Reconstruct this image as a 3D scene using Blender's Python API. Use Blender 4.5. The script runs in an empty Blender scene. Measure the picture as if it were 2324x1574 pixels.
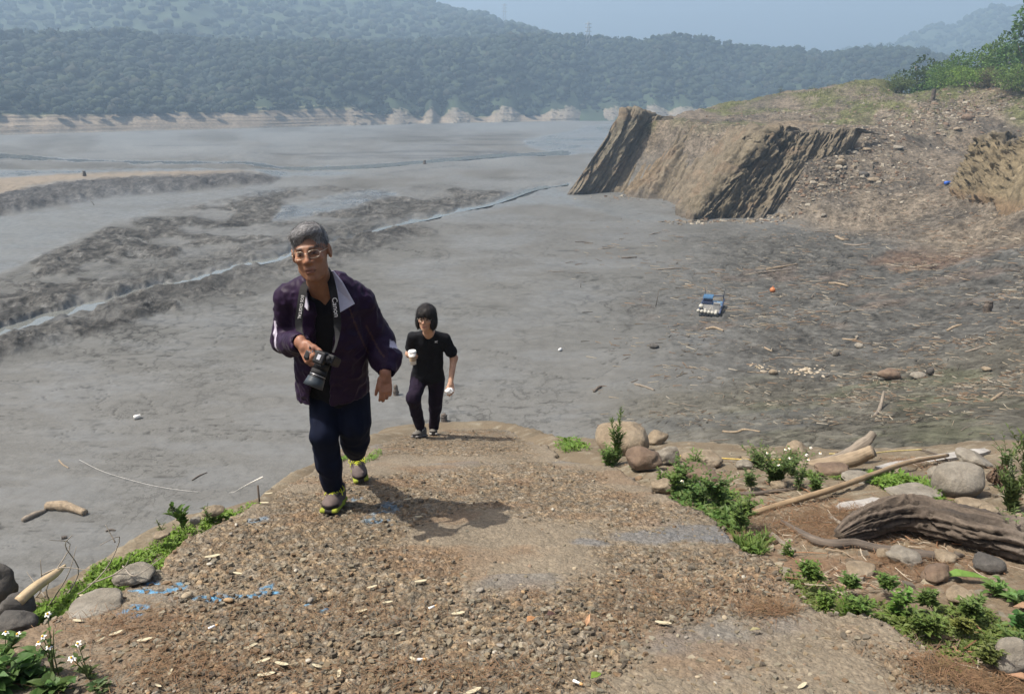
import bpy, bmesh, math, random
import numpy as np
from mathutils import Vector, Matrix

scene = bpy.context.scene
COL = scene.collection
rnd = random.Random(7)
R = np.random.default_rng(11)

# ------------------------------------------------------------------ camera
CAM = np.array([0.0, 0.0, 14.0])          # metres above the reservoir bed
PITCH = math.radians(17.1)
FPX, CX, CY = 1808.0, 1162.0, 787.0       # focal length and centre in photo units (photo taken as 2324 wide)
cam_d = bpy.data.cameras.new('camera')
cam_d.sensor_width = 36.0
cam_d.lens = FPX / 2324.0 * 36.0
cam_d.clip_start = 0.1
cam_d.clip_end = 9000.0
cam = bpy.data.objects.new('camera', cam_d)
COL.objects.link(cam)
cam.location = CAM
cam.rotation_euler = (math.radians(90) - PITCH, 0, 0)
scene.camera = cam

# ------------------------------------------------------------------ light
SUN_EL = math.radians(61.0)
SUN_TO = Vector((-0.985, -0.17, 0.0)).normalized()       # horizontal direction towards the sun
sun_vec = Vector((SUN_TO.x * math.cos(SUN_EL), SUN_TO.y * math.cos(SUN_EL), math.sin(SUN_EL)))
world = bpy.data.worlds.new('World')
scene.world = world
world.use_nodes = True
wn = world.node_tree
sky = wn.nodes.new('ShaderNodeTexSky')
sky.sky_type = 'NISHITA'
sky.sun_disc = False
sky.sun_elevation = SUN_EL
sky.sun_rotation = math.atan2(SUN_TO.x, SUN_TO.y)
sky.air_density = 1.0
sky.dust_density = 7.5
sky.ozone_density = 1.0
bg = wn.nodes['Background']
wn.links.new(sky.outputs[0], bg.inputs[0])
bg.inputs[1].default_value = 0.108
sun_d = bpy.data.lights.new('sun', 'SUN')
sun_d.energy = 5.0
sun_d.angle = math.radians(0.6)
sun_d.color = (1.0, 0.95, 0.87)
sun = bpy.data.objects.new('sun', sun_d)
COL.objects.link(sun)
sun.rotation_euler = (-sun_vec).to_track_quat('-Z', 'Y').to_euler()
sun.location = (-40, 30, 80)

scene.view_settings.view_transform = 'Standard'
scene.view_settings.look = 'None'
scene.view_settings.gamma = 1.0
scene.view_settings.use_curve_mapping = False
scene.view_settings.exposure = 0.50
cy = scene.cycles
cy.use_denoising = True
cy.max_bounces = 6
cy.diffuse_bounces = 3
cy.glossy_bounces = 3
cy.transmission_bounces = 4
cy.volume_bounces = 1
cy.transparent_max_bounces = 8
cy.volume_step_rate = 1.0

# ------------------------------------------------------------------ numeric helpers
def ray(px, py):
    """direction through a point of the photo (2324 x 1574 units)"""
    a, b = (px - CX) / FPX, (CY - py) / FPX
    d = np.array([a, math.cos(PITCH) + b * math.sin(PITCH), -math.sin(PITCH) + b * math.cos(PITCH)])
    return d
def at(px, py, y):
    """point seen at (px,py) that stands y metres in front of the camera"""
    d = ray(px, py)
    return CAM + d * (y / d[1])
def atz(px, py, z):
    d = ray(px, py)
    return CAM + d * ((z - CAM[2]) / d[2])
def plan(x, y, z=0.0):
    """where a spot on the flat bed appears, in photo units (used to lay out mud zones by eye)"""
    X, Y, Z = x - CAM[0], y - CAM[1], z - CAM[2]
    f = Y * math.cos(PITCH) - Z * math.sin(PITCH)
    v = Y * math.sin(PITCH) + Z * math.cos(PITCH)
    return CX + FPX * X / f, CY - FPX * v / f

def _hash(ix, iy, iz, seed):
    n = (ix.astype(np.int64) * 374761393 + iy.astype(np.int64) * 668265263 + iz.astype(np.int64) * 2147483647 + seed * 144269504)
    n = (n ^ (n >> 13)) * 1274126177
    n = n & 0x7fffffff
    n = (n ^ (n >> 16)) * 60493
    return (n & 0xffff) / 65535.0
def vnoise(x, y, z=None, seed=0):
    """value noise -1..1"""
    x = np.asarray(x, float); y = np.asarray(y, float)
    ix, iy = np.floor(x), np.floor(y)
    fx, fy = x - ix, y - iy
    fx = fx * fx * fx * (fx * (fx * 6 - 15) + 10); fy = fy * fy * fy * (fy * (fy * 6 - 15) + 10)
    ix = ix.astype(np.int64); iy = iy.astype(np.int64)
    def lay(iz):
        a = _hash(ix, iy, iz, seed); b = _hash(ix + 1, iy, iz, seed)
        c = _hash(ix, iy + 1, iz, seed); d = _hash(ix + 1, iy + 1, iz, seed)
        return (a + (b - a) * fx) * (1 - fy) + (c + (d - c) * fx) * fy
    if z is None:
        return lay(np.zeros_like(ix)) * 2 - 1
    z = np.asarray(z, float); iz = np.floor(z); fz = z - iz
    fz = fz * fz * (3 - 2 * fz); iz = iz.astype(np.int64)
    a, b = lay(iz), lay(iz + 1)
    return (a + (b - a) * fz) * 2 - 1
def fbm(x, y, z=None, oct=4, seed=0, gain=0.5, lac=2.03):
    s, a, t = 0.0, 1.0, 0.0
    for i in range(oct):
        s = s + a * vnoise(x, y, z, seed + i * 17); t += a
        x = x * lac + 13.7; y = y * lac + 7.3
        if z is not None: z = z * lac + 3.1
        a *= gain
    return s / t
def ridged(x, y, oct=4, seed=0, gain=0.5):
    s, a, t = 0.0, 1.0, 0.0
    for i in range(oct):
        s = s + a * (1 - np.abs(vnoise(x, y, None, seed + i * 17))); t += a
        x = x * 2.03 + 5.1; y = y * 2.03 + 9.3; a *= gain
    return s / t
def sstep(a, b, x):
    t = np.clip((x - a) / (b - a), 0, 1)
    return t * t * (3 - 2 * t)
def worley(x, y, seed=0, jitter=0.9):
    """distance to nearest and second nearest feature point, id of the nearest"""
    ix, iy = np.floor(x).astype(np.int64), np.floor(y).astype(np.int64)
    d1 = np.full(x.shape, 9.0); d2 = np.full(x.shape, 9.0); idn = np.zeros(x.shape)
    zz = np.zeros_like(ix)
    for dx in (-1, 0, 1):
        for dy in (-1, 0, 1):
            jx, jy = ix + dx, iy + dy
            ux = jx + 0.5 + (_hash(jx, jy, zz, seed) - 0.5) * jitter
            uy = jy + 0.5 + (_hash(jx, jy, zz + 5, seed) - 0.5) * jitter
            d = np.hypot(x - ux, y - uy)
            new = d < d1
            d2 = np.where(new, d1, np.minimum(d2, d))
            idn = np.where(new, _hash(jx, jy, zz + 9, seed), idn)
            d1 = np.where(new, d, d1)
    return d1, d2, idn
def poly_sd(qx, qy, poly):
    """signed distance (inside positive) to a polygon"""
    qx = np.asarray(qx, float); qy = np.asarray(qy, float)
    inside = np.zeros(qx.shape, bool); dist = np.full(qx.shape, 1e9)
    n = len(poly)
    for i in range(n):
        (x0, y0), (x1, y1) = poly[i], poly[(i + 1) % n]
        ex, ey = x1 - x0, y1 - y0
        t = np.clip(((qx - x0) * ex + (qy - y0) * ey) / (ex * ex + ey * ey + 1e-12), 0, 1)
        dist = np.minimum(dist, np.hypot(qx - x0 - t * ex, qy - y0 - t * ey))
        c = ((y0 > qy) != (y1 > qy))
        with np.errstate(divide='ignore', invalid='ignore'):
            xi = ex * (qy - y0) / (ey if ey != 0 else 1e-12) + x0
        inside ^= c & (qx < xi)
    return np.where(inside, dist, -dist)
def line_d(qx, qy, pts):
    """distance to a polyline of (x, y, halfwidth): returns distance minus local half width, and side"""
    best = np.full(np.shape(qx), 1e9); side = np.zeros(np.shape(qx))
    for (x0, y0, w0), (x1, y1, w1) in zip(pts[:-1], pts[1:]):
        ex, ey = x1 - x0, y1 - y0
        t = np.clip(((qx - x0) * ex + (qy - y0) * ey) / (ex * ex + ey * ey), 0, 1)
        rx, ry = qx - x0 - t * ex, qy - y0 - t * ey
        d = np.hypot(rx, ry) - (w0 + (w1 - w0) * t)
        n = d < best
        side = np.where(n, np.sign(ex * ry - ey * rx), side)
        best = np.where(n, d, best)
    return best, side
class TPS:
    def __init__(s, P, z, lam=0.0):
        s.P = np.array(P, float); n = len(P)
        K = s.U(np.linalg.norm(s.P[:, None] - s.P[None], axis=2)) + lam * np.eye(n)
        A = np.zeros((n + 3, n + 3)); A[:n, :n] = K; A[:n, n] = 1; A[:n, n + 1:] = s.P; A[n, :n] = 1; A[n + 1:, :n] = s.P.T
        s.w = np.linalg.solve(A, np.concatenate([np.array(z, float), np.zeros(3)]))
    @staticmethod
    def U(r):
        return np.where(r > 1e-9, r * r * np.log(np.maximum(r, 1e-9)), 0)
    def __call__(s, x, y):
        sh = np.shape(x); x = np.ravel(x); y = np.ravel(y); n = len(s.P)
        o = s.w[n] + s.w[n + 1] * x + s.w[n + 2] * y
        for i in range(n):
            o = o + s.w[i] * s.U(np.hypot(x - s.P[i, 0], y - s.P[i, 1]))
        return o.reshape(sh)

# ------------------------------------------------------------------ mesh helpers
def new_mesh(name, verts, faces, mat=None, smooth=True, attrs=None):
    """verts (n,3); faces (m,3) or (m,4) array or list of such arrays"""
    verts = np.ascontiguousarray(verts, dtype=np.float32)
    fl = faces if isinstance(faces, list) else [faces]
    fl = [np.asarray(f, dtype=np.int32) for f in fl if len(f)]
    me = bpy.data.meshes.new(name)
    me.vertices.add(len(verts)); me.vertices.foreach_set('co', verts.ravel())
    loops = np.concatenate([f.ravel() for f in fl])
    tot = np.concatenate([np.full(len(f), f.shape[1], np.int32) for f in fl])
    start = np.concatenate([[0], np.cumsum(tot)[:-1]]).astype(np.int32)
    me.loops.add(len(loops)); me.loops.foreach_set('vertex_index', loops)
    me.polygons.add(len(tot)); me.polygons.foreach_set('loop_start', start)
    try: me.polygons.foreach_set('loop_total', tot)
    except Exception: pass
    me.polygons.foreach_set('use_smooth', np.full(len(tot), smooth, bool))
    me.update(calc_edges=True)
    for k, v in (attrs or {}).items():
        v = np.asarray(v, dtype=np.float32)
        if v.ndim == 2:
            a = me.attributes.new(k, 'FLOAT_COLOR', 'POINT')
            if v.shape[1] == 3: v = np.hstack([v, np.ones((len(v), 1), np.float32)])
            a.data.foreach_set('color', np.ascontiguousarray(v).ravel())
        else:
            a = me.attributes.new(k, 'FLOAT', 'POINT'); a.data.foreach_set('value', v)
    if mat is not None: me.materials.append(mat)
    return me
def obj(name, me, parent=None, label=None, cat=None, group=None, kind=None, loc=None):
    o = bpy.data.objects.new(name, me); COL.objects.link(o)
    if parent is not None: o.parent = parent
    if label: o['label'] = label
    if cat: o['category'] = cat
    if group: o['group'] = group
    if kind: o['kind'] = kind
    if loc is not None: o.location = loc
    return o
def empty(name, label, cat, group=None, loc=(0, 0, 0)):
    return obj(name, None, None, label, cat, group, None, loc)
def grid_faces(nr, nc, wrap=False):
    i = np.arange(nr - 1)[:, None]; j = np.arange(nc if wrap else nc - 1)[None]
    j2 = (j + 1) % nc
    a = i * nc + j; b = i * nc + j2; c = (i + 1) * nc + j2; d = (i + 1) * nc + j
    return np.stack([a, b, c, d], -1).reshape(-1, 4)
def merge(parts):
    """parts: list of (verts, faces) -> one (verts, [faces])"""
    V, F3, F4, o = [], [], [], 0
    for v, f in parts:
        for g in (f if isinstance(f, list) else [f]):
            g = np.asarray(g)
            if not len(g): continue
            (F3 if g.shape[1] == 3 else F4).append(g + o)
        V.append(np.asarray(v, float)); o += len(v)
    return np.vstack(V), [np.vstack(F) for F in (F3, F4) if F]
def icos(sub):
    bm = bmesh.new(); bmesh.ops.create_icosphere(bm, subdivisions=sub, radius=1.0)
    v = np.array([q.co[:] for q in bm.verts]); f = np.array([[q.index for q in p.verts] for p in bm.faces]); bm.free()
    return v, f
ICO = {k: icos(k) for k in (1, 2, 3, 4)}
def tube(pts, rad, n=8, cap=True, twist=0.0, flat=1.0, up=(0, 0, 1)):
    """swept tube through pts with radii; returns verts, [faces]"""
    pts = np.asarray(pts, float); m = len(pts)
    rad = np.full(m, rad) if np.isscalar(rad) else np.asarray(rad, float)
    tan = np.gradient(pts, axis=0); tan /= np.linalg.norm(tan, axis=1)[:, None] + 1e-12
    u = np.array(up, float)
    if abs(np.dot(u, tan[0])) > 0.9: u = np.array([1.0, 0, 0])
    V = []
    a = np.linspace(0, 2 * math.pi, n, endpoint=False) + twist
    for i in range(m):
        s = np.cross(tan[i], u); s /= np.linalg.norm(s) + 1e-12
        u = np.cross(s, tan[i])
        V.append(pts[i] + rad[i] * (np.cos(a)[:, None] * s + flat * np.sin(a)[:, None] * u))
    V = np.vstack(V); F = [grid_faces(m, n, True)[:, ::-1]]
    if cap:
        V = np.vstack([V, pts[0], pts[-1]])
        k = np.arange(n); k2 = (k + 1) % n
        F.append(np.vstack([np.stack([k, k2, np.full(n, m * n)], 1), np.stack([(m - 1) * n + k2, (m - 1) * n + k, np.full(n, m * n + 1)], 1)]))
    return V, F
def smooth_path(P, n):
    """Catmull-Rom through P (k, dims) -> n samples"""
    P = np.asarray(P, float)
    Q = np.vstack([2 * P[0] - P[1], P, 2 * P[-1] - P[-2]])
    t = np.linspace(0, len(P) - 1 - 1e-9, n); i = t.astype(int); f = (t - i)[:, None]
    a, b, c, d = Q[i], Q[i + 1], Q[i + 2], Q[i + 3]
    return 0.5 * (2 * b + (c - a) * f + (2 * a - 5 * b + 4 * c - d) * f ** 2 + (3 * b - a - 3 * c + d) * f ** 3)
def rotz(a):
    c, s = math.cos(a), math.sin(a); return np.array([[c, -s, 0], [s, c, 0], [0, 0, 1.0]])
def boxm(x0, x1, y0, y1, z0, z1):
    v = np.array([[x, y, z] for z in (z0, z1) for y in (y0, y1) for x in (x0, x1)], float)
    f = np.array([[0, 2, 3, 1], [4, 5, 7, 6], [0, 1, 5, 4], [2, 6, 7, 3], [0, 4, 6, 2], [1, 3, 7, 5]])
    return v, f

# ------------------------------------------------------------------ material helpers
class NT:
    def __init__(s, name):
        s.m = bpy.data.materials.new(name); s.m.use_nodes = True; s.t = s.m.node_tree
        s.b = s.t.nodes['Principled BSDF']; s.out = s.t.nodes['Material Output']
    def n(s, typ, **kw):
        nd = s.t.nodes.new(typ)
        for k, v in kw.items():
            if k in nd.inputs: nd.inputs[k].default_value = v
            else: setattr(nd, k, v)
        return nd
    def l(s, a, b): s.t.links.new(a, b)
    def coord(s, kind='Object', scale=None):
        c = s.n('ShaderNodeTexCoord').outputs[kind]
        if scale is not None:
            mp = s.n('ShaderNodeMapping'); mp.inputs['Scale'].default_value = scale; s.l(c, mp.inputs[0]); c = mp.outputs[0]
        return c
    def noise(s, co, scale, detail=4, rough=0.55):
        k = s.n('ShaderNodeTexNoise'); k.inputs['Scale'].default_value = scale; k.inputs['Detail'].default_value = detail
        k.inputs['Roughness'].default_value = rough; s.l(co, k.inputs['Vector']); return k.outputs[0]
    def ramp(s, fac, stops):
        r = s.n('ShaderNodeValToRGB'); e = r.color_ramp.elements
        while len(e) > 1: e.remove(e[-1])
        e[0].position, c = stops[0]; e[0].color = (*c, 1) if len(c) == 3 else c
        for p, c in stops[1:]:
            k = e.new(p); k.color = (*c, 1) if len(c) == 3 else c
        s.l(fac, r.inputs[0]); return r.outputs[0]
    def mix(s, fac, a, b, mode='MIX'):
        m = s.n('ShaderNodeMix'); m.data_type = 'RGBA'; m.blend_type = mode
        for v, i in ((fac, 0), (a, 6), (b, 7)):
            if hasattr(v, 'is_output'): s.l(v, m.inputs[i])
            elif i == 0: m.inputs[0].default_value = v
            else: m.inputs[i].default_value = (*v, 1)
        return m.outputs[2]
    def math(s, op, a, b=0.0):
        m = s.n('ShaderNodeMath'); m.operation = op
        for v, i in ((a, 0), (b, 1)):
            if hasattr(v, 'is_output'): s.l(v, m.inputs[i])
            else: m.inputs[i].default_value = v
        return m.outputs[0]
    def n_sep(s, col):
        k = s.n('ShaderNodeSeparateColor'); s.l(col, k.inputs[0]); return k.outputs[0]
    def attr(s, name):
        a = s.n('ShaderNodeAttribute'); a.attribute_name = name; return a
    def set(s, color=None, rough=None, bump=None, bs=0.3, bd=0.02, **kw):
        for v, k in ((color, 'Base Color'), (rough, 'Roughness')):
            if v is None: continue
            if hasattr(v, 'is_output'): s.l(v, s.b.inputs[k])
            else: s.b.inputs[k].default_value = (*v, 1) if k == 'Base Color' else v
        if bump is not None:
            bn = s.n('ShaderNodeBump'); bn.inputs['Strength'].default_value = bs; bn.inputs['Distance'].default_value = bd
            s.l(bump, bn.inputs['Height']); s.l(bn.outputs[0], s.b.inputs['Normal'])
        for k, v in kw.items(): s.b.inputs[k.replace('_', ' ')].default_value = v
        return s.m
def simple_mat(name, col, rough=0.7, var=0.25, scale=8.0, bump=0.0, bd=0.01, spec=0.3, detail=4, coord='Object', metallic=0.0):
    t = NT(name); co = t.coord(coord); nz = t.noise(co, scale, detail)
    c = np.array(col)
    cc = t.ramp(nz, [(0.3, tuple(c * (1 - var))), (0.7, tuple(np.minimum(c * (1 + var), 1)))])
    m = t.set(cc, rough, bump=nz if bump else None, bs=bump, bd=bd)
    t.b.inputs['Specular IOR Level'].default_value = spec
    t.b.inputs['Metallic'].default_value = metallic
    return m
def vcol_mat(name, rough=0.8, nscale=6.0, amount=0.25, bump=0.2, bd=0.01, spec=0.25, trans=0.0, coord='Object'):
    """colour from the mesh's own 'Col' attribute, broken up by noise"""
    t = NT(name); co = t.coord(coord); nz = t.noise(co, nscale, 5)
    k = t.ramp(nz, [(0.25, (1 - amount,) * 3), (0.75, (1 + amount,) * 3)])
    c = t.mix(1.0, t.attr('Col').outputs[0], k, 'MULTIPLY')
    m = t.set(c, rough, bump=nz if bump else None, bs=bump, bd=bd)
    t.b.inputs['Specular IOR Level'].default_value = spec
    if trans:
        d = t.n('ShaderNodeBsdfTranslucent'); t.l(c, d.inputs[0])
        ms = t.n('ShaderNodeMixShader'); ms.inputs[0].default_value = trans
        t.l(t.b.outputs[0], ms.inputs[1]); t.l(d.outputs[0], ms.inputs[2]); t.l(ms.outputs[0], t.out.inputs[0])
    return m
# ================================================================== terrain heights
_mud = [(x, y, 0) for x in (-500, -150, 150, 450, 750, 1050) for y in (290, 330, 400, 520, 680, 850, 1050, 1300)]
_mud += [(1250, y, 0) for y in (300, 340, 440, 520, 650, 800)] + [(1400, 460, 0), (1400, 560, 0), (1500, 520, 0), (1500, 650, 0), (1500, 800, 0.1), (1620, 560, 0.1), (1650, 700, 0),
         (1250, 950, 0.2), (1300, 1000, 0.8), (1450, 900, 0.4), (1500, 980, 1.4), (1750, 860, 0.7), (1750, 940, 2.2), (1750, 1010, 3.2), (2000, 860, 1.8), (2000, 940, 3.4), (2000, 1010, 4.6),
         (2324, 960, 5.2), (2324, 860, 4.0), (2000, 740, 0.7), (1800, 740, 0.2), (1750, 1150, 4.2), (2200, 1200, 6.0), (2600, 900, 5.2)]
_slope = [(1900, 560, .5), (2100, 610, 1.2), (2324, 650, 2.8), (2324, 730, 3.2), (2200, 550, 1.9), (2324, 560, 3.6), (2000, 520, 1.0), (1850, 505, .4), (2600, 600, 4.5), (2600, 750, 4.5)]
_land = [(1905, 400, 5.0), (1940, 345, 7.6), (1968, 305, 9.6), (1860, 470, 2.0), (1800, 490, .8), (1760, 455, 2.4), (1790, 400, 5.0), (1830, 350, 7.4), (1720, 480, 0.9), (1900, 380, 6.0), (1900, 330, 8.4), (1900, 440, 3.2), (2050, 430, 4.0), (2100, 480, 2.8), (2324, 480, 5.0), (2200, 400, 5.6), (2324, 400, 6.8), (2000, 380, 6.0), (1960, 330, 8.3), (2150, 330, 8.0), (2324, 310, 9.2),
         (2100, 280, 9.8), (1960, 284, 10.4), (2250, 260, 11.0), (1830, 296, 10.1), (1700, 290, 10.2), (1600, 280, 10.7), (1500, 268, 11.2), (1420, 266, 11.4), (2600, 400, 7.5), (2600, 300, 10.0)]
_landd = [(1560, 254, 165), (1700, 222, 185), (1770, 211, 185), (1900, 205, 180), (2030, 192, 170), (2200, 192, 155), (2324, 197, 145), (2500, 190, 135), (1900, 240, 150), (2050, 228, 146), (2200, 228, 136),
          (1750, 246, 162), (1640, 250, 170), (1440, 262, 160)]
def _wp(L, mode):
    P, z = [], []
    for a, b, c in L:
        q = atz(a, b, c) if mode == 'z' else at(a, b, c)
        P.append((q[0] / q[1], math.log(q[1]))); z.append(q[2])
    return P, z
_p1, _z1 = _wp(_mud, 'z'); _p2, _z2 = _wp(_slope, 'z'); _p3, _z3 = _wp(_land, 'z'); _p4, _z4 = _wp(_landd, 'd')
_back = [((u, math.log(d)), z) for u, d, z in ((0.2, 230, 4), (0.35, 240, 9), (0.5, 240, 17), (0.7, 230, 22), (0.8, 180, 20), (0.25, 400, 0), (0.4, 420, 0), (0.6, 420, 10), (0.8, 420, 14), (0.2, 700, 0), (0.5, 800, 0), (0.8, 800, 0))]
TM = TPS(_p1 + _p2 + [(-0.4, math.log(700)), (0.1, math.log(800)), (0.5, math.log(300)), (0.5, math.log(800))], _z1 + _z2 + [0, 0, 0, 0], 1e-5)
TL = TPS(_p2 + _p3 + _p4 + [b[0] for b in _back], _z2 + _z3 + _z4 + [b[1] for b in _back], 1e-5)
# foot of the headland cliff, then round its right and back side
CLIFF = [((1285, 442), (1405, 266)), ((1330, 440), (1450, 265)), ((1390, 438), (1500, 268)), ((1430, 445), (1540, 274)), ((1480, 452), (1590, 282)), ((1530, 462), (1660, 291)),
         ((1556, 497), (1722, 301)), ((1610, 500), (1768, 300)), ((1680, 497, .2), (1815, 300)), ((1760, 486, .7), (1880, 297)), ((1830, 462, 1.9), (1935, 292)), ((1880, 436, 3.1), (1975, 288))]
CLIFF = [(b if len(b) == 3 else (*b, 0.0), t) for b, t in CLIFF]
_foot = [tuple(atz(*b)[:2]) for b, t in CLIFF[:-3]]
LANDPOLY = _foot + [tuple(atz(*p, 0.4)[:2]) for p in ((1730, 512), (1800, 528), (1880, 556), (1980, 598), (2100, 650), (2324, 690), (2700, 740))] + [(260, 60), (420, 420), (150, 420), (70, 250), (36, 190), (13, 150)]
def ground_base(x, y):
    u, v = x / y, np.log(y)
    m = TM(u, v); l = TL(u, v)
    m = np.where(y > 250, m * np.clip(1 - (y - 250) / 100, 0, 1), m)
    sd = poly_sd(x, y, LANDPOLY)
    t = np.clip((sd - 2.2) / 9.0, 0, 1)
    return m + (l - m) * t, sd

# ------------------------------------------------------------------ mud zones (laid out on the flat bed)
CHAN = [(-60, 772, 17), (60, 736, 15), (150, 706, 13), (250, 684, 11), (350, 652, 10), (450, 632, 8), (540, 602, 8), (640, 582, 7), (720, 555, 6), (790, 542, 5), (880, 512, 5), (970, 494, 5), (1050, 474, 5), (1110, 462, 5), (1160, 446, 5), (1215, 428, 4), (1290, 416, 3)]
STREAM2 = [(-40, 352, 5), (60, 356, 5), (180, 366, 4), (300, 372, 4), (480, 377, 4), (700, 383, 4), (860, 376, 4), (1000, 364, 4), (1150, 352, 4), (1290, 346, 6)]
ROUGH1 = [(-60, 745), (-60, 640), (60, 600), (140, 560), (250, 512), (400, 472), (640, 432), (860, 418), (1040, 420), (1125, 428), (1150, 440), (1060, 465), (960, 482), (800, 525), (640, 562), (480, 600), (330, 640), (180, 684), (60, 722)]
ROUGH2 = [(-60, 815), (40, 770), (180, 722), (300, 682), (420, 655), (500, 625), (560, 612), (700, 578), (850, 530), (940, 513), (985, 528), (900, 560), (800, 592), (715, 640), (560, 672), (450, 702), (330, 722), (200, 765), (100, 785), (-60, 840)]
ROUGH3 = [(-60, 470), (60, 440), (150, 424), (300, 412), (500, 405), (632, 404), (610, 417), (500, 424), (400, 436), (250, 446), (120, 468), (-60, 500)]
SAND = [(-60, 408), (200, 402), (420, 398), (600, 398), (500, 405), (300, 412), (150, 424), (60, 440), (-60, 470)]
WET1 = [(-60, 500), (120, 468), (250, 446), (400, 436), (600, 424), (640, 430), (400, 472), (250, 512), (140, 560), (60, 600), (-60, 645)]
WET2 = [(1185, 318), (1330, 286), (1420, 279), (1420, 345), (1290, 352), (1195, 335)]
WET3 = [(-60, 385), (160, 392), (560, 395), (720, 388), (860, 390), (760, 402), (600, 400), (420, 398), (200, 402), (-60, 408)]
WET4 = [(640, 470), (760, 440), (900, 430), (910, 445), (800, 468), (700, 490), (620, 500)]
WET5 = [(1180, 430), (1260, 425), (1300, 442), (1420, 465), (1560, 500), (1450, 505), (1330, 478), (1230, 462), (1100, 480), (1040, 500), (1000, 492), (1110, 462)]
RED1 = [(1900, 640), (2000, 600), (2150, 560), (2324, 520), (2500, 500), (2500, 640), (2324, 660), (2150, 650), (2000, 650)]
SCARP = [(-80, 500, 0), (60, 480, 0), (130, 464, 0), (250, 446, 0), (330, 441, 0), (420, 434, 0), (500, 424, 0), (580, 417, 0), (660, 405, 0)]
def wob(qx, qy, a, f, seed):
    return a * fbm(qx / f, qy / (f * 0.28), oct=4, seed=seed)

RGH = {}
def ground_detail(x, y, z0, sd):
    """adds relief; returns z, colour, wetness"""
    qx, qy = plan(x, y)
    land = sstep(0, 10, sd)
    w1 = wob(qx, qy, 26, 90, 3); w2 = wob(qx, qy, 10, 30, 8)
    dch, side = line_d(qx, qy, CHAN)
    px = np.maximum(y / FPX, 0.004)                       # metres per photo unit at that distance
    dchw = dch + 0.55 * w2
    chan = sstep(3, -1.5, dchw) * (1 - land)
    d2, _ = line_d(qx, qy, STREAM2); st2 = sstep(2, -2, d2 + w2 * 0.35) * (1 - land)
    def zone(P, soft=10, wa=1.0):
        ysc = 1.0
        return sstep(-soft, soft, poly_sd(qx, qy, P) + wa * w1 * 0.5 + wa * w2 * 0.6)
    r1, r2, r3 = zone(ROUGH1), zone(ROUGH2), zone(ROUGH3, 4, 0.3)
    sand = zone(SAND, 6, 0.3)
    wet = np.maximum.reduce([.62 * zone(WET1, 9, .9), zone(WET2, 4, .25), zone(WET3, 4, .3), zone(WET4, 6, .5), 0.75 * zone(WET5, 8, .6)]) * (1 - land)
    rough = np.maximum(r1, r2)
    gaps = sstep(-0.16, 0.16, fbm(qx / 120, qy / 22, oct=4, seed=21))     # smooth tongues inside the rough belts
    rough = rough * (0.2 + 0.8 * gaps)
    near_ch = sstep(70, 8, dch) * sstep(-6, 3, dch)
    rough = np.clip(np.maximum(rough, 0.85 * near_ch * np.maximum(r1, r2)), 0, 1) * (1 - chan) * (1 - land)
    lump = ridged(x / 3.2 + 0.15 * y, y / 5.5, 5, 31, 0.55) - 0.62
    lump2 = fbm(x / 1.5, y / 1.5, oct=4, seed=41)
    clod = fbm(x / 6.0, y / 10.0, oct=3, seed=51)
    z = z0 + rough * (0.60 * lump + 0.26 * lump2 + 0.25 * clod + 0.12)
    rill = np.abs(fbm(qx / 150 + .2 * w2 / 10, qy / 26, oct=4, seed=23)); rill = sstep(.05, .012, rill) * rough
    z -= rill * .22
    lip = sstep(80, 10, dch) * sstep(0, 6, dch + .5 * w2) * (side > 0) * (.35 + .65 * sstep(-0.45, -.05, fbm(qx / 90, qy / 60, oct=2, seed=61))) * sstep(1010, 840, qx)
    lip2 = sstep(50, 8, dch) * sstep(-2, 3, dch) * (side < 0) * sstep(0.0, 0.3, fbm(qx / 50, qy / 40, oct=2, seed=66)) * sstep(900, 700, qx)
    z += (lip + 0.4 * lip2) * (0.48 + 0.10 * lump2 + 0.18 * lump) * (1 - land)
    dsc, ssc = line_d(qx, qy + .5 * w2, SCARP); up = np.where(ssc < 0, 1.0, 0.0)
    scx = sstep(660, 560, qx)
    z += scx * up * 1.0 * sstep(0, 8, dsc) * sstep(120, 25, dsc) * (1 + .35 * lump + .25 * lump2) * (1 - land)
    z += r3 * (0.05 + 0.5 * lump + 0.2 * lump2) * (1 - land)
    z -= chan * 0.32 * (1 - land) + st2 * 0.12
    smoothmud = 0.02 * fbm(x / 2.0, y / 4.0, oct=3, seed=71) + 0.05 * fbm(x / 9.0, y / 14.0, oct=3, seed=73)
    z += smoothmud * (1 - land) * (1 - chan)
    # right-hand shore: coarse dry ground with hollows
    rt = sstep(1350, 1800, qx + 120 * fbm(qx / 200, qy / 100, oct=3, seed=81)) * sstep(470, 560, qy)
    rt = np.maximum(rt, land)
    dist = np.sqrt(x * x + y * y)
    amp = np.clip(dist / 90, 0.10, 1.0) * sstep(18, 30, dist)
    z += rt * amp * (0.42 * (ridged(x / 2.6, y / 3.4, 5, 91, 0.55) - 0.6) + 0.10 * fbm(x / 0.6, y / 0.8, oct=3, seed=93))
    step = fbm(x / 14 + 0.3 * z0, y / 10, oct=3, seed=97) * 6
    z += land * 0.55 * (np.abs((step % 1.0) - 0.5) - 0.25) * sstep(6, 14, sd)
    z += land * sstep(6, 16, sd) * (0.9 * fbm(x / 9, y / 12, oct=5, seed=99) + .35 * (ridged(x / 4, y / 5, 4, 95) - .6))
    # drying cracks close to the right bank
    cr = sstep(1250, 1500, qx) * sstep(830, 960, qy + 40 * fbm(qx / 80, qy / 50, oct=2, seed=101))
    wx = x + 0.25 * fbm(x / 0.8, y / 0.8, oct=3, seed=103); wy = y + 0.25 * fbm(x / 0.8 + 9, y / 0.8, oct=3, seed=105)
    a1, a2, aid = worley(wx / 0.85, wy / 0.95, 107)
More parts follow.
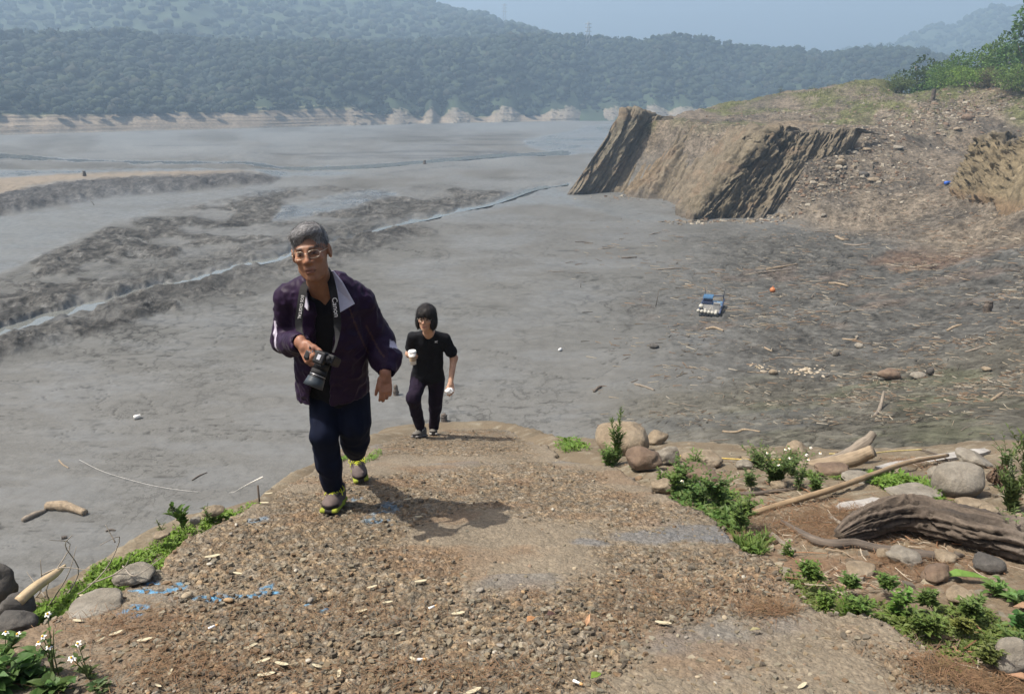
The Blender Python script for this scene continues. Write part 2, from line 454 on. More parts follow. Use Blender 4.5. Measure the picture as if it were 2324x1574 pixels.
    crack = sstep(0.075, 0.02, a2 - a1) * cr * sstep(-0.5, -0.1, fbm(x / 3, y / 3, oct=2, seed=109))
    z -= 0.12 * crack * sstep(19, 24, y)
    z += cr * 0.03 * (aid - 0.5)
    k1, k2, _k = worley((x + .9 * fbm(x / 2.2, y / 2.2, oct=3, seed=181)) / 2.6, (y + 1.2 * fbm(x / 2.2 + 5, y / 2.2, oct=3, seed=183)) / 4.2, 185)
    crk2 = sstep(.085, .02, k2 - k1) * rt * (1 - land) * sstep(-.25, .15, fbm(x / 9, y / 12, oct=3, seed=187)) * (1 - cr)
    z -= .10 * crk2 * np.clip(y / 50, .4, 1.3)
    # a few long cracks in the smooth mud below the ramp
    lc = np.abs(fbm(qx / 260, qy / 55, oct=5, seed=111)); longc = sstep(0.010, 0.002, lc) * sstep(560, 700, qy) * (1 - .6 * rt) * (1 - rough) * sstep(0.05, .3, fbm(qx / 300, qy / 90, oct=2, seed=113))
    z -= longc * 0.05
    # ---- colour
    n = x.shape
    base = np.array([0.128, 0.128, 0.121])
    C = np.ones(n + (3,)) * base * .92
    tone = fbm(qx / 160, qy / 26, oct=5, seed=121)[..., None]
    C = C * (1 + (0.17 + .12 * sstep(520, 420, qy)[..., None]) * tone)
    swirl = fbm(qx / 60 + 2 * tone[..., 0], qy / 9, oct=4, seed=123)[..., None]
    C = C * (1 + 0.14 * swirl)
    iso = fbm(qx / 330 + .3, qy / 70, oct=4, seed=125) * 7; isol = sstep(.13, .0, np.abs((iso % 1.0) - .5)) * sstep(0, .4, fbm(qx / 240, qy / 60, oct=2, seed=127)) * sstep(560, 760, qy)
    C = C * (1 - .42 * isol[..., None])
    iso2 = fbm(qx / 150 + 9, qy / 24, oct=4, seed=129) * 6; is2 = sstep(.10, .0, np.abs((iso2 % 1.0) - .5)) * sstep(-.1, .3, fbm(qx / 300, qy / 50, oct=2, seed=119)) * sstep(430, 520, qy); C = C * (1 - .25 * is2[..., None])
    def mixc(m, col):
        nonlocal C
        m = np.asarray(m)[..., None]; C = C * (1 - m) + np.array(col) * m
    mixc(0.5 * sstep(700, 950, qy) * (1 - rt), (0.150, 0.147, 0.138))
    mixc(0.85 * rough, (0.066, 0.063, 0.058))
    C = C * (1 + rough[..., None] * np.clip(0.9 * lump + 0.35 * lump2 + .8 * fbm(x / .55, y / .9, oct=3, seed=43), -.6, .5)[..., None])  # hummock shading painted into the colour: hollows darker, crests lighter, plus random tone
    mixc(.6 * rill, (.15, .152, .148))
    mixc(0.8 * r3, (0.068, 0.066, 0.066))
    mixc(0.85 * sand, (0.21, 0.175, 0.135))
    mixc(0.35 * np.clip(lip + lip2, 0, 1), (0.06, 0.058, 0.055))
    mixc(0.8 * rt * (1 - land), (0.082, 0.079, 0.071))
    mixc(0.65 * cr, (0.110, 0.102, 0.080))
    mixc(0.5 * cr * sstep(0.1, 0.5, fbm(x / 3, y / 3, oct=3, seed=131)) * sstep(1550, 1800, qx), (0.088, 0.094, 0.054))
    patchy = fbm(x / 7.0, y / 9.0, oct=4, seed=133)
    redm = np.clip(zone(RED1, 16, 1.2) * sstep(-0.05, 0.45, patchy + .5 * fbm(x / 1.6, y / 2.4, oct=4, seed=137)), 0, 1)
    mixc(0.6 * redm, (0.140, 0.085, 0.055))
    mixc(0.35 * sstep(0.25, .55, fbm(qx / 90, qy / 18, oct=3, seed=135)) * sstep(1400, 1550, qx) * sstep(580, 620, qy) * sstep(830, 700, qy), (0.15, 0.108, 0.084))
    # land colours: grey-brown soil, tan rubble, thin grass on the top
    lm = sstep(3, 9, sd)
    mixc(lm, (0.142, 0.119, 0.092))
    mixc(0.7 * lm * sstep(0.0, 0.45, fbm(x / 11, y / 14, oct=4, seed=141)), (0.195, 0.153, 0.104))
    mixc(0.7 * lm * sstep(0.0, 0.4, fbm(x / 6, y / 9, oct=4, seed=143)), (0.078, 0.070, 0.060))
    gr = lm * sstep(8.6, 11.6, z0 + 2.2 * fbm(x / 10, y / 18, oct=4, seed=145)) * sstep(-0.15, .25, fbm(x / 9, y / 16, oct=4, seed=147) + 0.45 * sstep(12.5, 15.5, z0))
    mixc(0.66 * gr * sstep(-.35, .1, fbm(x / 2.5, y / 4, oct=4, seed=149)), (0.098, 0.112, 0.036))
    C = C * (1 + rt[..., None] * (0.28 * fbm(x / 1.1, y / 1.6, oct=4, seed=151)[..., None] + 0.16 * fbm(x / .35, y / .5, oct=2, seed=153)[..., None]))
    C = C * (1 - .5 * crk2[..., None])
    C = C * (1 - 0.55 * crack[..., None]) * (1 - 0.5 * longc[..., None])
    for L in ([(560, 352, .6), (760, 348, 1.0), (980, 343, 1.4), (1170, 346, 1.8), (1090, 352, 1.2), (700, 356, .8)], [(880, 322, .5), (1100, 316, .8), (1330, 318, .8)], [(860, 330, .4), (1280, 327, .9)], [(300, 330, .4), (640, 333, .5)],
              [(-40, 402, .8), (180, 396, 2.0), (420, 392, .8)], [(1040, 375, .6), (880, 392, .5)], [(1160, 352, 1.0), (1050, 358, .7), (720, 360, .6)], [(700, 318, .4), (900, 312, .5), (1180, 306, .6)]):
        d, _ = line_d(qx, qy + 0.12 * w2, L); mixc(0.75 * sstep(1.2, -0.6, d), (0.055, 0.056, 0.056))
    dash = sstep(.30, .62, fbm(qx / 26, qy / 3.2, oct=3, seed=171)) * sstep(.05, .4, fbm(qx / 170, qy / 40, oct=3, seed=173) + .35 * rt) * (1 - land) * sstep(420, 520, qy)
    C = C * (1 - .42 * dash[..., None])
    z = z - .03 * dash * np.clip(y / 50, .3, 1.5)
    wdash = sstep(.36, .6, fbm(qx / 30, qy / 2.6, oct=2, seed=175)) * wet; C = C * (1 - .35 * wdash[..., None])
    wetness = np.clip(np.maximum(wet * (0.75 + 0.3 * swirl[..., 0]), np.maximum(chan, st2)), 0, 1)
    wetness = np.maximum(wetness, 0.42 * (1 - rt) * (1 - rough) * (1 - sand) * (1 - r3) * sstep(-0.3, 0.5, tone[..., 0] + 0.3 * sstep(650, 480, qy)))
    wetness = np.maximum(wetness, 0.45 * cr * sstep(0.2, .5, fbm(x / 5, y / 3, oct=2, seed=163)))
    wetness *= (1 - 0.6 * crack)
    RGH['v'] = np.clip(np.maximum.reduce([rough, r3 * (1 - land), .75 * rt, land, .8 * np.clip(lip + .6 * lip2, 0, 1)]), 0, 1)
    mixc(0.6 * np.clip(wet, 0, 1), (0.150, 0.156, 0.153))
    return z, np.clip(C * .92, 0.01, 1), np.clip(wetness, 0, 1), chan

def make_ground():
    us = np.linspace(-0.84, 0.84, 610)
    q = np.arange(276.0, 1340.0, 2.5)
    b = (CY - q) / FPX; el = np.tan(np.arctan(b) - PITCH)
    ys = -CAM[2] / el
    ys = np.concatenate([np.linspace(9.5, ys.min() - 0.4, 24), np.sort(ys), np.geomspace(ys.max() * 1.06, 1300, 10)])
    X = us[None] * ys[:, None]; Y = np.repeat(ys[:, None], len(us), 1)
    z0, sd = ground_base(X, Y)
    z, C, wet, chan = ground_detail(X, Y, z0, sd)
    V = np.stack([X, Y, z], -1).reshape(-1, 3)
    t = NT('reservoir_bed_soil')
    co = t.coord('Object')
    n1 = t.noise(co, 1.4, 8, 0.65); n2 = t.noise(co, 14.0, 6, 0.7)
    at_w = t.attr('wet').outputs['Fac']
    k = t.ramp(n1, [(0.28, (0.86,) * 3), (0.72, (1.12,) * 3)])
    k2 = t.ramp(n2, [(0.3, (0.86,) * 3), (0.7, (1.14,) * 3)])
    rg_ = t.attr('rgh').outputs['Fac']
    mp = t.n('ShaderNodeMapping'); mp.inputs['Scale'].default_value = (1.0, 0.6, 1.0); t.l(co, mp.inputs[0])
    nr = t.noise(mp.outputs[0], 2.6, 10, 0.72); nr2 = t.noise(mp.outputs[0], .7, 8, 0.7)
    kr = t.ramp(nr, [(0.36, (0.42,) * 3), (0.5, (0.95,) * 3), (0.64, (1.45,) * 3)]); kr2 = t.ramp(nr2, [(0.38, (0.62,) * 3), (0.62, (1.3,) * 3)])
    kk = t.mix(rg_, (1, 1, 1), t.mix(1.0, kr, kr2, 'MULTIPLY'))
    na = t.noise(mp.outputs[0], .30, 8, .62); la = t.math('ABSOLUTE', t.math('SUBTRACT', na, .5)); ca = t.ramp(la, [(0.0, (.42,) * 3), (.008, (.62,) * 3), (.020, (1.0,) * 3)])
    nb = t.noise(mp.outputs[0], 1.1, 7, .6); lb = t.math('ABSOLUTE', t.math('SUBTRACT', nb, .5)); cb = t.ramp(lb, [(0.0, (.55,) * 3), (.016, (1.0,) * 3)])
    ma = t.ramp(t.noise(co, .05, 4), [(.46, (0,) * 3), (.60, (1,) * 3)]); mb = t.ramp(t.noise(co, .09, 4), [(.50, (0,) * 3), (.62, (1,) * 3)])
    lines = t.mix(1.0, t.mix(ma, (1, 1, 1), ca), t.mix(mb, (1, 1, 1), cb), 'MULTIPLY')
    lines = t.mix(at_w, lines, (1, 1, 1))
    c = t.mix(1.0, t.mix(1.0, t.attr('Col').outputs[0], k, 'MULTIPLY'), k2, 'MULTIPLY')
    c = t.mix(1.0, t.mix(1.0, c, kk, 'MULTIPLY'), lines, 'MULTIPLY')
    wetr = t.math('MULTIPLY', at_w, t.math('ADD', n1, 0.45))
    dark = t.mix(wetr, (1, 1, 1), (0.85, 0.87, 0.88))
    c = t.mix(1.0, c, dark, 'MULTIPLY')
    rr = t.n('ShaderNodeMapRange'); rr.inputs[3].default_value = 0.92; rr.inputs[4].default_value = 0.06; t.l(wetr, rr.inputs[0])
    h = t.math('MULTIPLY', t.math('ADD', n1, t.math('MULTIPLY', n2, 0.35)), t.math('POWER', t.math('SUBTRACT', 1.02, at_w), 2.2))
    h = t.math('ADD', h, t.math('MULTIPLY', t.math('ADD', nr, t.math('MULTIPLY', nr2, 1.5)), t.math('MULTIPLY', rg_, 4.0)))
    m = t.set(c, rr.outputs[0], bump=h, bs=0.6, bd=0.07)
    sp = t.n('ShaderNodeMapRange'); sp.inputs[3].default_value = 0.06; sp.inputs[4].default_value = 0.6; t.l(wetr, sp.inputs[0]); t.l(sp.outputs[0], t.b.inputs['Specular IOR Level'])
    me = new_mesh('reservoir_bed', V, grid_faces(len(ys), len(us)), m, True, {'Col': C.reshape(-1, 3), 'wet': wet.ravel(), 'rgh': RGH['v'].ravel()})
    obj('reservoir_bed', me, kind='structure', label='grey silt bed of the drained reservoir', )
    return us, ys, z
GU, GY, GZ = make_ground()
def ground_z(x, y):
    """height of the built bed mesh at (x, y)"""
    u = x / y
    i = np.clip(np.searchsorted(GY, y) - 1, 0, len(GY) - 2); j = np.clip(np.searchsorted(GU, u) - 1, 0, len(GU) - 2)
    fy = np.clip((y - GY[i]) / (GY[i + 1] - GY[i]), 0, 1); fu = np.clip((u - GU[j]) / (GU[j + 1] - GU[j]), 0, 1)
    return (GZ[i, j] * (1 - fu) + GZ[i, j + 1] * fu) * (1 - fy) + (GZ[i + 1, j] * (1 - fu) + GZ[i + 1, j + 1] * fu) * fy
def march(px, py, fn, y0, y1, n=700):
    d = ray(px, py); ys = np.geomspace(y0, y1, n)
    P = CAM + d * (ys / d[1])[:, None]
    gap = P[:, 2] - fn(P[:, 0], P[:, 1])
    k = np.argmax(gap < 0)
    if gap[k] >= 0:
        p = P[np.argmin(gap)].copy(); p[2] = fn(np.array([p[0]]), np.array([p[1]]))[0]; return p
    if k == 0: return P[0]
    f = gap[k - 1] / (gap[k - 1] - gap[k])
    p = P[k - 1] + (P[k] - P[k - 1]) * f
    p[2] = fn(np.array([p[0]]), np.array([p[1]]))[0]
    return p
def mudpt(px, py, y0=14.0): return march(px, py, ground_z, y0, 650)

# water lying in the channel and the far pools
def make_water():
    t = NT('silty_water')
    co = t.coord('Object'); nz = t.noise(co, 1.5, 3)
    t.set((0.13, 0.135, 0.125), 0.06, bump=nz, bs=0.05, bd=0.02, IOR=1.33)
    t.b.inputs['Specular IOR Level'].default_value = 0.8
    def strip(name, L, z, grow, label):
        P = smooth_path(np.array(L, float), 90); Vs = []
        for i, (x, y, w) in enumerate(P):
            a = P[max(i - 1, 0)]; b = P[min(i + 1, len(P) - 1)]
            d = np.array([b[0] - a[0], b[1] - a[1]]); d /= np.linalg.norm(d) + 1e-9
            nrm = np.array([-d[1], d[0]])
            for s in (-1, 1):
                q = np.array([x, y]) + s * nrm * (w * grow)
                Vs.append(atz(q[0], max(q[1], 262), z))
        me = new_mesh(name, np.array(Vs), grid_faces(len(P), 2), t.m)
        obj(name, me, kind='structure', label=label)
    strip('stream', STREAM2, -0.05, 1.0, 'thin far stream crossing the distant mud')
    strip('stream', CHAN, -0.19, 1.15, 'shallow silty stream winding through the mud')
make_water()
# ================================================================== headland cliff of tilted rock beds
rock_t = NT('tilted_rock')
def make_rock_mat():
    t = rock_t; co = t.coord('Object'); nz = t.noise(co, 0.9, 8, 0.65); n2 = t.noise(co, 5.0, 6, 0.65)
    k = t.ramp(nz, [(0.3, (0.62,) * 3), (0.7, (1.3,) * 3)]); k2 = t.ramp(n2, [(0.3, (0.75,) * 3), (0.7, (1.22,) * 3)])
    c = t.mix(1.0, t.mix(1.0, t.attr('Col').outputs[0], k, 'MULTIPLY'), k2, 'MULTIPLY')
    h = t.math('ADD', nz, t.math('MULTIPLY', n2, 0.5))
    return t.set(t.mix(1.0, c, (.88, .90, .92), 'MULTIPLY'), 0.9, bump=h, bs=0.8, bd=0.35, Specular_IOR_Level=.1)
ROCKM = make_rock_mat()
def curtain(name, foot, top, ns, nt, relief, colour, label):
    """a rock face swept from its foot line to its top line; relief(s,t) pushes it out along the normal"""
    F = smooth_path(foot, ns); T = smooth_path(top, ns)
    t = np.linspace(-0.12, 1.10, nt)[None, :, None]
    P = F[:, None] * (1 - t) + T[:, None] * t
    over = np.clip(t[0, :, 0] - 1.0, 0, 1)                      # roll the upper edge back over the plateau
    back = (T - F); back[:, 2] = 0; back /= np.linalg.norm(back, axis=1)[:, None]
    P = P + back[:, None] * (over * 22)[None, :, None]
    P[:, :, 2] -= (over * (T - F)[:, 2:3] * 1.0) + over * 2.2
    Ls = np.concatenate([[0], np.cumsum(np.linalg.norm(np.diff(F, axis=0), axis=1))]); tj = fbm(Ls / 2.6, Ls * 0, oct=4, seed=227)[:, None] * np.clip(t[0, :, 0], 0, 1)[None] ** 2 * sstep(1.0, .85, np.linspace(0, 1, ns))[:, None]; P[:, :, 2] += 1.3 * tj
    ds = np.gradient(P, axis=0); dt = np.gradient(P, axis=1)
    N = np.cross(ds, dt); N /= np.linalg.norm(N, axis=2)[..., None] + 1e-9
    if N[:, nt // 2, 1].mean() > 0: N = -N
    S = np.repeat(np.linspace(0, 1, ns)[:, None], nt, 1); TT = np.repeat(t[0, :, 0][None], ns, 0)
    L = np.concatenate([[0], np.cumsum(np.linalg.norm(np.diff(F, axis=0), axis=1))])[:, None] + 0 * TT   # metres along the foot
    H = TT * np.linalg.norm(T - F, axis=1)[:, None]
    r = relief(S, TT, L, H)
    P = P + N * r[..., None]
    C = colour(S, TT, L, H, r)
    me = new_mesh(name, P.reshape(-1, 3), grid_faces(ns, nt), ROCKM, True, {'Col': C.reshape(-1, 3)})
    return obj(name, me, kind='structure', label=label)
def beds(L, H, warp=1.0):
    """layered relief: thin beds that run up the face, broken across"""
    w = L + 0.9 * warp * fbm(L / 6, H / 9, oct=3, seed=201)
    a = fbm(w / 0.55, H / 9.0, oct=4, seed=203); b = fbm(w / 1.6, H / 14.0, oct=3, seed=205)
    return a, b
def cliff1():
    foot, top = [], []
    for b, t in CLIFF:
        f = atz(b[0], b[1], b[2] - 0.1); foot.append(f); top.append(at(t[0], t[1], f[1] + 8.5))
    def relief(S, T, L, H):
        a, b = beds(L, H)
        fine = fbm((L + .5 * fbm(L / 5, H / 7, oct=2, seed=207)) / .28, H / 7.0, oct=3, seed=209)
        wv = L + 1.3 * fbm(L / 7, H / 10, oct=3, seed=223) + .10 * H; saw = (wv / 1.9) % 1.0; saw2 = (wv / .62 + .3 * a) % 1.0
        r = 1.1 * fbm(L / 4.2 + .05 * H, H / 26, oct=3, seed=225) + 0.30 * a + 0.50 * b + .26 * fine + .55 * saw * (.5 + .8 * np.abs(b)) + .16 * saw2
        rib = lambda c, w: np.exp(-((S - c) / w) ** 2)
        r += 1.3 * rib(0.08, 0.06) * (1 - 0.2 * T) - 1.3 * rib(0.235, 0.05) + 0.7 * rib(0.34, .03) - 0.5 * rib(.40, .02) + 0.2 * rib(0.5, .06)
        q = fbm(L / 1.5 + 3, H / 2.4, oct=4, seed=213); st = np.floor(q * 5 + .5) / 5 + .25 * (q - np.floor(q * 5 + .5) / 5) * 5 * .2
        blocky = rib(0.66, 0.11) + .35 * rib(.12, .05) * sstep(.1, .3, T) + .3 * rib(.36, .03)
        r += blocky * (1.6 * st + .35 * fbm(L / .6, H / .7, oct=3, seed=215)) + .9 * rib(.60, .06) - .5 * rib(.72, .03) + .5 * rib(.78, .03)
        d1, d2, idn = worley(L / 1.1 + .5 * q, H / 1.7 + .4 * a, 211)
        r += blocky * (.5 * (idn - .5) - .45 * sstep(.16, 0, d2 - d1))
        r += .4 * rib(.88, .06) * (fbm(L / 2, H / 2, oct=4, seed=219)) * 2
        r += 0.22 * fbm(L / 0.8, H / 0.8, oct=4, seed=221)
        apron = sstep(0.28, 0.0, T) * (rib(.30, .09) + .6 * rib(.9, .08))
        return r * sstep(-0.1, 0.03, T) * (1 - 0.6 * sstep(0.97, 1.05, T)) * sstep(1.0, .86, S) + 1.0 * apron - .9 * sstep(.9, 1.0, S)
    def colour(S, T, L, H, r):
        a, b = beds(L, H)
        C = np.ones(S.shape + (3,)) * np.array([0.165, 0.134, 0.092])
        wv = L + 1.3 * fbm(L / 7, H / 10, oct=3, seed=223) + .10 * H; jn = sstep(.16, .0, np.abs((wv / 1.9) % 1.0 - .06)) * .35 + sstep(.2, 0, np.abs((wv / .62 + .3 * a) % 1.0 - .1)) * .18
        C *= ((1 + 0.30 * a + 0.20 * b) * (1 - jn))[..., None]
        rib = lambda c, w: np.exp(-((S - c) / w) ** 2)[..., None]
        def mixc(m, col):
            nonlocal C
            C = C * (1 - m) + np.array(col) * m
        mixc(0.7 * rib(0.07, 0.06), (0.145, 0.128, 0.092))
        mixc(0.6 * rib(.27, .05) * sstep(.9, .3, T)[..., None], (0.20, 0.14, 0.082))
        mixc(0.6 * rib(.45, .09), (0.180, 0.146, 0.104))
        mixc(0.5 * rib(.64, .10), (0.150, 0.124, 0.082))
        mixc((0.5 * sstep(.1, .5, fbm(L / 4, H / 3, oct=3, seed=231)))[..., None], (0.19, 0.132, 0.086))
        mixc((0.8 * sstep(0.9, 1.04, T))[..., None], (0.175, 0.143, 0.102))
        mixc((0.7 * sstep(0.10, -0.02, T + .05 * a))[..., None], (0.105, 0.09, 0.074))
        return np.clip(C, .02, 1)
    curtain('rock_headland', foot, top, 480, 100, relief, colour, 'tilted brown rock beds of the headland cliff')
cliff1()
def cliff2():
    foot, top = [], []
    for b, t in (((2150, 432), (2205, 338)), ((2195, 447), (2262, 318)), ((2255, 460), (2325, 303)), ((2325, 470), (2400, 296)), ((2420, 480), (2500, 292)), ((2560, 490), (2620, 300))):
        f = mudpt(b[0], b[1], 40); f[2] -= 0.2; foot.append(f); top.append(at(t[0], t[1], f[1] + 5.0))
    def relief(S, T, L, H):
        a, b = beds(L * 1.3, H)
        d1, d2, idn = worley(L / 1.1 + .3 * a, H / 1.9, 251)
        r = 0.22 * a + 0.45 * b + (0.8 * (idn - .5) - 0.8 * sstep(0.2, 0, d2 - d1)) * sstep(.55, .3, S) + .5 * fbm(L / 2.5, H / 4, oct=4, seed=253)
        return r * sstep(-.1, .05, T) * sstep(0, .1, S)
    def colour(S, T, L, H, r):
        a, b = beds(L * 1.3, H)
        C = np.ones(S.shape + (3,)) * np.array([0.185, 0.146, 0.09]) * (1 + 0.25 * a + 0.15 * b)[..., None]
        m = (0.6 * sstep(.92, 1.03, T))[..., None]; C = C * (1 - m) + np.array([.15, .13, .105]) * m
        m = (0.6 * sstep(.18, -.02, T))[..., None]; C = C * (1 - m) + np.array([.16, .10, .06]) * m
        return np.clip(C, .02, 1)
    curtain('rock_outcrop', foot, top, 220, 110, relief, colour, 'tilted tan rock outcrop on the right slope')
cliff2()

# ================================================================== far shore, hills and their woods
def interp(tab, px):
    tab = np.array(tab, float); return np.interp(px, tab[:, 0], tab[:, 1])
SHORE = [(-900, 330), (-300, 314), (0, 307), (300, 298), (600, 291), (800, 285), (1000, 280), (1270, 275), (1420, 272), (1560, 268), (1700, 266), (2000, 262), (2400, 258), (3200, 256)]
TREEL = [(-900, 262), (-300, 258), (0, 255), (250, 250), (500, 248), (680, 243), (800, 236), (835, 258), (1000, 263), (1270, 259), (1500, 250), (1700, 236), (2000, 214), (2400, 205), (3200, 200)]
RIDGE = [(-900, 50), (-300, 62), (0, 64), (200, 66), (330, 60), (450, 78), (650, 86), (900, 84), (1100, 78), (1230, 70), (1330, 74), (1400, 84), (1460, 82), (1530, 67), (1620, 86), (1730, 100), (1800, 100), (1870, 114), (1960, 100), (2060, 104), (2120, 130), (2300, 165), (2600, 190), (3200, 190)]
SPUR = [(830, 42, .55), (905, 34, .8), (975, 24, .95), (1040, 36, .9), (1150, 36, .85), (1285, 50, 1.0), (1380, 42, .95), (1490, 46, 1.0), (1555, 34, .9), (1620, 30, .8)]
def px_u(px, py):
    d = ray(px, py); return d[0] / d[1]
def make_hill():
    pxs = np.concatenate([np.linspace(-700, -120, 60)[:-1], np.linspace(-120, 1800, 800)[:-1], np.linspace(1800, 3000, 120)])
    S, T, Rr = [], [], []
    nz = fbm(pxs / 90, pxs * 0, oct=4, seed=301); nz2 = fbm(pxs / 40, pxs * 0, oct=3, seed=303)
    for k, p in enumerate(pxs):
        s = atz(p, interp(SHORE, p), 0.0)
        if s[1] > 640: s = s * (640 / s[1]); s[2] = 0
        S.append(s)
    S = np.array(S); U = S[:, 0] / S[:, 1]; D = S[:, 1]
    spur = np.zeros(len(pxs))
    for c, w, h in SPUR: spur = np.maximum(spur, h * sstep(0, 1, np.clip(1 - np.abs(pxs - c + 14 * nz2 + 9 * nz) / (w * 1.15), 0, 1)) * (.85 + .3 * nz2))
    D = D - 14 * spur
    run = 16 + 3 * nz2 + 8 * spur
    ztree = np.array([at(p, interp(TREEL, p) * (1 - sp) + sp * 236 + 6 * n, d + r)[2] for p, n, d, r, sp in zip(pxs, nz, D, run, spur)])
    ridge_run = 170 + 30 * nz
    zr = np.array([at(p, interp(RIDGE, p) + 5 * n, d + rr)[2] for p, n, d, rr in zip(pxs, nz, D, ridge_run)]) - 5
    # --- bare drawdown band
    nt = 42; t = np.linspace(-0.05, 1.06, nt)
    Y = D[:, None] + run[:, None] * t[None] ** (1.0)
    Z = ztree[:, None] * t[None]
    Lx = np.concatenate([[0], np.cumsum(np.hypot(np.diff(U * D), np.diff(D)))])[:, None]
    rel = 0.6 * fbm(Lx / 9 + 0 * t, Z / 5, oct=4, seed=311) + sstep(0.05,.4,spur)[:, None] * 4.5 * (ridged((Lx + 1.2 * Z) / 3.0, Z / 4.0, 4, 313) - .6) + 0.35 * fbm(Lx / 50 + 0 * t, Z / 0.5, oct=2, seed=315) + 1.5 * fbm(Lx / 22 + 0 * t, Z / 12, oct=3, seed=317)
    Yd = Y - rel
    V = np.stack([U[:, None] * Yd, Yd, Z - 0.2], -1)
    terr = vnoise(Lx / 120 + 0 * t, Z / 0.62, None, 319)
    C = np.ones(Z.shape + (3,)) * np.array([0.215, 0.170, 0.122]) * (1 + 0.30 * terr * (1 - spur[:, None]) + .2 * fbm(Lx / 14 + 0 * t, Z / 3, oct=4, seed=321))[..., None]
    m = (spur[:, None] * .8 + 0 * t)[..., None]; C = C * (1 - m) + np.array([.19, .168, .135]) * m
    m = (0.7 * sstep(.15, 0, t[None] + .06 * nz2[:, None]))[..., None]; C = C * (1 - m) + np.array([.18, .17, .15]) * m
    m = (0.55 * sstep(.7, .95, t[None] + .25 * fbm(Lx / 20 + 0 * t, Z / 6, oct=3, seed=323)) * (1 - spur[:, None]))[..., None]; C = C * (1 - m) + np.array([.13, .15, .06]) * m
    me = new_mesh('far_shore', V.reshape(-1, 3), grid_faces(len(pxs), nt), ROCKM, True, {'Col': np.clip(C, .02, 1).reshape(-1, 3)})
    obj('far_shore', me, kind='structure', label='bare banded drawdown slope below the far woods')
    # --- wooded slope
    pxs, U, D, run, ztree, zr, ridge_run, Lx, spur = [a[::3] for a in (pxs, U, D, run, ztree, zr, ridge_run, Lx, spur)]
    t = np.concatenate([np.linspace(0, 1, 44), np.linspace(1.05, 1.9, 12)])
    f = np.where(t < 1, t ** 0.86, 1 - 0.9 * (t - 1) ** 1.2)
    Y = (D + run - 2)[:, None] + (ridge_run - run)[:, None] * t[None]
    gul = fbm(Lx / 60 + .004 * Y, Y / 260, oct=4, seed=331)
    Z = (ztree - 1.0)[:, None] + (zr - ztree)[:, None] * f[None] + gul * 26 * (np.sin(np.clip(t, 0, 1) * math.pi)[None]) * (1 - .3 * t[None])
    V = np.stack([U[:, None] * Y, Y, Z], -1)
    hm = simple_mat('hill_undergrowth', (0.025, 0.038, 0.018), 0.95, 0.4, 0.08)
    me = new_mesh('hill', V.reshape(-1, 3), grid_faces(len(pxs), len(t)), hm)
    obj('hill', me, kind='structure', label='wooded hill across the reservoir')
    return pxs, U, Y, Z, t, spur
HP, HU, HY, HZ, HT, HSP = make_hill()
def back_hill(name, sky_px, dist, depth, drop, label):
    pxs = np.linspace(sky_px[0][0], sky_px[-1][0], 150)
    zt = np.array([at(p, interp(sky_px, p), dist)[2] for p in pxs]) + 5 * fbm(pxs / 30, pxs * 0, oct=3, seed=341) - 7
    u = np.array([px_u(p, interp(sky_px, p)) for p in pxs])
    t = np.linspace(0, 1.5, 50)
    f = np.where(t < 1, t ** 0.8, 1 - .8 * (t - 1))
    Y = (dist - depth) + depth * t[None] + 0 * u[:, None]
    Lx = (u * dist)[:, None]
    Z = zt[:, None] * f[None] + 26 * fbm(Lx / 160 + 0 * t, Y / 300, oct=4, seed=343) * np.sin(np.clip(t, 0, 1) * math.pi)[None]
    V = np.stack([u[:, None] * Y, Y, Z], -1)
    hm = simple_mat(name + '_undergrowth', (0.025, 0.038, 0.018), 0.95, 0.4, 0.05)
    me = new_mesh(name, V.reshape(-1, 3), grid_faces(len(pxs), len(t)), hm); obj(name, me, kind='structure', label=label)
    return u, Y, Z, t
BH1 = back_hill('mountain', [(-900, -160), (-300, -120), (0, -95), (400, -105), (700, -70), (900, -30), (1020, 2), (1100, 27), (1165, 45), (1235, 64), (1300, 82), (1500, 120)], 1150, 520, 0, 'hazy wooded mountain rising behind the left hill')
BH2 = back_hill('mountain', [(1850, 135), (1910, 108), (1960, 100), (2030, 92), (2080, 64), (2130, 50), (2190, 42), (2215, 20), (2262, 2), (2290, 11), (2324, 6), (2500, -30), (2800, 10), (3000, 60)], 1600, 600, 0, 'pale blue peaked mountain at the far right')

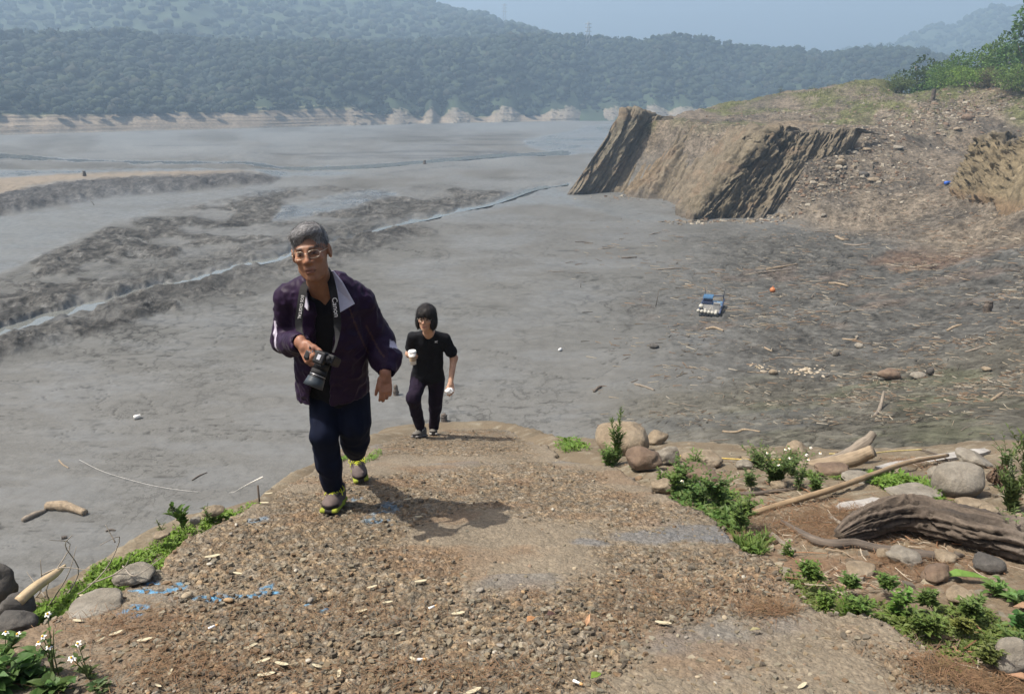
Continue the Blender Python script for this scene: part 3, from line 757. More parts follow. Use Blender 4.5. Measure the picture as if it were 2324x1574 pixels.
LEAFM = vcol_mat('woodland_leaves', 0.85, 0.8, 0.30, 0.0, trans=0.15)
def crowns(P, rad, seed, sub, nleaf, cols):
    """tree crowns as lumpy bodies with leaf sprays standing off them"""
    rg = np.random.default_rng(seed); v0, f0 = ICO[sub]
    n = len(P); V, F, C = [], [], []
    kinds = []
    for k in range(8):
        d = 1 + 0.42 * fbm(v0[:, 0] * 1.6 + k * 9, v0[:, 1] * 1.6, v0[:, 2] * 1.6, 3, seed + k)
        v = v0 * d[:, None] * np.array([1, 1, 0.85]); v[:, 2] = np.where(v[:, 2] < -.35, -.35 + .4 * (v[:, 2] + .35), v[:, 2])
        parts = [(v, f0)]
        dirs = rg.normal(size=(nleaf, 3)); dirs[:, 2] = np.abs(dirs[:, 2]) * .9 - .15; dirs /= np.linalg.norm(dirs, axis=1)[:, None]
        base = dirs * rg.uniform(.85, 1.2, (nleaf, 1)) * np.array([1, 1, .85]); lv = []
        for b in base:
            e = rg.normal(size=(3, 3)); e /= np.linalg.norm(e, axis=1)[:, None]; lv.append(b + e * rg.uniform(.14, .30))
        if nleaf: parts.append((np.vstack(lv), np.arange(nleaf * 3).reshape(-1, 3)))
        vv, ff = merge(parts); kinds.append((vv, ff[0]))
    o = 0
    for i in range(n):
        vv, ff = kinds[rg.integers(8)]
        a = rg.uniform(0, 6.28); c, s = math.cos(a), math.sin(a)
        w = vv * rad[i] * np.array([rg.uniform(.85, 1.2), rg.uniform(.85, 1.2), rg.uniform(.8, 1.25)])
        w = np.stack([w[:, 0] * c - w[:, 1] * s, w[:, 0] * s + w[:, 1] * c, w[:, 2]], 1) + P[i]
        V.append(w); F.append(ff + o); o += len(w)
        C.append(np.repeat(cols[i][None] * rg.uniform(.85, 1.12), len(w), 0))
    return np.vstack(V), np.vstack(F), np.vstack(C)
def wood_cols(rg, n):
    pal = np.array([[.013, .023, .014], [.018, .029, .014], [.010, .019, .013], [.030, .041, .017], [.026, .028, .017], [.015, .028, .018]])
    return pal[rg.choice(6, n, p=[.26, .26, .2, .10, .08, .10])]
def hill_wood():
    rg = np.random.default_rng(5)
    pts, rad = [], []
    ni, nj = HY.shape
    for _ in range(11500):
        ii = int(np.searchsorted(HP, rg.uniform(-200, 2330))); jj = int(rg.uniform(0, 48))
        if HT[jj] > 1.12: continue
        t = HT[jj]
        if t < 0.06 and HSP[ii] > .45: continue
        x, y, z = HU[ii] * HY[ii, jj] + rg.uniform(-5, 5), HY[ii, jj] + rg.uniform(-4, 4), HZ[ii, jj]
        # more of them where the slope faces us; the crest gets its own row
        pts.append((x, y, z)); rad.append((1.5 + 3.4 * rg.random() ** 2.2) * (0.75 if t < .1 else 1))
    for q in rg.uniform(-200, 2330, 620):                                       # crest
        i = int(np.searchsorted(HP, q))
        for k in range(1):
            jj = 43; pts.append((HU[i] * HY[i, jj] + rg.uniform(-1, 1), HY[i, jj] + rg.uniform(-9, 9), HZ[i, jj] + rg.uniform(-1, 2.5))); rad.append(rg.uniform(1.0, 3.4))
    pts = np.array(pts); rad = np.array(rad); pts[:, 2] += rad * .35
    V, F, C = crowns(pts, rad, 77, 1, 12, wood_cols(rg, len(pts)))
    me = new_mesh('woodland', V, F, LEAFM, True, {'Col': C}); obj('woodland', me, kind='stuff', label='dense woods covering the hill across the reservoir', cat='woodland')
    for name, B, n, seed, r0, lab in (('mountain_woodland', BH1, 5000, 6, 5, 'hazy woods covering the left mountain'), ('mountain_woodland', BH2, 2200, 7, 6.5, 'faint woods covering the peaked mountain at right')):
        u, Y, Z, t = B; ni, nj = Y.shape; p, r = [], []
        for _ in range(n):
            ii, jj = rg.integers(0, ni), rg.integers(3, 35)
            if rg.random() < .16: jj = rg.integers(31, 35)
            p.append((u[ii] * Y[ii, jj] + rg.uniform(-4, 4), Y[ii, jj] + rg.uniform(-6, 6), Z[ii, jj] + 2)); r.append(rg.uniform(.6, 1.2) * r0)
        V, F, C = crowns(np.array(p), np.array(r), seed, 1, 0, wood_cols(rg, n))
        me = new_mesh(name, V, F, LEAFM, True, {'Col': C}); obj(name, me, kind='stuff', label=lab, cat='woodland')
hill_wood()

# ------------------------------------------------------------------ haze: one box of pale air round everything
def make_haze():
    v, f = boxm(-1950, 2250, -60, 2300, -6.0, 275.0)
    m = bpy.data.materials.new('hazy_air'); m.use_nodes = True; nt = m.node_tree
    for n in list(nt.nodes):
        if n.type != 'OUTPUT_MATERIAL': nt.nodes.remove(n)
    out = [n for n in nt.nodes if n.type == 'OUTPUT_MATERIAL'][0]
    pv = nt.nodes.new('ShaderNodeVolumePrincipled')
    pv.inputs['Color'].default_value = HAZE_COL
    pv.inputs['Density'].default_value = HAZE_D
    pv.inputs['Anisotropy'].default_value = 0.25
    nt.links.new(pv.outputs[0], out.inputs['Volume'])
    obj('haze', new_mesh('haze', v, f, m, False), kind='stuff', label='pale blue haze in the air over the valley', cat='haze')
HAZE_COL = (0.51, 0.695, 0.90, 1); HAZE_D = 0.00066
make_haze()
# ================================================================== near bank and concrete ramp
_RY = np.array([-4, 0, 2, 4, 6, 7.8, 10, 14, 30.0]); _RH = np.array([1.35, 1.56, 1.76, 2.12, 2.72, 3.30, 4.0, 5.4, 11.0])
_ry = np.linspace(-4, 30, 400); _rh = np.interp(_ry, _RY, _RH)
_rh = np.convolve(np.pad(_rh, 9, mode='edge'), np.ones(19) / 19, 'valid')
def slope_z(x, y): return CAM[2] - np.interp(y, _ry, _rh)
def slopept(px, py): return march(px, py, slope_z, 0.8, 25, 500)
def wpoly(L): return [tuple(slopept(a, b)[:2]) for a, b in L]
RAMP = wpoly([(-420, 1700), (60, 1430), (170, 1385), (270, 1335), (345, 1285), (420, 1220), (475, 1185), (530, 1165), (600, 1132), (648, 1085), (690, 1062), (770, 1030), (830, 1002), (880, 972), (960, 957), (1040, 953), (1110, 951), (1170, 957), (1205, 972), (1250, 992), (1290, 1035), (1400, 1048), (1432, 1066), (1470, 1090), (1535, 1133), (1600, 1152),
              (1650, 1192), (1700, 1240), (1765, 1262), (1800, 1330), (1860, 1398), (1965, 1402), (2045, 1440), (2115, 1480), (2200, 1560), (2500, 1800)])
RAMP += [(4.2, 0.6), (-3.5, 0.6)]
BANK = wpoly([(-900, 1440), (-300, 1390), (0, 1375), (70, 1345), (160, 1295), (260, 1240), (350, 1190), (430, 1155), (520, 1138), (590, 1116), (680, 1056), (800, 1000), (880, 962), (980, 950), (1120, 946), (1210, 966), (1260, 984), (1400, 990), (1550, 996), (1750, 1003), (2000, 1006), (2150, 1002), (2324, 985), (2700, 970), (3600, 980)])
BANK += [(16, 3), (12, -6), (-9, -6), (-9, 1.5)]
def slab_level(x, y):
    """the ramp was poured in lifts: small steps across it"""
    s = 0.0
    for yy, dz, k, sd in ((2.93, 0.030, 0.10, 1), (4.25, 0.028, -0.05, 2), (5.6, 0.035, 0.06, 3), (6.9, 0.03, 0.02, 4)):
        s = s - dz * sstep(-0.02, 0.02, y - yy - k * x - 0.10 * fbm(x / .5, y * 0, oct=3, seed=400 + sd))
    return s + 0.055
def ramp_z(x, y):
    return slope_z(x, y) + slab_level(x, y) + 0.02 * fbm(x / .9, y / .9, oct=3, seed=403) - 0.03
def bank_z(x, y):
    sd = poly_sd(x, y, BANK)
    d = np.maximum(-sd - 0.05, 0)
    lip = np.minimum(d * 0.75, 0.9 * d ** 2 + 0.02 * d + 0.3 * d)
    z = slope_z(x, y) - 0.05 - np.where(d > 0, 0.45 * d + lip, 0)
    z = z + 0.035 * fbm(x / .5, y / .5, oct=4, seed=411) + 0.05 * fbm(x / 1.7, y / 1.7, oct=2, seed=413) * (x > 0)
    z = z - 0.10 * sstep(-0.15, 0.25, poly_sd(x, y, RAMP))
    return np.maximum(z, -3)
def bankpt(px, py): return march(px, py, bank_z, 0.8, 14, 600)
def ramppt(px, py): return march(px, py, ramp_z, 0.8, 14, 600)

def make_bank():
    us = np.linspace(-1.25, 1.25, 320)
    ys = np.concatenate([np.linspace(0.25, 1.6, 10)[:-1], np.geomspace(1.6, 9.5, 180)[:-1], np.geomspace(9.5, 26, 24)])
    X = us[None] * (ys[:, None] + 0.5); Y = np.repeat(ys[:, None], len(us), 1)
    Z = bank_z(X, Y)
    d1, d2, idn = worley(X / .05, Y / .05, 421)
    st = sstep(0.45, 0.1, d1) * (idn > .45); Z += st * 0.012 * (Y < 8)
    C = np.ones(X.shape + (3,)) * np.array([0.185, 0.140, 0.095]) * (1 + .25 * fbm(X / .3, Y / .3, oct=4, seed=423))[..., None]
    m = (0.5 * sstep(.1, .5, fbm(X / .6, Y / .6, oct=3, seed=425)))[..., None]; C = C * (1 - m) + np.array([.26, .21, .15]) * m
    m = (0.7 * st * (.6 + .4 * idn))[..., None]; C = C * (1 - m) + (np.array([.30, .26, .20]) * (.6 + .7 * idn[..., None])) * m
    # fallen pine needles: rust brown drifts
    q = slopept(1900, 1215); nd = np.exp(-(((X - q[0]) / 1.0) ** 2 + ((Y - q[1]) / .55) ** 2))
    q = slopept(2200, 1530); nd = np.maximum(nd, np.exp(-(((X - q[0]) / .5) ** 2 + ((Y - q[1]) / .3) ** 2)))
    m = (0.5 * nd * sstep(-.4, .2, fbm(X / .15, Y / .15, oct=3, seed=427)))[..., None]; C = C * (1 - m) + np.array([.20, .085, .040]) * m
    far = sstep(9, 13, Y)[..., None]; C = C * (1 - far) + np.array([.15, .135, .105]) * far
    V = np.stack([X, Y, Z], -1).reshape(-1, 3)
    C = C * np.array([.70, .72, .70])
    m = vcol_mat('bank_soil', 0.95, 60.0, .3, .6, .012)
    obj('bank', new_mesh('bank', V, grid_faces(len(ys), len(us)), m, True, {'Col': C.reshape(-1, 3)}), kind='structure', label='stony brown bank beside the ramp')
make_bank()

PAINT = [(350, 1340, 55, 20), (395, 1330, 30, 12), (480, 1352, 45, 7), (620, 1332, 34, 11), (560, 1350, 40, 6), (300, 1388, 34, 14), (258, 1424, 26, 8), (585, 1178, 26, 13), (860, 1176, 46, 14), (880, 1148, 30, 14), (795, 1128, 30, 6), (735, 1380, 12, 5), (700, 1368, 10, 4)]
def make_ramp():
    us = np.linspace(-0.80, 0.86, 530)
    ys = np.concatenate([np.linspace(0.7, 1.75, 24)[:-1], 1.75 * np.exp(np.linspace(0, math.log(9.3 / 1.75), 305))])
    X = us[None] * ys[:, None]; Y = np.repeat(ys[:, None], len(us), 1)
    sd = poly_sd(X, Y, RAMP) + 0.05 * fbm(X / .18, Y / .18, oct=4, seed=431)
    worn = sstep(-.05, .32, fbm(X / .8, Y / 1.1, oct=4, seed=433) + 0.25 * sstep(.3, 0.05, sd))        # cement skin still there
    for a, b, w in ((1470, 1215, .22), (1590, 1205, .3), (1340, 1225, .12), (340, 1370, .16), (2000, 1440, .3)):
        q = slopept(a, b); worn = np.maximum(worn, np.exp(-((X - q[0]) / w) ** 2 - ((Y - q[1]) / (w * .6)) ** 2))
    wx = X + .008 * fbm(X / .02, Y / .02, oct=2, seed=3); wy = Y + .008 * fbm(X / .02 + 7, Y / .02, oct=2, seed=5)
    a1, a2, aid = worley(wx / .042, wy / .034, 435); b1, b2, bid = worley(wx / .020, wy / .017, 437)
    big = (aid > .38); sml = (bid > .3)
    h = np.maximum(big * np.clip(.62 - a1 * 1.05, 0, .5) * 2 * 0.011 * (.5 + aid), sml * np.clip(.6 - b1, 0, .5) * 2 * .006)
    rel = (1 - .6 * worn) * h
    rel += .006 * fbm(X / .09, Y / .09, oct=4, seed=439) - .010 * (1 - worn)
    Z = ramp_z(X, Y) + rel
    wall = sstep(0.03, -0.012, sd)
    Z = Z - wall * 0.30
    C = np.ones(X.shape + (3,)) * np.array([.200, .165, .122])
    tone = np.where(big & (a1 < .55), aid, np.where(sml, bid * .9, .35))
    pal = np.array([[.15, .135, .11], [.24, .185, .125], [.20, .18, .15], [.30, .235, .160], [.17, .125, .085], [.27, .24, .195]])
    pi = (np.floor(tone * 37) % 6).astype(int)
    stc = pal[pi]; m = ((1 - worn) * np.where((h > .0025), .85, .15))[..., None]; C = C * (1 - m) + stc * m
    gap = sstep(.0025, .0, h)[..., None] * (1 - worn)[..., None] * .35; C = C * (1 - gap) + np.array([.15, .115, .08]) * gap
    m = (.55 * worn)[..., None]; C = C * (1 - m) + np.array([.215, .185, .145]) * m
    C *= (1 + .20 * fbm(X / .5, Y / .5, oct=5, seed=441) + .10 * fbm(X / .05, Y / .05, oct=2, seed=443))[..., None]
    m = (.35 * sstep(.15, .5, fbm(X / .35, Y / .25, oct=4, seed=445)))[..., None]; C = C * (1 - m) + np.array([.21, .125, .07]) * m      # rusty needle dust
    m = (.5 * np.clip(worn, 0, 1) * sstep(.2, .5, fbm(X / .7 + 4, Y / .4, oct=3, seed=447)))[..., None]; C = C * (1 - m) + np.array([.16, .165, .17]) * m
    for a, b, w in ((1470, 1215, .20), (1585, 1205, .24), (1345, 1228, .10), (1640, 1220, .12)):
        q = slopept(a, b); m = (.75 * sstep(.25, .6, np.exp(-((X - q[0]) / w) ** 2 - ((Y - q[1]) / (w * .5)) ** 2) + .25 * fbm(X / .08, Y / .06, oct=4, seed=455)))[..., None]; C = C * (1 - m) + np.array([.150, .154, .162]) * (1 + .2 * fbm(X / .03, Y / .03, oct=2, seed=457))[..., None] * m
    speck = sstep(-.02, .16, fbm(X / .05, Y / .035, oct=4, seed=449))
    for a, b, w, hh in PAINT:
        q = ramppt(a, b); q2 = ramppt(a + w, b); q3 = ramppt(a, b - hh)
        e = ((X - q[0]) / abs(q2[0] - q[0])) ** 2 + ((Y - q[1]) / abs(q3[1] - q[1])) ** 2
        faint = .45 if a > 565 and b < 1200 else .95
        m = (faint * speck * sstep(1.25, .55, e + .5 * fbm(X / .06, Y / .05, oct=3, seed=451)))[..., None]
        C = C * (1 - m) + np.array([.12, .31, .52]) * m
    C = C * np.array([.86, .85, .82])
    C = C * (1 - .35 * sstep(0.03, -.01, sd)[..., None]) + .35 * sstep(.03, -.01, sd)[..., None] * np.array([.27, .24, .19])
    V = np.stack([X, Y, Z], -1).reshape(-1, 3); F = grid_faces(len(ys), len(us))
    keep = (sd.ravel()[F] > -0.028).any(1); F = F[keep]
    used = np.unique(F); mp = np.full(len(V), -1); mp[used] = np.arange(len(used))
    t = NT('ramp_concrete'); co = t.coord('Object'); nz = t.noise(co, 120, 5, .7); dn = t.n('ShaderNodeVectorMath'); dn.operation = 'MULTIPLY_ADD'
    nzv = t.n('ShaderNodeTexNoise'); nzv.inputs['Scale'].default_value = 55; t.l(co, nzv.inputs['Vector']); t.l(nzv.outputs['Color'], dn.inputs[0]); dn.inputs[1].default_value = (.012, .012, .012); t.l(co, dn.inputs[2])
    ag = t.attr('agg').outputs['Fac']; hs, cs = [], None
    for sc, w in ((38.0, 1.0), (85.0, .6)):
        v = t.n('ShaderNodeTexVoronoi'); v.inputs['Scale'].default_value = sc; t.l(dn.outputs[0], v.inputs['Vector'])
        k = t.ramp(t.math('MULTIPLY', t.n_sep(v.outputs['Color']), 1.0), [(.05, (.66,) * 3), (.4, (1.08, 1.07, 1.05)), (.75, (1.34,) * 3), (.97, (1.75, 1.72, 1.66))]); e_ = t.ramp(v.outputs['Distance'], [(.30, (1,) * 3), (.64, (.62, .58, .54))])
        k = t.mix(1.0, k, e_, 'MULTIPLY'); cs = k if cs is None else t.mix(.5, cs, k)
        hs.append(t.math('MULTIPLY', t.math('SUBTRACT', .6, v.outputs['Distance']), w))
    kk = t.mix(ag, (1, 1, 1), cs); n2 = t.ramp(nz, [(.3, (.80,) * 3), (.7, (1.18,) * 3)])
    c = t.mix(1.0, t.mix(1.0, t.attr('Col').outputs[0], kk, 'MULTIPLY'), n2, 'MULTIPLY')
    hh = t.math('ADD', t.math('MULTIPLY', t.math('MAXIMUM', hs[0], hs[1]), t.math('ADD', t.math('MULTIPLY', ag, 1.6), .25)), t.math('MULTIPLY', nz, .35))
    m = t.set(c, .92, bump=hh, bs=.9, bd=.012, Specular_IOR_Level=.2)
    obj('ramp', new_mesh('ramp', V[used], mp[F], m, True, {'Col': np.clip(C, .01, 1).reshape(-1, 3)[used], 'agg': np.clip(.42 + .6 * (1 - worn), 0, 1).ravel()[used]}), kind='structure', label='worn gravelly concrete ramp leading down to the mud')
make_ramp()

# ------------------------------------------------------------------ stones
def stone_shape(seed, sub=2, squash=.7, lump=.35, angular=0.35):
    v, f = ICO[sub]; s = seed * 3.7
    d = 1 + lump * fbm(v[:, 0] * 1.1 + s, v[:, 1] * 1.1, v[:, 2] * 1.1, 3, seed)
    v = v * d[:, None]
    if angular:
        rg = np.random.default_rng(seed)
        for _ in range(7):
            n = rg.normal(size=3); n /= np.linalg.norm(n); c = rg.uniform(.45, .8)
            k = v @ n - c; v = v - np.outer(np.maximum(k, 0) * angular, n)
    return v * np.array([1, 1, squash]), f
def scatter_stones(name, P, size, cols, seed, label, mat, sub=1, cat='stones'):
    rg = np.random.default_rng(seed)
    if sub == 0:
        kinds = []
        for k in range(16):
            n = 5; a = np.arange(n) * 6.283 / n + rg.normal(size=n) * .28; r = rg.uniform(.65, 1.2, n); hh = rg.uniform(.22, .55); tp = rg.uniform(.55, .85); tl = rg.normal(size=2) * .16
            b = np.column_stack([np.cos(a) * r, np.sin(a) * r, np.full(n, -hh * .6)]); t = np.column_stack([np.cos(a) * r * tp, np.sin(a) * r * tp, np.full(n, hh)]); t[:, 2] += t[:, :2] @ tl
            q = np.arange(n); q2 = (q + 1) % n; f = np.vstack([np.stack([q, q2, n + q2], 1), np.stack([q, n + q2, n + q], 1), [[n, n + 1, n + 2], [n, n + 2, n + 3], [n, n + 3, n + 4]]])
            kinds.append((np.vstack([b, t]), f))
    else: kinds = [stone_shape(seed + k, sub, rg.uniform(.28, .6), .5, .8) for k in range(10)]
    V, F, C, o = [], [], [], 0
    for i in range(len(P)):
        v, f = kinds[rg.integers(len(kinds))]
        w = (v * size[i] * np.array([rg.uniform(.8, 1.5), rg.uniform(.7, 1.1), rg.uniform(.7, 1.1)])) @ (rotz(rg.uniform(0, 6.3)) @ np.array(Matrix.Rotation(rg.normal() * .22, 3, 'X'))).T + P[i] + [0, 0, size[i] * (.15 if sub else .02)]
        V.append(w); F.append(f + o); o += len(w); C.append(np.repeat(cols[i][None], len(w), 0))
    me = new_mesh(name, np.vstack(V), np.vstack(F), mat, False, {'Col': np.vstack(C)})
    return obj(name, me, kind='stuff', label=label, cat=cat)
STONEM = vcol_mat('loose_stone', 0.85, 25.0, .25, .4, .006)
GP = np.array([[.25, .205, .145], [.31, .235, .15], [.20, .165, .125], [.36, .30, .215], [.25, .165, .10], [.17, .135, .10], [.28, .24, .18]]) * np.array([.58, .60, .60])
def ramp_gravel():
    rg = np.random.default_rng(21); P, S = [], []
    n = 0
    while n < 30000:
        y = 1.75 + 7.0 * rg.random() ** 1.5; x = rg.uniform(-.7, .8) * y
        P.append((x, y)); n += 1
    P = np.array(P); x, y = P[:, 0], P[:, 1]
    sd = poly_sd(x, y, RAMP)
    dens = .30 + .9 * fbm(x / .45, y / .4, oct=4, seed=461) + .75 * sstep(3.0, 2.2, y) * sstep(.8, -1.0, x) + .4 * sstep(3.6, 2.4, y) + .5 * np.exp(-((y - 2.95 - .1 * x) / .14) ** 2)
    dens *= 1 - .8 * sstep(-.02, .30, fbm(x / .8, y / 1.1, oct=4, seed=433) + .2 * sstep(.3, .05, sd)) * sstep(2.2, 3.0, y + .5 * x)
    k = (sd > .02) & (rg.random(len(P)) < dens); P = P[k]; x, y = P[:, 0], P[:, 1]
    z = ramp_z(x, y)
    s = .004 + .0120 * rg.random(len(P)) ** 2.6
    scatter_stones('gravel', np.column_stack([x, y, z]), s, GP[rg.integers(0, 7, len(P))] * rg.uniform(.75, 1.15, (len(P), 1)), 31, 'loose brown gravel strewn over the ramp', STONEM, 0, cat='gravel')
    # bank rubble
    n = 2600; y = 1.8 + 5.2 * rg.random(n) ** 1.2; x = rg.uniform(.1, .95, n) * (y + .4)
    k = (poly_sd(x, y, RAMP) < -.04) & (poly_sd(x, y, BANK) > -.1) & (rg.random(n) < .45 + .5 * fbm(x / .5, y / .5, oct=3, seed=463)); x, y = x[k], y[k]
    s = .006 + .035 * rg.random(len(x)) ** 3.2
    scatter_stones('rubble', np.column_stack([x, y, bank_z(x, y)]), s, GP[rg.integers(0, 7, len(x))] * rg.uniform(.75, 1.2, (len(x), 1)), 41, 'small mixed stones littering the right bank', STONEM, 0, cat='rubble')
ramp_gravel()
PEB = [stone_shape(500 + k, 2, .55, .3) for k in range(6)]
def pebbles():
    rg = np.random.default_rng(55)
    mats = [simple_mat('pebble_%s' % n, c, .8, .22, 30, .25, .004) for n, c in (('tan', (.30, .245, .17)), ('grey', (.225, .20, .165)), ('ochre', (.31, .21, .115)), ('pale', (.36, .33, .27)), ('brown', (.20, .145, .10)))]
    meshes = [[new_mesh('pebble', v, f, m) for v, f in PEB] for m in mats]
    spots = [(425, 1353, 26), (520, 1362, 22), (705, 1362, 16), (1090, 1340, 20), (700, 1500, 16), (1645, 1402, 14), (610, 1480, 18), (1135, 1465, 16), (635, 1530, 16), (820, 1480, 10), (1325, 1475, 13), (170, 1510, 14), (255, 1440, 14), (410, 1470, 15)]
    for a in range(150):
        spots.append((rg.uniform(120, 2150), 1574 - 420 * rg.random() ** 1.6, rg.uniform(6, 13)))
    for px, py, w in spots:
        p = ramppt(px, py)
        if poly_sd(np.array([p[0]]), np.array([p[1]]), RAMP)[0] < .04: continue
        dep = p[1] * math.cos(PITCH) + (CAM[2] - p[2]) * math.sin(PITCH); r = w * dep / FPX * .5
        o = obj('pebble', meshes[rg.choice(5, p=[.34, .22, .14, .1, .2])][rg.integers(6)], None, 'loose rounded pebble lying on the gravelly ramp', 'pebble', 'loose pebbles on the ramp', None, (p[0], p[1], p[2] + r * .25))
        o.rotation_euler = (rg.uniform(-.2, .2), rg.uniform(-.2, .2), rg.uniform(0, 6.3)); q = rg.uniform(.8, 1.3); o.scale = (r * q, r / q, r * rg.uniform(.75, 1.1))
pebbles()

def grain_mat(name, dark, light, scale=6, stretch=18, rough=.85, bs=.6, bd=.01):
    t = NT(name); a = t.attr('Grain'); co = t.n('ShaderNodeMapping'); co.inputs['Scale'].default_value = (1, stretch, stretch)
    t.l(a.outputs['Vector'], co.inputs[0])
    nz = t.noise(co.outputs[0], scale, 6, .65); n2 = t.noise(t.coord('Object'), 9, 4)
    c = t.ramp(nz, [(.32, dark), (.68, light)]); k = t.ramp(n2, [(.3, (.75,) * 3), (.7, (1.2,) * 3)])
    return t.set(t.mix(1.0, c, k, 'MULTIPLY'), rough, bump=nz, bs=bs, bd=bd)
WOOD = grain_mat('driftwood_grey', (.11, .09, .07), (.27, .225, .172), 4, 12)
WOODT = grain_mat('driftwood_tan', (.16, .118, .075), (.32, .25, .168), 4, 12)
WOODD = grain_mat('driftwood_dark', (.045, .036, .028), (.14, .11, .085), 4, 12)
def wood_mesh(name, pts, rad, n=12, m=26, mat=None, lump=.18, knots=0, seed=0, grain=.06, endcut=True):
    P = smooth_path(np.asarray(pts, float), m); r = np.interp(np.linspace(0, 1, m), np.linspace(0, 1, len(rad)), rad)
    s = np.linspace(0, 1, m); r = r * (1 + lump * fbm(s * 5 + seed, s * 0, oct=3, seed=seed))
    v, F = tube(P, r, n)
    body = v[:m * n].reshape(m, n, 3); ang = np.linspace(0, 2 * math.pi, n, endpoint=False)
    L = np.concatenate([[0], np.cumsum(np.linalg.norm(np.diff(P, axis=0), axis=1))])
    d = 1 + lump * fbm(np.cos(ang)[None] * 1.2 + 3 * s[:, None] * 3, np.sin(ang)[None] * 1.2 + seed, oct=3, seed=seed + 3) + grain * fbm(ang[None] * 3.2 + .6 * fbm(L[:, None] * 3, ang[None], oct=2, seed=seed), L[:, None] * 2.5, oct=3, seed=seed + 5)
    body = P[:, None] + (body - P[:, None]) * d[..., None]
    v[:m * n] = body.reshape(-1, 3)
    G = np.zeros((len(v), 3)); G[:m * n, 0] = np.repeat(L, n); G[:m * n, 1] = np.tile(np.cos(ang), m) * .08 + seed; G[:m * n, 2] = np.tile(np.sin(ang), m) * .08
    G[m * n:] = [[0, seed, 0], [L[-1], seed, 0]]
    return new_mesh(name, v, F, mat, True, {'Grain': np.hstack([G, np.ones((len(G), 1))])})
def dep(p): return p[1] * math.cos(PITCH) + (CAM[2] - p[2]) * math.sin(PITCH)
def wood_at(name, q, rad, label, cat, mat=WOOD, n=18, m=40, **kw):
    pts = np.array([at(*a) for a in q]); o = pts[0].copy()
    return obj(name, wood_mesh(name, pts - o, rad, n, m, mat, **kw), None, label, cat, None, None, tuple(o))
def wood_on(name, pxs, rad, fn, label, cat, group=None, mat=WOOD, lift=.8, n=12, m=26, **kw):
    """piece of wood lying through photo spots, resting on the surface fn"""
    pts = []
    for i, q in enumerate(pxs):
        p = fn(q[0], q[1]).copy(); r = np.interp(i / (len(pxs) - 1), np.linspace(0, 1, len(rad)), rad)
        p[2] += r * lift + (q[2] if len(q) > 2 else 0); pts.append(p)
    pts = np.array(pts); o = pts[0].copy()
    return obj(name, wood_mesh(name, pts - o, rad, n, m, mat, **kw), None, label, cat, group, None, tuple(o))

# ------------------------------------------------------------------ boulders
def boulder_mat(name, c1, c2, c3, sc=5):
    t = NT(name); co = t.coord('Object'); n1 = t.noise(co, sc, 6); n2 = t.noise(co, sc * 7, 8, .75)
    c = t.ramp(n1, [(.3, c1), (.5, c2), (.72, c3)]); k = t.ramp(n2, [(.3, (.70,) * 3), (.7, (1.22,) * 3)])
    return t.set(t.mix(1.0, c, k, 'MULTIPLY'), .85, bump=t.math('ADD', n1, t.math('MULTIPLY', n2, .5)), bs=.8, bd=.03)
BM_TAN = boulder_mat('boulder_tan', (.14, .105, .066), (.215, .168, .112), (.26, .215, .155))
BM_GREY = boulder_mat('boulder_grey', (.13, .112, .086), (.205, .182, .145), (.26, .238, .20))
BM_RED = boulder_mat('boulder_brown', (.09, .06, .04), (.14, .094, .062), (.18, .136, .092))
BM_DARK = boulder_mat('boulder_dark', (.045, .04, .036), (.07, .064, .056), (.10, .09, .078))
def boulder(px, py, w, h, mat, label, seed, fn=bankpt, ang=.45, depth=.85, rot=0.0, tilt=0.0, sink=.25, cat='boulder', name='boulder', group=None, sub=4, lump=.42):
    p = fn(px, py); k = dep(p) / FPX; a, c = w * k / 2, h * k / 2
    v, f = stone_shape(seed, sub, 1.0, lump, ang)
    v = v * np.array([a, a * depth, c]); v[:, 2] = np.where(v[:, 2] < -c * .6, -c * .6 + .3 * (v[:, 2] + c * .6), v[:, 2])
    d = .03 * c * fbm(v[:, 0] / c * 3, v[:, 1] / c * 3, v[:, 2] / c * 3, 3, seed + 9); n = v / (np.linalg.norm(v, axis=1)[:, None] + 1e-9); v = v + n * d[:, None]
    o = obj(name, new_mesh(name, v, f, mat), None, label, cat, group, None, (p[0], p[1] + a * depth * .5, p[2] + c * (1 - sink) * .9)); o.rotation_euler = (tilt * .4, tilt, rot)
    return o
boulder(1418, 1032, 130, 88, BM_TAN, 'largest rounded tan boulder behind the tall weed at the ramp corner', 601)
boulder(1455, 1070, 92, 56, BM_RED, 'dark brown boulder under the big rounded one by the ramp', 603, ang=.8, rot=.4)
boulder(1495, 1008, 52, 32, BM_TAN, 'pale cracked stone right behind the largest rounded boulder', 605, ang=.5)
boulder(1522, 1055, 66, 46, BM_GREY, 'grey angular block right of the dark brown boulder', 607, ang=.9)
boulder(1603, 1062, 92, 36, BM_TAN, 'smooth oval tan stone below the yellow rope', 609)
boulder(1590, 1092, 100, 38, BM_RED, 'reddish brown flat rock behind the white flowered weed', 611, ang=.5)
boulder(1510, 1120, 60, 34, BM_TAN, 'low tan rock between ramp edge and leafy weed', 613)
boulder(1808, 1032, 62, 30, BM_TAN, 'grey-tan stone against the forked driftwood', 615)
boulder(1690, 1066, 42, 26, BM_GREY, 'small grey stone left of the bushy weed', 617)
boulder(2178, 1128, 122, 100, BM_GREY, 'big pale egg-shaped boulder right of the grass patch', 619, lump=.14)
boulder(2216, 1062, 80, 44, BM_GREY, 'grey flat slab tilted behind the pale egg-shaped boulder', 621, ang=1.0, tilt=.35)
boulder(2128, 1092, 46, 40, BM_GREY, 'half-hidden grey stone left of the egg-shaped boulder', 623)
boulder(2165, 1164, 56, 22, BM_TAN, 'small tan cobble in front of the egg-shaped boulder', 625, cat='stone', name='stone')
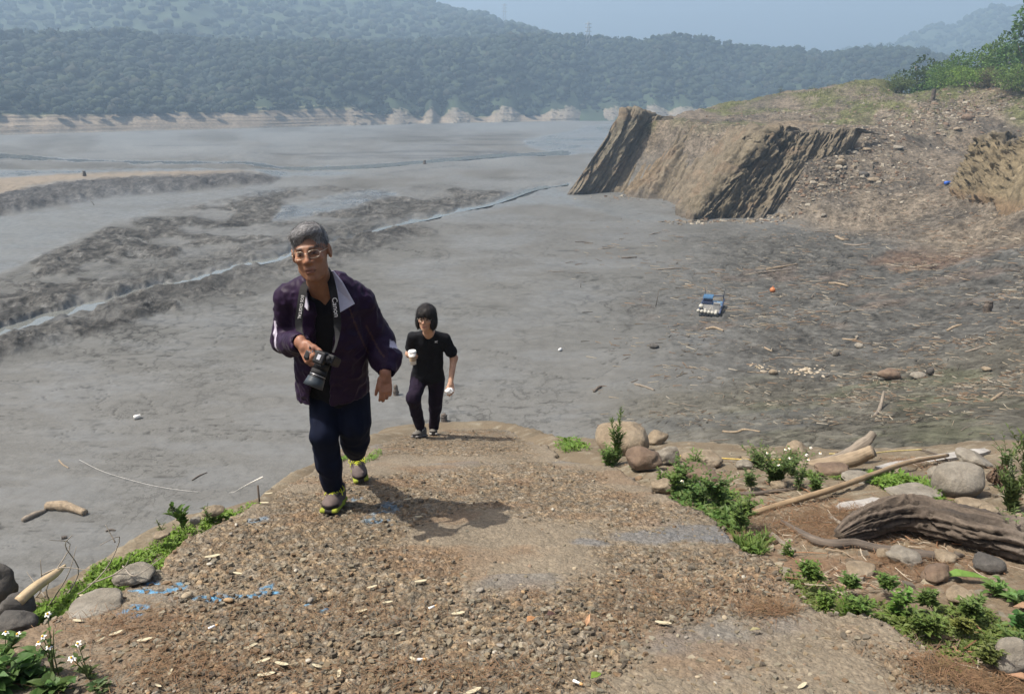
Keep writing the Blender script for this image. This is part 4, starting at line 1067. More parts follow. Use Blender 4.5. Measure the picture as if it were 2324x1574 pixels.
boulder(2212, 1156, 70, 20, BM_TAN, 'flat ochre cobble under the egg-shaped boulder', 627, cat='stone', name='stone')
boulder(2250, 1172, 58, 30, BM_TAN, 'rounded tan cobble above the thick log', 629, cat='stone', name='stone')
boulder(1955, 1096, 80, 18, BM_GREY, 'low grey rock half buried left of the grass patch', 631)
boulder(1895, 1082, 86, 26, BM_RED, 'brown flat rock under the forked driftwood', 633)
boulder(2085, 1140, 120, 26, BM_GREY, 'pale flat slab under the bamboo pole', 635, ang=.6)
boulder(2300, 1530, 84, 88, BM_GREY, 'grey boulder at the lower right edge of the picture', 637)
boulder(2060, 1282, 74, 40, BM_GREY, 'rough grey cobble below the broken branch end', 639, ang=.5)
boulder(2130, 1322, 70, 46, BM_RED, 'brown cobble in front of the thick log', 641, ang=.4)
boulder(2150, 1276, 60, 28, BM_TAN, 'ochre cobble below the tip of the long branch', 643, ang=.5)
boulder(2010, 1268, 34, 26, BM_TAN, 'small orange-tan cobble near the long branch', 645)
boulder(1960, 1310, 80, 26, BM_TAN, 'flat tan rock among the low plants', 647)
boulder(2190, 1372, 70, 40, BM_TAN, 'knobbly pale stone among the moss-like plants', 649, ang=.6)
boulder(2250, 1300, 76, 44, BM_DARK, 'dark grey stone in the shadow of the thick log', 651)
boulder(1770, 1110, 40, 20, BM_TAN, 'small tan stone below the bushy weed', 653)
boulder(-12, 1372, 88, 120, BM_DARK, 'dark upright boulder at the left edge, above the others', 655, depth=.8, fn=slopept, sink=.35)
boulder(34, 1402, 74, 72, BM_DARK, 'dark rounded boulder leaning against the upright one at the left edge', 657, fn=slopept, sink=.35)
boulder(30, 1436, 96, 48, BM_DARK, 'low black boulder beneath the two at the left edge', 659, ang=.4, fn=slopept, sink=.35)
boulder(298, 1322, 96, 44, BM_GREY, 'smooth flat-topped stone on the ramp edge by the blue paint', 661, fn=slopept, sink=.5)
boulder(478, 1172, 56, 28, BM_TAN, 'grey-tan stone in the grass left of the ramp', 663, fn=slopept, sink=.35)
boulder(365, 1222, 36, 16, BM_TAN, 'small flat stone in the grass strip left of the ramp', 665, fn=slopept, sink=.35)
boulder(200, 1398, 150, 26, BM_GREY, 'long low stone at the ramp edge above the flowers', 667, fn=slopept, sink=.45, rot=-.5)
boulder(440, 1188, 30, 18, BM_GREY, 'little grey stone beside the leafy weed left of the ramp', 669, fn=slopept, sink=.35)

# ------------------------------------------------------------------ driftwood on the bank
bp = bankpt
def big_log():
    q = [(1925, 1256, .03), (1985, 1240, .07), (2060, 1228, .10), (2140, 1238, .09), (2230, 1262, .08), (2330, 1284, .07), (2460, 1306, .05)]
    pts = []
    for a, b, h in q:
        p = bankpt(a, b); p[2] += h; p[1] += .12; pts.append(p)
    pts = np.array(pts); o = pts[0].copy(); n, m = 72, 140
    P = smooth_path(pts - o, m); s = np.linspace(0, 1, m)
    r = np.interp(s, [0, .05, .14, .3, .5, .75, 1], [.03, .050, .072, .086, .092, .10, .11])
    v, F = tube(P, r, n); ang = np.linspace(0, 2 * math.pi, n, endpoint=False); L = np.concatenate([[0], np.cumsum(np.linalg.norm(np.diff(P, axis=0), axis=1))])
    w = ang[None] * 2.2 + .9 * fbm(L[:, None] * 2.2, ang[None] * .7, oct=3, seed=701) + .35 * np.sin(L[:, None] * 5)
    lay = fbm(w * 4.2, L[:, None] * 2.2, oct=5, seed=703); fine = fbm(w * 10, L[:, None] * 5, oct=3, seed=705)
    d = 1 + .26 * lay + .15 * fine + .14 * fbm(np.cos(ang)[None] + L[:, None] * 2.5, np.sin(ang)[None], oct=3, seed=707) - .22 * np.clip(-(lay + .12) * 6, 0, 1)
    b = v[:m * n].reshape(m, n, 3); v[:m * n] = (P[:, None] + (b - P[:, None]) * d[..., None]).reshape(-1, 3)
    C = np.ones((m, n, 3)) * np.array([.085, .067, .052]) * (1 + .65 * lay + .45 * fine)[..., None]
    k = (.75 * sstep(.05, .4, fbm(L[:, None] * 4, np.cos(ang)[None] * 2, oct=3, seed=709)) * sstep(.3, .6, s[:, None]) * sstep(.85, .6, s[:, None]))[..., None]; C = C * (1 - k) + np.array([.035, .03, .027]) * k   # charred
    k = (.5 * sstep(.7, 1, s))[:, None, None]; C = C * (1 - k) + np.array([.19, .165, .14]) * (1 + .6 * fine)[..., None] * k
    C = np.vstack([np.clip(C, .015, 1).reshape(-1, 3), [[.1, .08, .06]] * 2])
    obj('log', new_mesh('log', v, F, vcol_mat('weathered_log', .9, 60, .3, .6, .008), True, {'Col': C}), None, 'thick gnarled half-rotten log lying at the right edge', 'log', None, None, tuple(o))
big_log()
wood_on('branch', [(1772, 1186), (1840, 1228), (1890, 1243), (1940, 1240), (2010, 1258), (2090, 1268), (2182, 1266)], [.013, .022, .026, .024, .026, .024, .014], bp, 'long crooked brown branch in front of the thick log', 'branch', mat=WOODD, n=14, m=40, seed=3)
wood_on('branch', [(1752, 1214), (1775, 1236), (1803, 1252)], [.010, .014, .008], bp, 'short grey stick left of the long crooked branch', 'branch', mat=WOOD, seed=4)
wood_on('branch', [(1880, 1172), (1905, 1192), (1935, 1205)], [.010, .014, .010], bp, 'short pale stick lying in the red-brown needles', 'branch', mat=WOOD, seed=5)
wood_on('bamboo_pole', [(1640, 1192, 0.0), (1760, 1153), (1900, 1120, .03), (2050, 1070, .05), (2148, 1046, .04)], [.016, .018, .018, .017, .014], bp, 'long straight tan pole lying across the right bank', 'pole', mat=grain_mat('pole_wood', (.20, .135, .075), (.31, .225, .13), 3, 6, .6, .2), n=14, m=40, lump=.06, grain=.02, seed=6)
wood_at('driftwood_log', [(1800, 1066, 5.35), (1870, 1056, 5.35), (1940, 1040, 5.35), (1982, 1022, 5.3)], [.052, .062, .060, .048], 'thick smooth driftwood log with a blunt raised end', 'driftwood', WOODT, seed=7, lump=.12)
wood_at('driftwood_log', [(1850, 1056, 5.5), (1915, 1034, 5.6), (1960, 1006, 5.65), (1982, 983, 5.7)], [.040, .044, .044, .030], 'slanting driftwood limb rising behind the blunt smooth log', 'driftwood', WOOD, seed=8, lump=.14)
wood_on('branch', [(1640, 1118), (1700, 1124), (1760, 1118), (1830, 1108)], [.008, .014, .013, .007], bp, 'thin curved stick above the tan pole', 'branch', mat=WOODD, seed=9)
wood_on('branch', [(1820, 1082), (1880, 1078), (1940, 1076), (2000, 1066)], [.006, .010, .010, .006], bp, 'thin stick lying below the blunt driftwood log', 'branch', mat=WOODD, seed=10)
wood_on('branch', [(2085, 1026, .02), (2120, 1036, .02), (2155, 1050, .01)], [.006, .009, .006], bp, 'short dark twig crossing the upper end of the pole', 'branch', mat=WOODD, seed=11)
wood_on('branch', [(1600, 1150), (1645, 1170), (1690, 1172)], [.006, .011, .008], bp, 'dark stick under the leafy weed at the ramp edge', 'branch', mat=WOODD, seed=12)
def plank(pa, pb, w, th, label, seed):
    a, b = bankpt(*pa), bankpt(*pb); a[2] += th; b[2] += th * 2.5; n = 40; s = np.linspace(0, 1, n)[:, None]
    P = a * (1 - s) + b * s; d = (b - a) / np.linalg.norm(b - a); sd = np.cross(d, [0, 0, 1]); sd /= np.linalg.norm(sd); up = np.cross(sd, d)
    prof = [(-1, -1), (-.5, -1), (0, -1), (.5, -1), (1, -1), (1.02, 1), (.6, 1), (.2, 1), (-.2, 1), (-.6, 1), (-1.02, 1)]
    V = []
    for i in range(n):
        k = 1 - .55 * sstep(.15, 0, s[i, 0]) - .4 * sstep(.88, 1, s[i, 0]) + .10 * fbm(np.array([s[i, 0] * 9]), np.array([seed * 1.]), oct=3, seed=seed)[0]
        for j, (x, z) in enumerate(prof):
            V.append(P[i] + sd * w * x * k + up * th * (z + .35 * fbm(np.array([x * 4.]), np.array([s[i, 0] * 3]), oct=2, seed=seed)[0]))
    m = len(prof); V = np.array(V); F = [grid_faces(n, m, True)[:, ::-1]]; V = np.vstack([V, P[0], P[-1]]); k = np.arange(m); k2 = (k + 1) % m
    F.append(np.vstack([np.stack([k, k2, np.full(m, n * m)], 1), np.stack([(n - 1) * m + k2, (n - 1) * m + k, np.full(m, n * m + 1)], 1)]))
    G = np.zeros((len(V), 4)); G[:n * m, 0] = np.repeat(s[:, 0] * np.linalg.norm(b - a), m); G[:n * m, 1] = np.tile([p[0] * .1 for p in prof], n); G[:, 3] = 1
    obj('plank', new_mesh('plank', V - a, F, grain_mat('weathered_plank_%d' % seed, (.24, .22, .195), (.42, .40, .37), 5, 20), False, {'Grain': G}), None, label, 'plank', None, None, tuple(a))
plank((1990, 1066), (2240, 1030), .045, .012, 'long silvery split plank behind the tan pole', 721)
plank((1900, 1158), (2000, 1146), .04, .010, 'short weathered board below the tan pole', 723)
# yellow rope
def rope(name, pxs, fn, r, mat, label, lift=.01):
    P = np.array([fn(a, b) + [0, 0, lift] for a, b in pxs]); o = P[0].copy()
    v, F = tube(smooth_path(P - o, 60), r, 6); obj(name, new_mesh(name, v, F, mat), None, label, 'rope', None, None, tuple(o))
rope('rope', [(1478, 1046), (1560, 1042), (1640, 1048), (1720, 1052), (1800, 1050)], bp, .006, simple_mat('rope_yellow', (.45, .33, .10), .8, .2, 40), 'thin yellow rope stretched along the top of the right bank', .03)
rope('rope', [(1880, 1042), (1950, 1044), (2020, 1036), (2090, 1032)], bp, .005, simple_mat('rope_pale', (.42, .34, .14), .8, .2, 40), 'short length of yellow rope beside the silvery plank', .05)
wood_on('bamboo_cane', [(52, 1402, .06), (90, 1368, .06), (130, 1332, .05), (152, 1308, .05)], [.020, .020, .016, .006], slopept, 'pale bamboo cane pointing down the grass at lower left', 'cane', mat=grain_mat('cane', (.40, .29, .16), (.56, .44, .27), 3, 5, .5, .1), n=14, m=30, lump=.03, grain=.01, seed=15)
# pine cone
def pine_cone(px, py, size, label):
    p = bankpt(px, py); k = dep(p) / FPX; R_ = size * k / 2; e = empty('pine_cone', label, 'pine cone', None, (p[0], p[1], p[2] + R_ * .8)); e.rotation_euler = (1.1, .3, .5)
    cm = simple_mat('cone_core', (.05, .035, .025), .9); sm = simple_mat('cone_scale', (.13, .085, .055), .8, .5, 30)
    v, f = ICO[2]; obj('core', new_mesh('core', v * R_ * np.array([.55, .55, .9]), f, cm), e)
    sv = np.array([[0, 0, 0], [-.16, .22, .02], [0, .36, .10], [.16, .22, .02], [0, .25, .10]]) * R_ * 1.2; sf = np.array([[0, 1, 4], [0, 4, 3], [1, 2, 4], [4, 2, 3], [0, 3, 2], [0, 2, 1]])
    me = new_mesh('scale', sv, sf, sm, False)
    for i in range(60):
        t = (i + .5) / 60; a = i * 2.39996; z = (1 - 2 * t) * .85; rr = math.sqrt(max(0, 1 - z * z)) * .5
        o = obj('scale', me, e); o.location = (rr * R_ * math.cos(a), rr * R_ * math.sin(a), z * R_ * .95); o.rotation_euler = (0.45 - z * .9, 0, a - math.pi / 2)
pine_cone(2262, 1104, 62, 'dark open pine cone right of the egg-shaped boulder')
# ================================================================== plants
GREENM = vcol_mat('leaf_green', 0.6, 40, .22, 0, trans=.35, spec=.35)
STEMM = vcol_mat('stem_green', 0.7, 40, .2, 0)
def leaf_mesh(P, D, U, L, W, cols, fold=.25, droop=.3):
    """leaves: base P, direction D, up U, length L, width W -> verts, tris, colours (6 tris each)"""
    n = len(P); D = D / (np.linalg.norm(D, axis=1)[:, None] + 1e-9); S = np.cross(D, U); S /= np.linalg.norm(S, axis=1)[:, None] + 1e-9; N = np.cross(S, D)
    L = L[:, None]; W = W[:, None]
    a = P; m1 = P + D * L * .45 - N * L * 0; l1 = P + D * L * .38 + S * W * .5 + N * W * fold; r1 = P + D * L * .38 - S * W * .5 + N * W * fold
    l2 = P + D * L * .72 + S * W * .33 + N * (W * fold * .8 - L * droop * .25); r2 = P + D * L * .72 - S * W * .33 + N * (W * fold * .8 - L * droop * .25); t = P + D * L - N * L * droop * .5
    V = np.stack([a, l1, r1, l2, r2, t, m1], 1).reshape(-1, 3); b = np.arange(n)[:, None] * 7
    T = np.array([[0, 6, 1], [0, 2, 6], [1, 6, 3], [2, 4, 6], [3, 6, 5], [6, 4, 5]])
    F = (b[:, :, None] + T[None]).reshape(-1, 3)
    return V, F, np.repeat(cols, 7, 0)
def blades(P, D, L, W, cols):
    """grass blades, 3 tris each"""
    n = len(P); D = D / np.linalg.norm(D, axis=1)[:, None]; S = np.cross(D, np.array([0, 0, 1.0]) + 1e-3); S /= np.linalg.norm(S, axis=1)[:, None] + 1e-9
    L = L[:, None]; W = W[:, None]; lean = D * np.array([1, 1, 0])
    a = P - S * W; b = P + S * W; m = P + D * L * .6; c = m - S * W * .7; d = m + S * W * .7; t = P + D * L * .95 + lean * L * .35 - [0, 0, .05] * L
    V = np.stack([a, b, c, d, t], 1).reshape(-1, 3); o = np.arange(n)[:, None, None] * 5
    F = (o + np.array([[0, 1, 3], [0, 3, 2], [2, 3, 4]])[None]).reshape(-1, 3)
    return V, F, np.repeat(cols, 5, 0)
def vary(col, n, rg, k=.3, yellow=.25):
    c = np.array(col)[None] * .86 * rg.uniform(1 - k, 1 + k, (n, 1)); m = rg.random((n, 1)) * yellow
    return c * (1 - m) + np.array([.20, .19, .05]) * m
def herb(px, py, height_px, label, seed, nstem=5, spread=.35, leafL=.035, leafW=.016, per=14, col=(.085, .16, .035), fn=bankpt, flowers=0, name='weed', spike=False, lean=(0, 0), group=None, stemr=.0022, big=False, cat='weed', top=None):
    rg = np.random.default_rng(seed); p = fn(px, py); k = dep(p) / FPX; Hh = height_px * k
    e = empty(name, label, cat, group, (p[0], p[1], p[2] - .01))
    SV, LP, LD, LL, LW = [], [], [], [], []; tips = []
    for i in range(nstem):
        a = rg.uniform(0, 6.283); h = Hh * (1 if i == 0 else rg.uniform(.45, .95)); sp = spread * h * (.25 if i == 0 else rg.uniform(.3, 1))
        tip = np.array([math.cos(a) * sp + lean[0] * h, math.sin(a) * sp * .8 + lean[1] * h, h]); mid = tip * .5 + np.array([-tip[0] * .18, -tip[1] * .18, h * .08]); b0 = np.array([rg.normal() * .012, rg.normal() * .012, 0])
        Pp = smooth_path([b0, mid, tip], 8); SV.append(tube(Pp, np.linspace(stemr, stemr * .45, 8), 5)); tips.append((tip, tip - mid))
        for q in range(per):
            t = (q + rg.random()) / per; t = t ** .8; j = min(int(t * 7), 6); f = t * 7 - j; b = Pp[j] * (1 - f) + Pp[j + 1] * f
            ax = Pp[j + 1] - Pp[j]; ax /= np.linalg.norm(ax); az = q * 2.4 + rg.normal() * .5; d = np.array([math.cos(az), math.sin(az), .25 + .5 * rg.random()])
            if spike: d = d + ax * .9
            LP.append(b); LD.append(d); g = (1.1 - .6 * t) * rg.uniform(.7, 1.25); LL.append(leafL * g); LW.append(leafW * g)
    v, F = merge(SV); sc = np.repeat(np.array([[.09, .12, .04]]), len(v), 0); obj('stem', new_mesh('stem', v, F, STEMM, True, {'Col': sc}), e)
    n = len(LP); v, f, c = leaf_mesh(np.array(LP), np.array(LD), np.repeat([[0, 0, 1.0]], n, 0) + rg.normal(size=(n, 3)) * .2, np.array(LL), np.array(LW), vary(col, n, rg)); obj('foliage', new_mesh('foliage', v, f, GREENM, False, {'Col': c}), e)
    if spike:
        tip, ax = tips[0]; n = 90; t = rg.random(n); b = tip[None] * (0.72 + .3 * t[:, None]); d = rg.normal(size=(n, 3)); v, f, c = leaf_mesh(b, d, np.repeat([[0, 0, 1.0]], n, 0), np.full(n, .016) * (1.3 - t), np.full(n, .008), vary((.28, .32, .20), n, rg)); obj('flower_spike', new_mesh('flower_spike', v, f, GREENM, False, {'Col': c}), e)
    for i in range(flowers):
        tip, ax = tips[i % len(tips)]; flower(e, tip + (rg.normal(size=3) * [.02, .02, .012] if i >= len(tips) else 0), rg, .007 if not big else .008)
    return e
PETM = simple_mat('petal_white', (.78, .77, .72), .5, .05); DISC = simple_mat('flower_yellow', (.62, .33, .02), .6, .25, 300)
def flower(parent, loc, rg, r):
    n = 5; a = np.arange(n) * 6.283 / n + rg.random(); P = np.zeros((n, 3)); D = np.stack([np.cos(a), np.sin(a), -.25 + 0 * a], 1)
    v, f, c = leaf_mesh(P, D, np.repeat([[0, 0, 1.0]], n, 0), np.full(n, r * 1.6), np.full(n, r * 1.0), np.ones((n, 3)), .05, .3)
    o = obj('flower', new_mesh('flower', v, f, PETM, False), parent); o.location = loc; o.rotation_euler = (rg.uniform(.0, .9), rg.uniform(-.4, .4), 0)
    v, f = ICO[2]; d = obj('flower_centre', new_mesh('flower_centre', v * r * np.array([.5, .5, .38]), f, DISC), o); d.location = (0, 0, r * .2)
def patch_cover(name, spots, n, label, seed, h=(.012, .04), col=(.10, .20, .03), fn=bank_z, ptfn=bankpt, leafy=.6, cat='grass', ramp_out=True):
    """ground cover: short blades and small leaves over blobs (px,py,rx,ry)"""
    rg = np.random.default_rng(seed); X, Y = [], []
    wts = np.array([s[2] * s[3] for s in spots], float); cnt = (wts / wts.sum() * n).astype(int)
    for (a, b, rx, ry), c in zip(spots, cnt):
        t = rg.uniform(0, 6.283, c); r = np.sqrt(rg.random(c)); qx = a + rx * r * np.cos(t); qy = b + ry * r * np.sin(t)
        A = (slopept if ptfn is bankpt else ptfn)(a, b); k = dep(A) / FPX; dy = (slopept(a, b - ry)[1] - slopept(a, b + ry)[1]) / 2
        X.append(A[0] + (qx - a) * k); Y.append(A[1] - (qy - b) / ry * dy)
    X, Y = np.concatenate(X), np.concatenate(Y)
    clump = fbm(X / .06, Y / .06, oct=3, seed=seed)
    ok = rg.random(len(X)) < np.clip(.65 + .9 * clump, .1, 1)
    if ramp_out: ok &= poly_sd(X, Y, RAMP) < .03
    X, Y, clump = X[ok], Y[ok], clump[ok]; m = len(X); Z = fn(X, Y)
    P = np.column_stack([X, Y, Z - .004]); L = rg.uniform(h[0], h[1], m) * (1 + .6 * clump); d = np.column_stack([rg.normal(size=m) * .5, rg.normal(size=m) * .5, np.ones(m)])
    k = rg.random(m) < leafy; V1, F1, C1 = blades(P[~k], d[~k], L[~k] * 1.3, L[~k] * .06 + .0008, vary(col, int((~k).sum()), rg))
    b = P[k] + [0, 0, .0] + d[k] * L[k][:, None] * .5; dd = rg.normal(size=(int(k.sum()), 3)); dd[:, 2] = np.abs(dd[:, 2]) * .5
    V2, F2, C2 = leaf_mesh(b, dd, np.repeat([[0, 0, 1.0]], int(k.sum()), 0), L[k] * .75, L[k] * .42, vary(col, int(k.sum()), rg))
    V = np.vstack([V1, V2]); F = np.vstack([F1, F2 + len(V1)]); C = np.vstack([C1, C2])
    obj(name, new_mesh(name, V, F, GREENM, False, {'Col': C}), None, label, cat, None, 'stuff')
patch_cover('grass', [(95, 1395, 50, 26), (150, 1352, 60, 30), (215, 1310, 70, 30), (265, 1272, 60, 26), (340, 1240, 55, 22), (385, 1208, 42, 20), (450, 1182, 55, 16), (520, 1158, 50, 12), (575, 1138, 35, 8), (110, 1420, 40, 16)], 17000, 'bright green grass strip along the left edge of the ramp', 801, (.010, .034), (.150, .27, .028), leafy=.5)
patch_cover('grass', [(1300, 1004, 36, 12), (1275, 998, 16, 6)], 900, 'small bright grass tuft at the far right corner of the ramp', 803, (.02, .05), (.12, .23, .03))
patch_cover('grass', [(848, 1036, 14, 14), (770, 1044, 12, 7), (786, 1038, 10, 6)], 420, 'little green tuft below the ramp edge behind the man', 805, (.015, .035), (.13, .26, .03), ramp_out=False, fn=ramp_z, ptfn=ramppt)
patch_cover('grass', [(2050, 1090, 70, 22), (2010, 1075, 40, 12), (2085, 1112, 50, 14), (1972, 1084, 26, 8)], 4200, 'fresh green grass patch left of the egg-shaped boulder', 807, (.018, .05), (.125, .24, .03), leafy=.4)
patch_cover('grass', [(1665, 1120, 30, 12), (1885, 1072, 18, 10), (1830, 1072, 24, 9), (1550, 1075, 40, 9)], 1300, 'thin grass among the stones below the bushy weed', 809, (.015, .045), (.12, .20, .035))
patch_cover('ground_cover', [(1850, 1300, 60, 22), (1800, 1275, 30, 14), (1900, 1350, 70, 34), (1990, 1370, 80, 38), (2080, 1400, 80, 42), (2170, 1420, 80, 40), (2240, 1450, 60, 40), (2060, 1450, 60, 26), (2150, 1480, 60, 24), (1760, 1252, 30, 10), (1830, 1330, 40, 16), (2280, 1420, 50, 40), (2200, 1380, 70, 30)], 13000, 'low moss-like green plants beside the lower right ramp edge', 811, (.010, .032), (.115, .165, .035), leafy=.75)
patch_cover('grass', [(1700, 1212, 34, 14), (1735, 1196, 16, 8)], 500, 'grass tuft under the lower end of the tan pole', 813, (.03, .08), (.11, .19, .035), leafy=.05)
patch_cover('grass', [(1935, 1370, 18, 8)], 60, 'broad grass blades among the moss-like plants', 815, (.06, .11), (.12, .24, .03), leafy=0)
patch_cover('ground_cover', [(1600, 1120, 70, 30), (1655, 1150, 40, 20), (1560, 1095, 40, 14)], 2400, 'dense leafy ground cover under the white flowered weed', 817, (.02, .06), (.075, .155, .03), leafy=.9)
herb(1398, 1052, 142, 'tall feathery weed standing in front of the largest rounded boulder', 821, 5, .22, .070, .016, 52, (.11, .20, .05), spike=True)
herb(1382, 1056, 60, 'low feathery weed at the foot of the tall one', 822, 14, .8, .055, .014, 22, (.12, .22, .05))
herb(1440, 1068, 44, 'small green weed beneath the dark brown boulder', 823, 5, .5, .03, .014, 10)
herb(1586, 1150, 74, 'leafy weed with white flowers on the ramp edge', 824, 16, .85, .045, .024, 10, (.065, .145, .03), flowers=5)
herb(1640, 1160, 66, 'dark green leafy weed overhanging the ramp edge', 825, 12, .9, .05, .026, 9, (.06, .14, .03))
herb(1574, 1070, 60, 'upright light green sprout behind the oval stone', 826, 6, .45, .07, .018, 14, (.13, .25, .05))
herb(1758, 1100, 100, 'bushy fine-leaved weed in the middle of the right bank', 827, 46, .95, .040, .018, 20, (.085, .155, .04), flowers=4)
herb(1812, 1112, 90, 'thin flowering stalk right of the bushy weed', 828, 8, .5, .04, .018, 14, (.09, .15, .05), flowers=3)
herb(1500, 1095, 40, 'low broad-leaved weed at the ramp corner', 829, 7, .8, .035, .02, 7, (.12, .21, .04))
herb(2290, 1160, 130, 'tall weed with drooping seed heads at the right edge', 830, 18, .6, .06, .024, 18, (.10, .155, .05), spike=True)
herb(2330, 1120, 190, 'tallest seed-headed weed leaning in at the right edge', 831, 14, .4, .065, .026, 20, (.11, .16, .05), spike=True, lean=(-.12, 0))
herb(2255, 1350, 46, 'small broad-leaved weed in the shadow of the thick log', 832, 6, .9, .06, .035, 5, (.11, .21, .05))
herb(2310, 1372, 44, 'broad-leaved weed at the right edge below the thick log', 833, 5, .9, .07, .045, 5, (.09, .19, .05))
herb(2318, 1440, 64, 'rounded-leaf weed above the lower right boulder', 834, 6, .8, .06, .05, 5, (.07, .19, .05))
herb(2036, 1400, 84, 'single upright serrated weed among the moss-like plants', 835, 5, .4, .06, .028, 12, (.10, .21, .035))
herb(1785, 1262, 40, 'small weed at the ramp edge left of the branches', 836, 5, .7, .035, .018, 7, (.10, .19, .03))
herb(414, 1196, 66, 'leafy weed with pale spike on the left ramp edge', 837, 5, .55, .07, .03, 9, (.085, .17, .035), spike=True, lean=(-.2, 0), fn=slopept)
herb(470, 1176, 44, 'slender weed left of the ramp above the grass', 838, 3, .6, .03, .012, 6, (.12, .17, .05), fn=slopept)
herb(365, 1210, 40, 'thin brownish weed standing in the grass strip', 839, 4, .6, .025, .010, 6, (.14, .16, .06), fn=slopept)
herb(130, 1548, 190, 'tall stalk with white and yellow flowers at lower left', 840, 5, .22, .05, .022, 4, (.07, .13, .03), flowers=4, fn=slopept, stemr=.0028, big=True)
herb(205, 1556, 120, 'shorter white-petalled flower stalk right of the tall one', 841, 5, .4, .045, .022, 5, (.07, .12, .03), flowers=3, fn=slopept, big=True)
herb(60, 1560, 100, 'broad-leaved weed filling the lower left corner', 842, 9, .8, .085, .055, 6, (.075, .17, .04), fn=slopept)
herb(20, 1520, 110, 'flowering weed at the left edge below the dark boulders', 843, 6, .5, .07, .04, 6, (.08, .17, .04), flowers=3, fn=slopept, big=True)
herb(120, 1585, 60, 'dark leafy weed at the bottom left of the ramp', 844, 9, .9, .07, .042, 6, (.055, .13, .03), fn=slopept)
herb(230, 1580, 50, 'small weed beside the lower left gravel', 845, 7, .8, .045, .025, 6, (.06, .12, .035), fn=slopept)
herb(-20, 1590, 120, 'large-leaved weed half outside the lower left corner', 846, 8, .7, .09, .055, 6, (.09, .20, .05), fn=slopept)
for i, (a, b, h, lab, c) in enumerate([(1700, 1100, 40, 'sparse sprig left of the bushy weed among pebbles', (.09, .15, .05)), (1850, 1110, 34, 'tiny herb between driftwood and tan pole', (.10, .18, .04)), (1930, 1330, 30, 'small round-leaved herb by the flat tan rock', (.09, .18, .04)), (2100, 1370, 34, 'soft green herb right of the serrated weed', (.10, .17, .04)), (2180, 1430, 34, 'yellowish herb in the moss-like plants', (.16, .18, .04)), (2240, 1500, 40, 'olive herb beside the lower right boulder', (.12, .15, .04)), (2280, 1060, 70, 'leafy weed right of the pine cone', (.09, .16, .05)), (2300, 1220, 60, 'weed sprouting over the thick log at the right edge', (.10, .16, .05)), (1870, 1380, 36, 'grass-like herb at the ramp notch', (.12, .21, .035)), (2010, 1330, 30, 'small sprout under the brown cobble', (.10, .19, .04)), (1530, 1100, 36, 'small fleshy weed by the low tan rock', (.11, .2, .04)), (1680, 1190, 50, 'arching grass-like weed over the pole end', (.10, .18, .035))]):
    herb(a, b, h * 1.3, lab, 870 + i, 14, .9, .040, .018, 11, c, fn=slopept)
for i, (a, b, h, lab, c, n, sp) in enumerate([(1545, 1092, 60, 'spreading leafy weed left of the reddish brown rock', (.085, .17, .035), 18, 1.1), (1620, 1128, 70, 'lush weed behind the dark green one at the ramp edge', (.07, .15, .03), 22, 1.0), (1720, 1060, 66, 'thin-stemmed weed against the yellow rope', (.09, .15, .045), 16, .8), (1795, 1075, 70, 'pale flowering weed left of the blunt driftwood log', (.10, .16, .05), 18, .8), (1690, 1170, 60, 'spiky grass-like weed at the lower end of the pole', (.10, .18, .035), 14, 1.1), (1950, 1400, 60, 'broad green weed in the middle of the moss-like plants', (.10, .19, .035), 18, 1.0), (2100, 1430, 56, 'tangled weed left of the lower right boulder', (.105, .17, .035), 20, 1.1), (2200, 1400, 60, 'ferny weed in front of the dark stone', (.10, .17, .04), 20, 1.0), (1840, 1310, 46, 'fresh weed beside the ramp notch', (.11, .2, .035), 16, 1.1), (2290, 1480, 70, 'leafy weed beside the right edge boulder', (.09, .17, .04), 16, .9)]):
    herb(a, b, h, lab, 890 + i, n, sp, .045, .020, 12, c, fn=slopept, flowers=2 if 'flowering' in lab else 0)
# one big loose leaf under the log
def big_leaf(px, py, L, W, col, label, fn=bankpt, dirv=(1, -.2, .25), seed=0):
    p = fn(px, py); n = 1; v, f, c = leaf_mesh(np.zeros((1, 3)), np.array([dirv], float), np.array([[0, 0, 1.0]]), np.array([L]), np.array([W]), np.array([col]), .2, .35)
    v2 = v - [0, 0, .0012]
    v = np.vstack([v, v2]); f = np.vstack([f, f[:, ::-1] + len(c)])
    obj('leaf', new_mesh('leaf', v, f, GREENM, False, {'Col': np.vstack([c, c])}), None, label, 'leaf', None, None, (p[0], p[1], p[2] + .02))
big_leaf(2130, 1316, .20, .06, (.15, .26, .05), 'large green fallen leaf in front of the thick log')
big_leaf(2280, 1540, .12, .035, (.34, .20, .12), 'dry curled brown leaf near the lower right boulder', dirv=(.9, -.5, .15))
big_leaf(2296, 1385, .12, .05, (.33, .21, .13), 'dry brown leaf by the broad-leaved weed', dirv=(.9, -.2, .1))
big_leaf(1700, 1440, .05, .015, (.42, .37, .2), 'pale yellow leaf lying on the lower right of the ramp', ramppt, (.9, .3, .05))
big_leaf(1340, 1550, .045, .03, (.17, .27, .04), 'small fresh green leaf near the bottom edge of the ramp', ramppt, (.7, .5, .1))
big_leaf(1195, 1420, .04, .03, (.42, .22, .10), 'small orange dead leaf in the middle of the ramp', ramppt, (.7, .5, .2))
big_leaf(1240, 1405, .035, .028, (.10, .055, .045), 'small dark red dead leaf in the middle of the ramp', ramppt, (.7, .2, .1))
big_leaf(1330, 1430, .045, .018, (.50, .30, .17), 'upright curled orange leaf right of the ramp middle', ramppt, (.2, .4, .5))
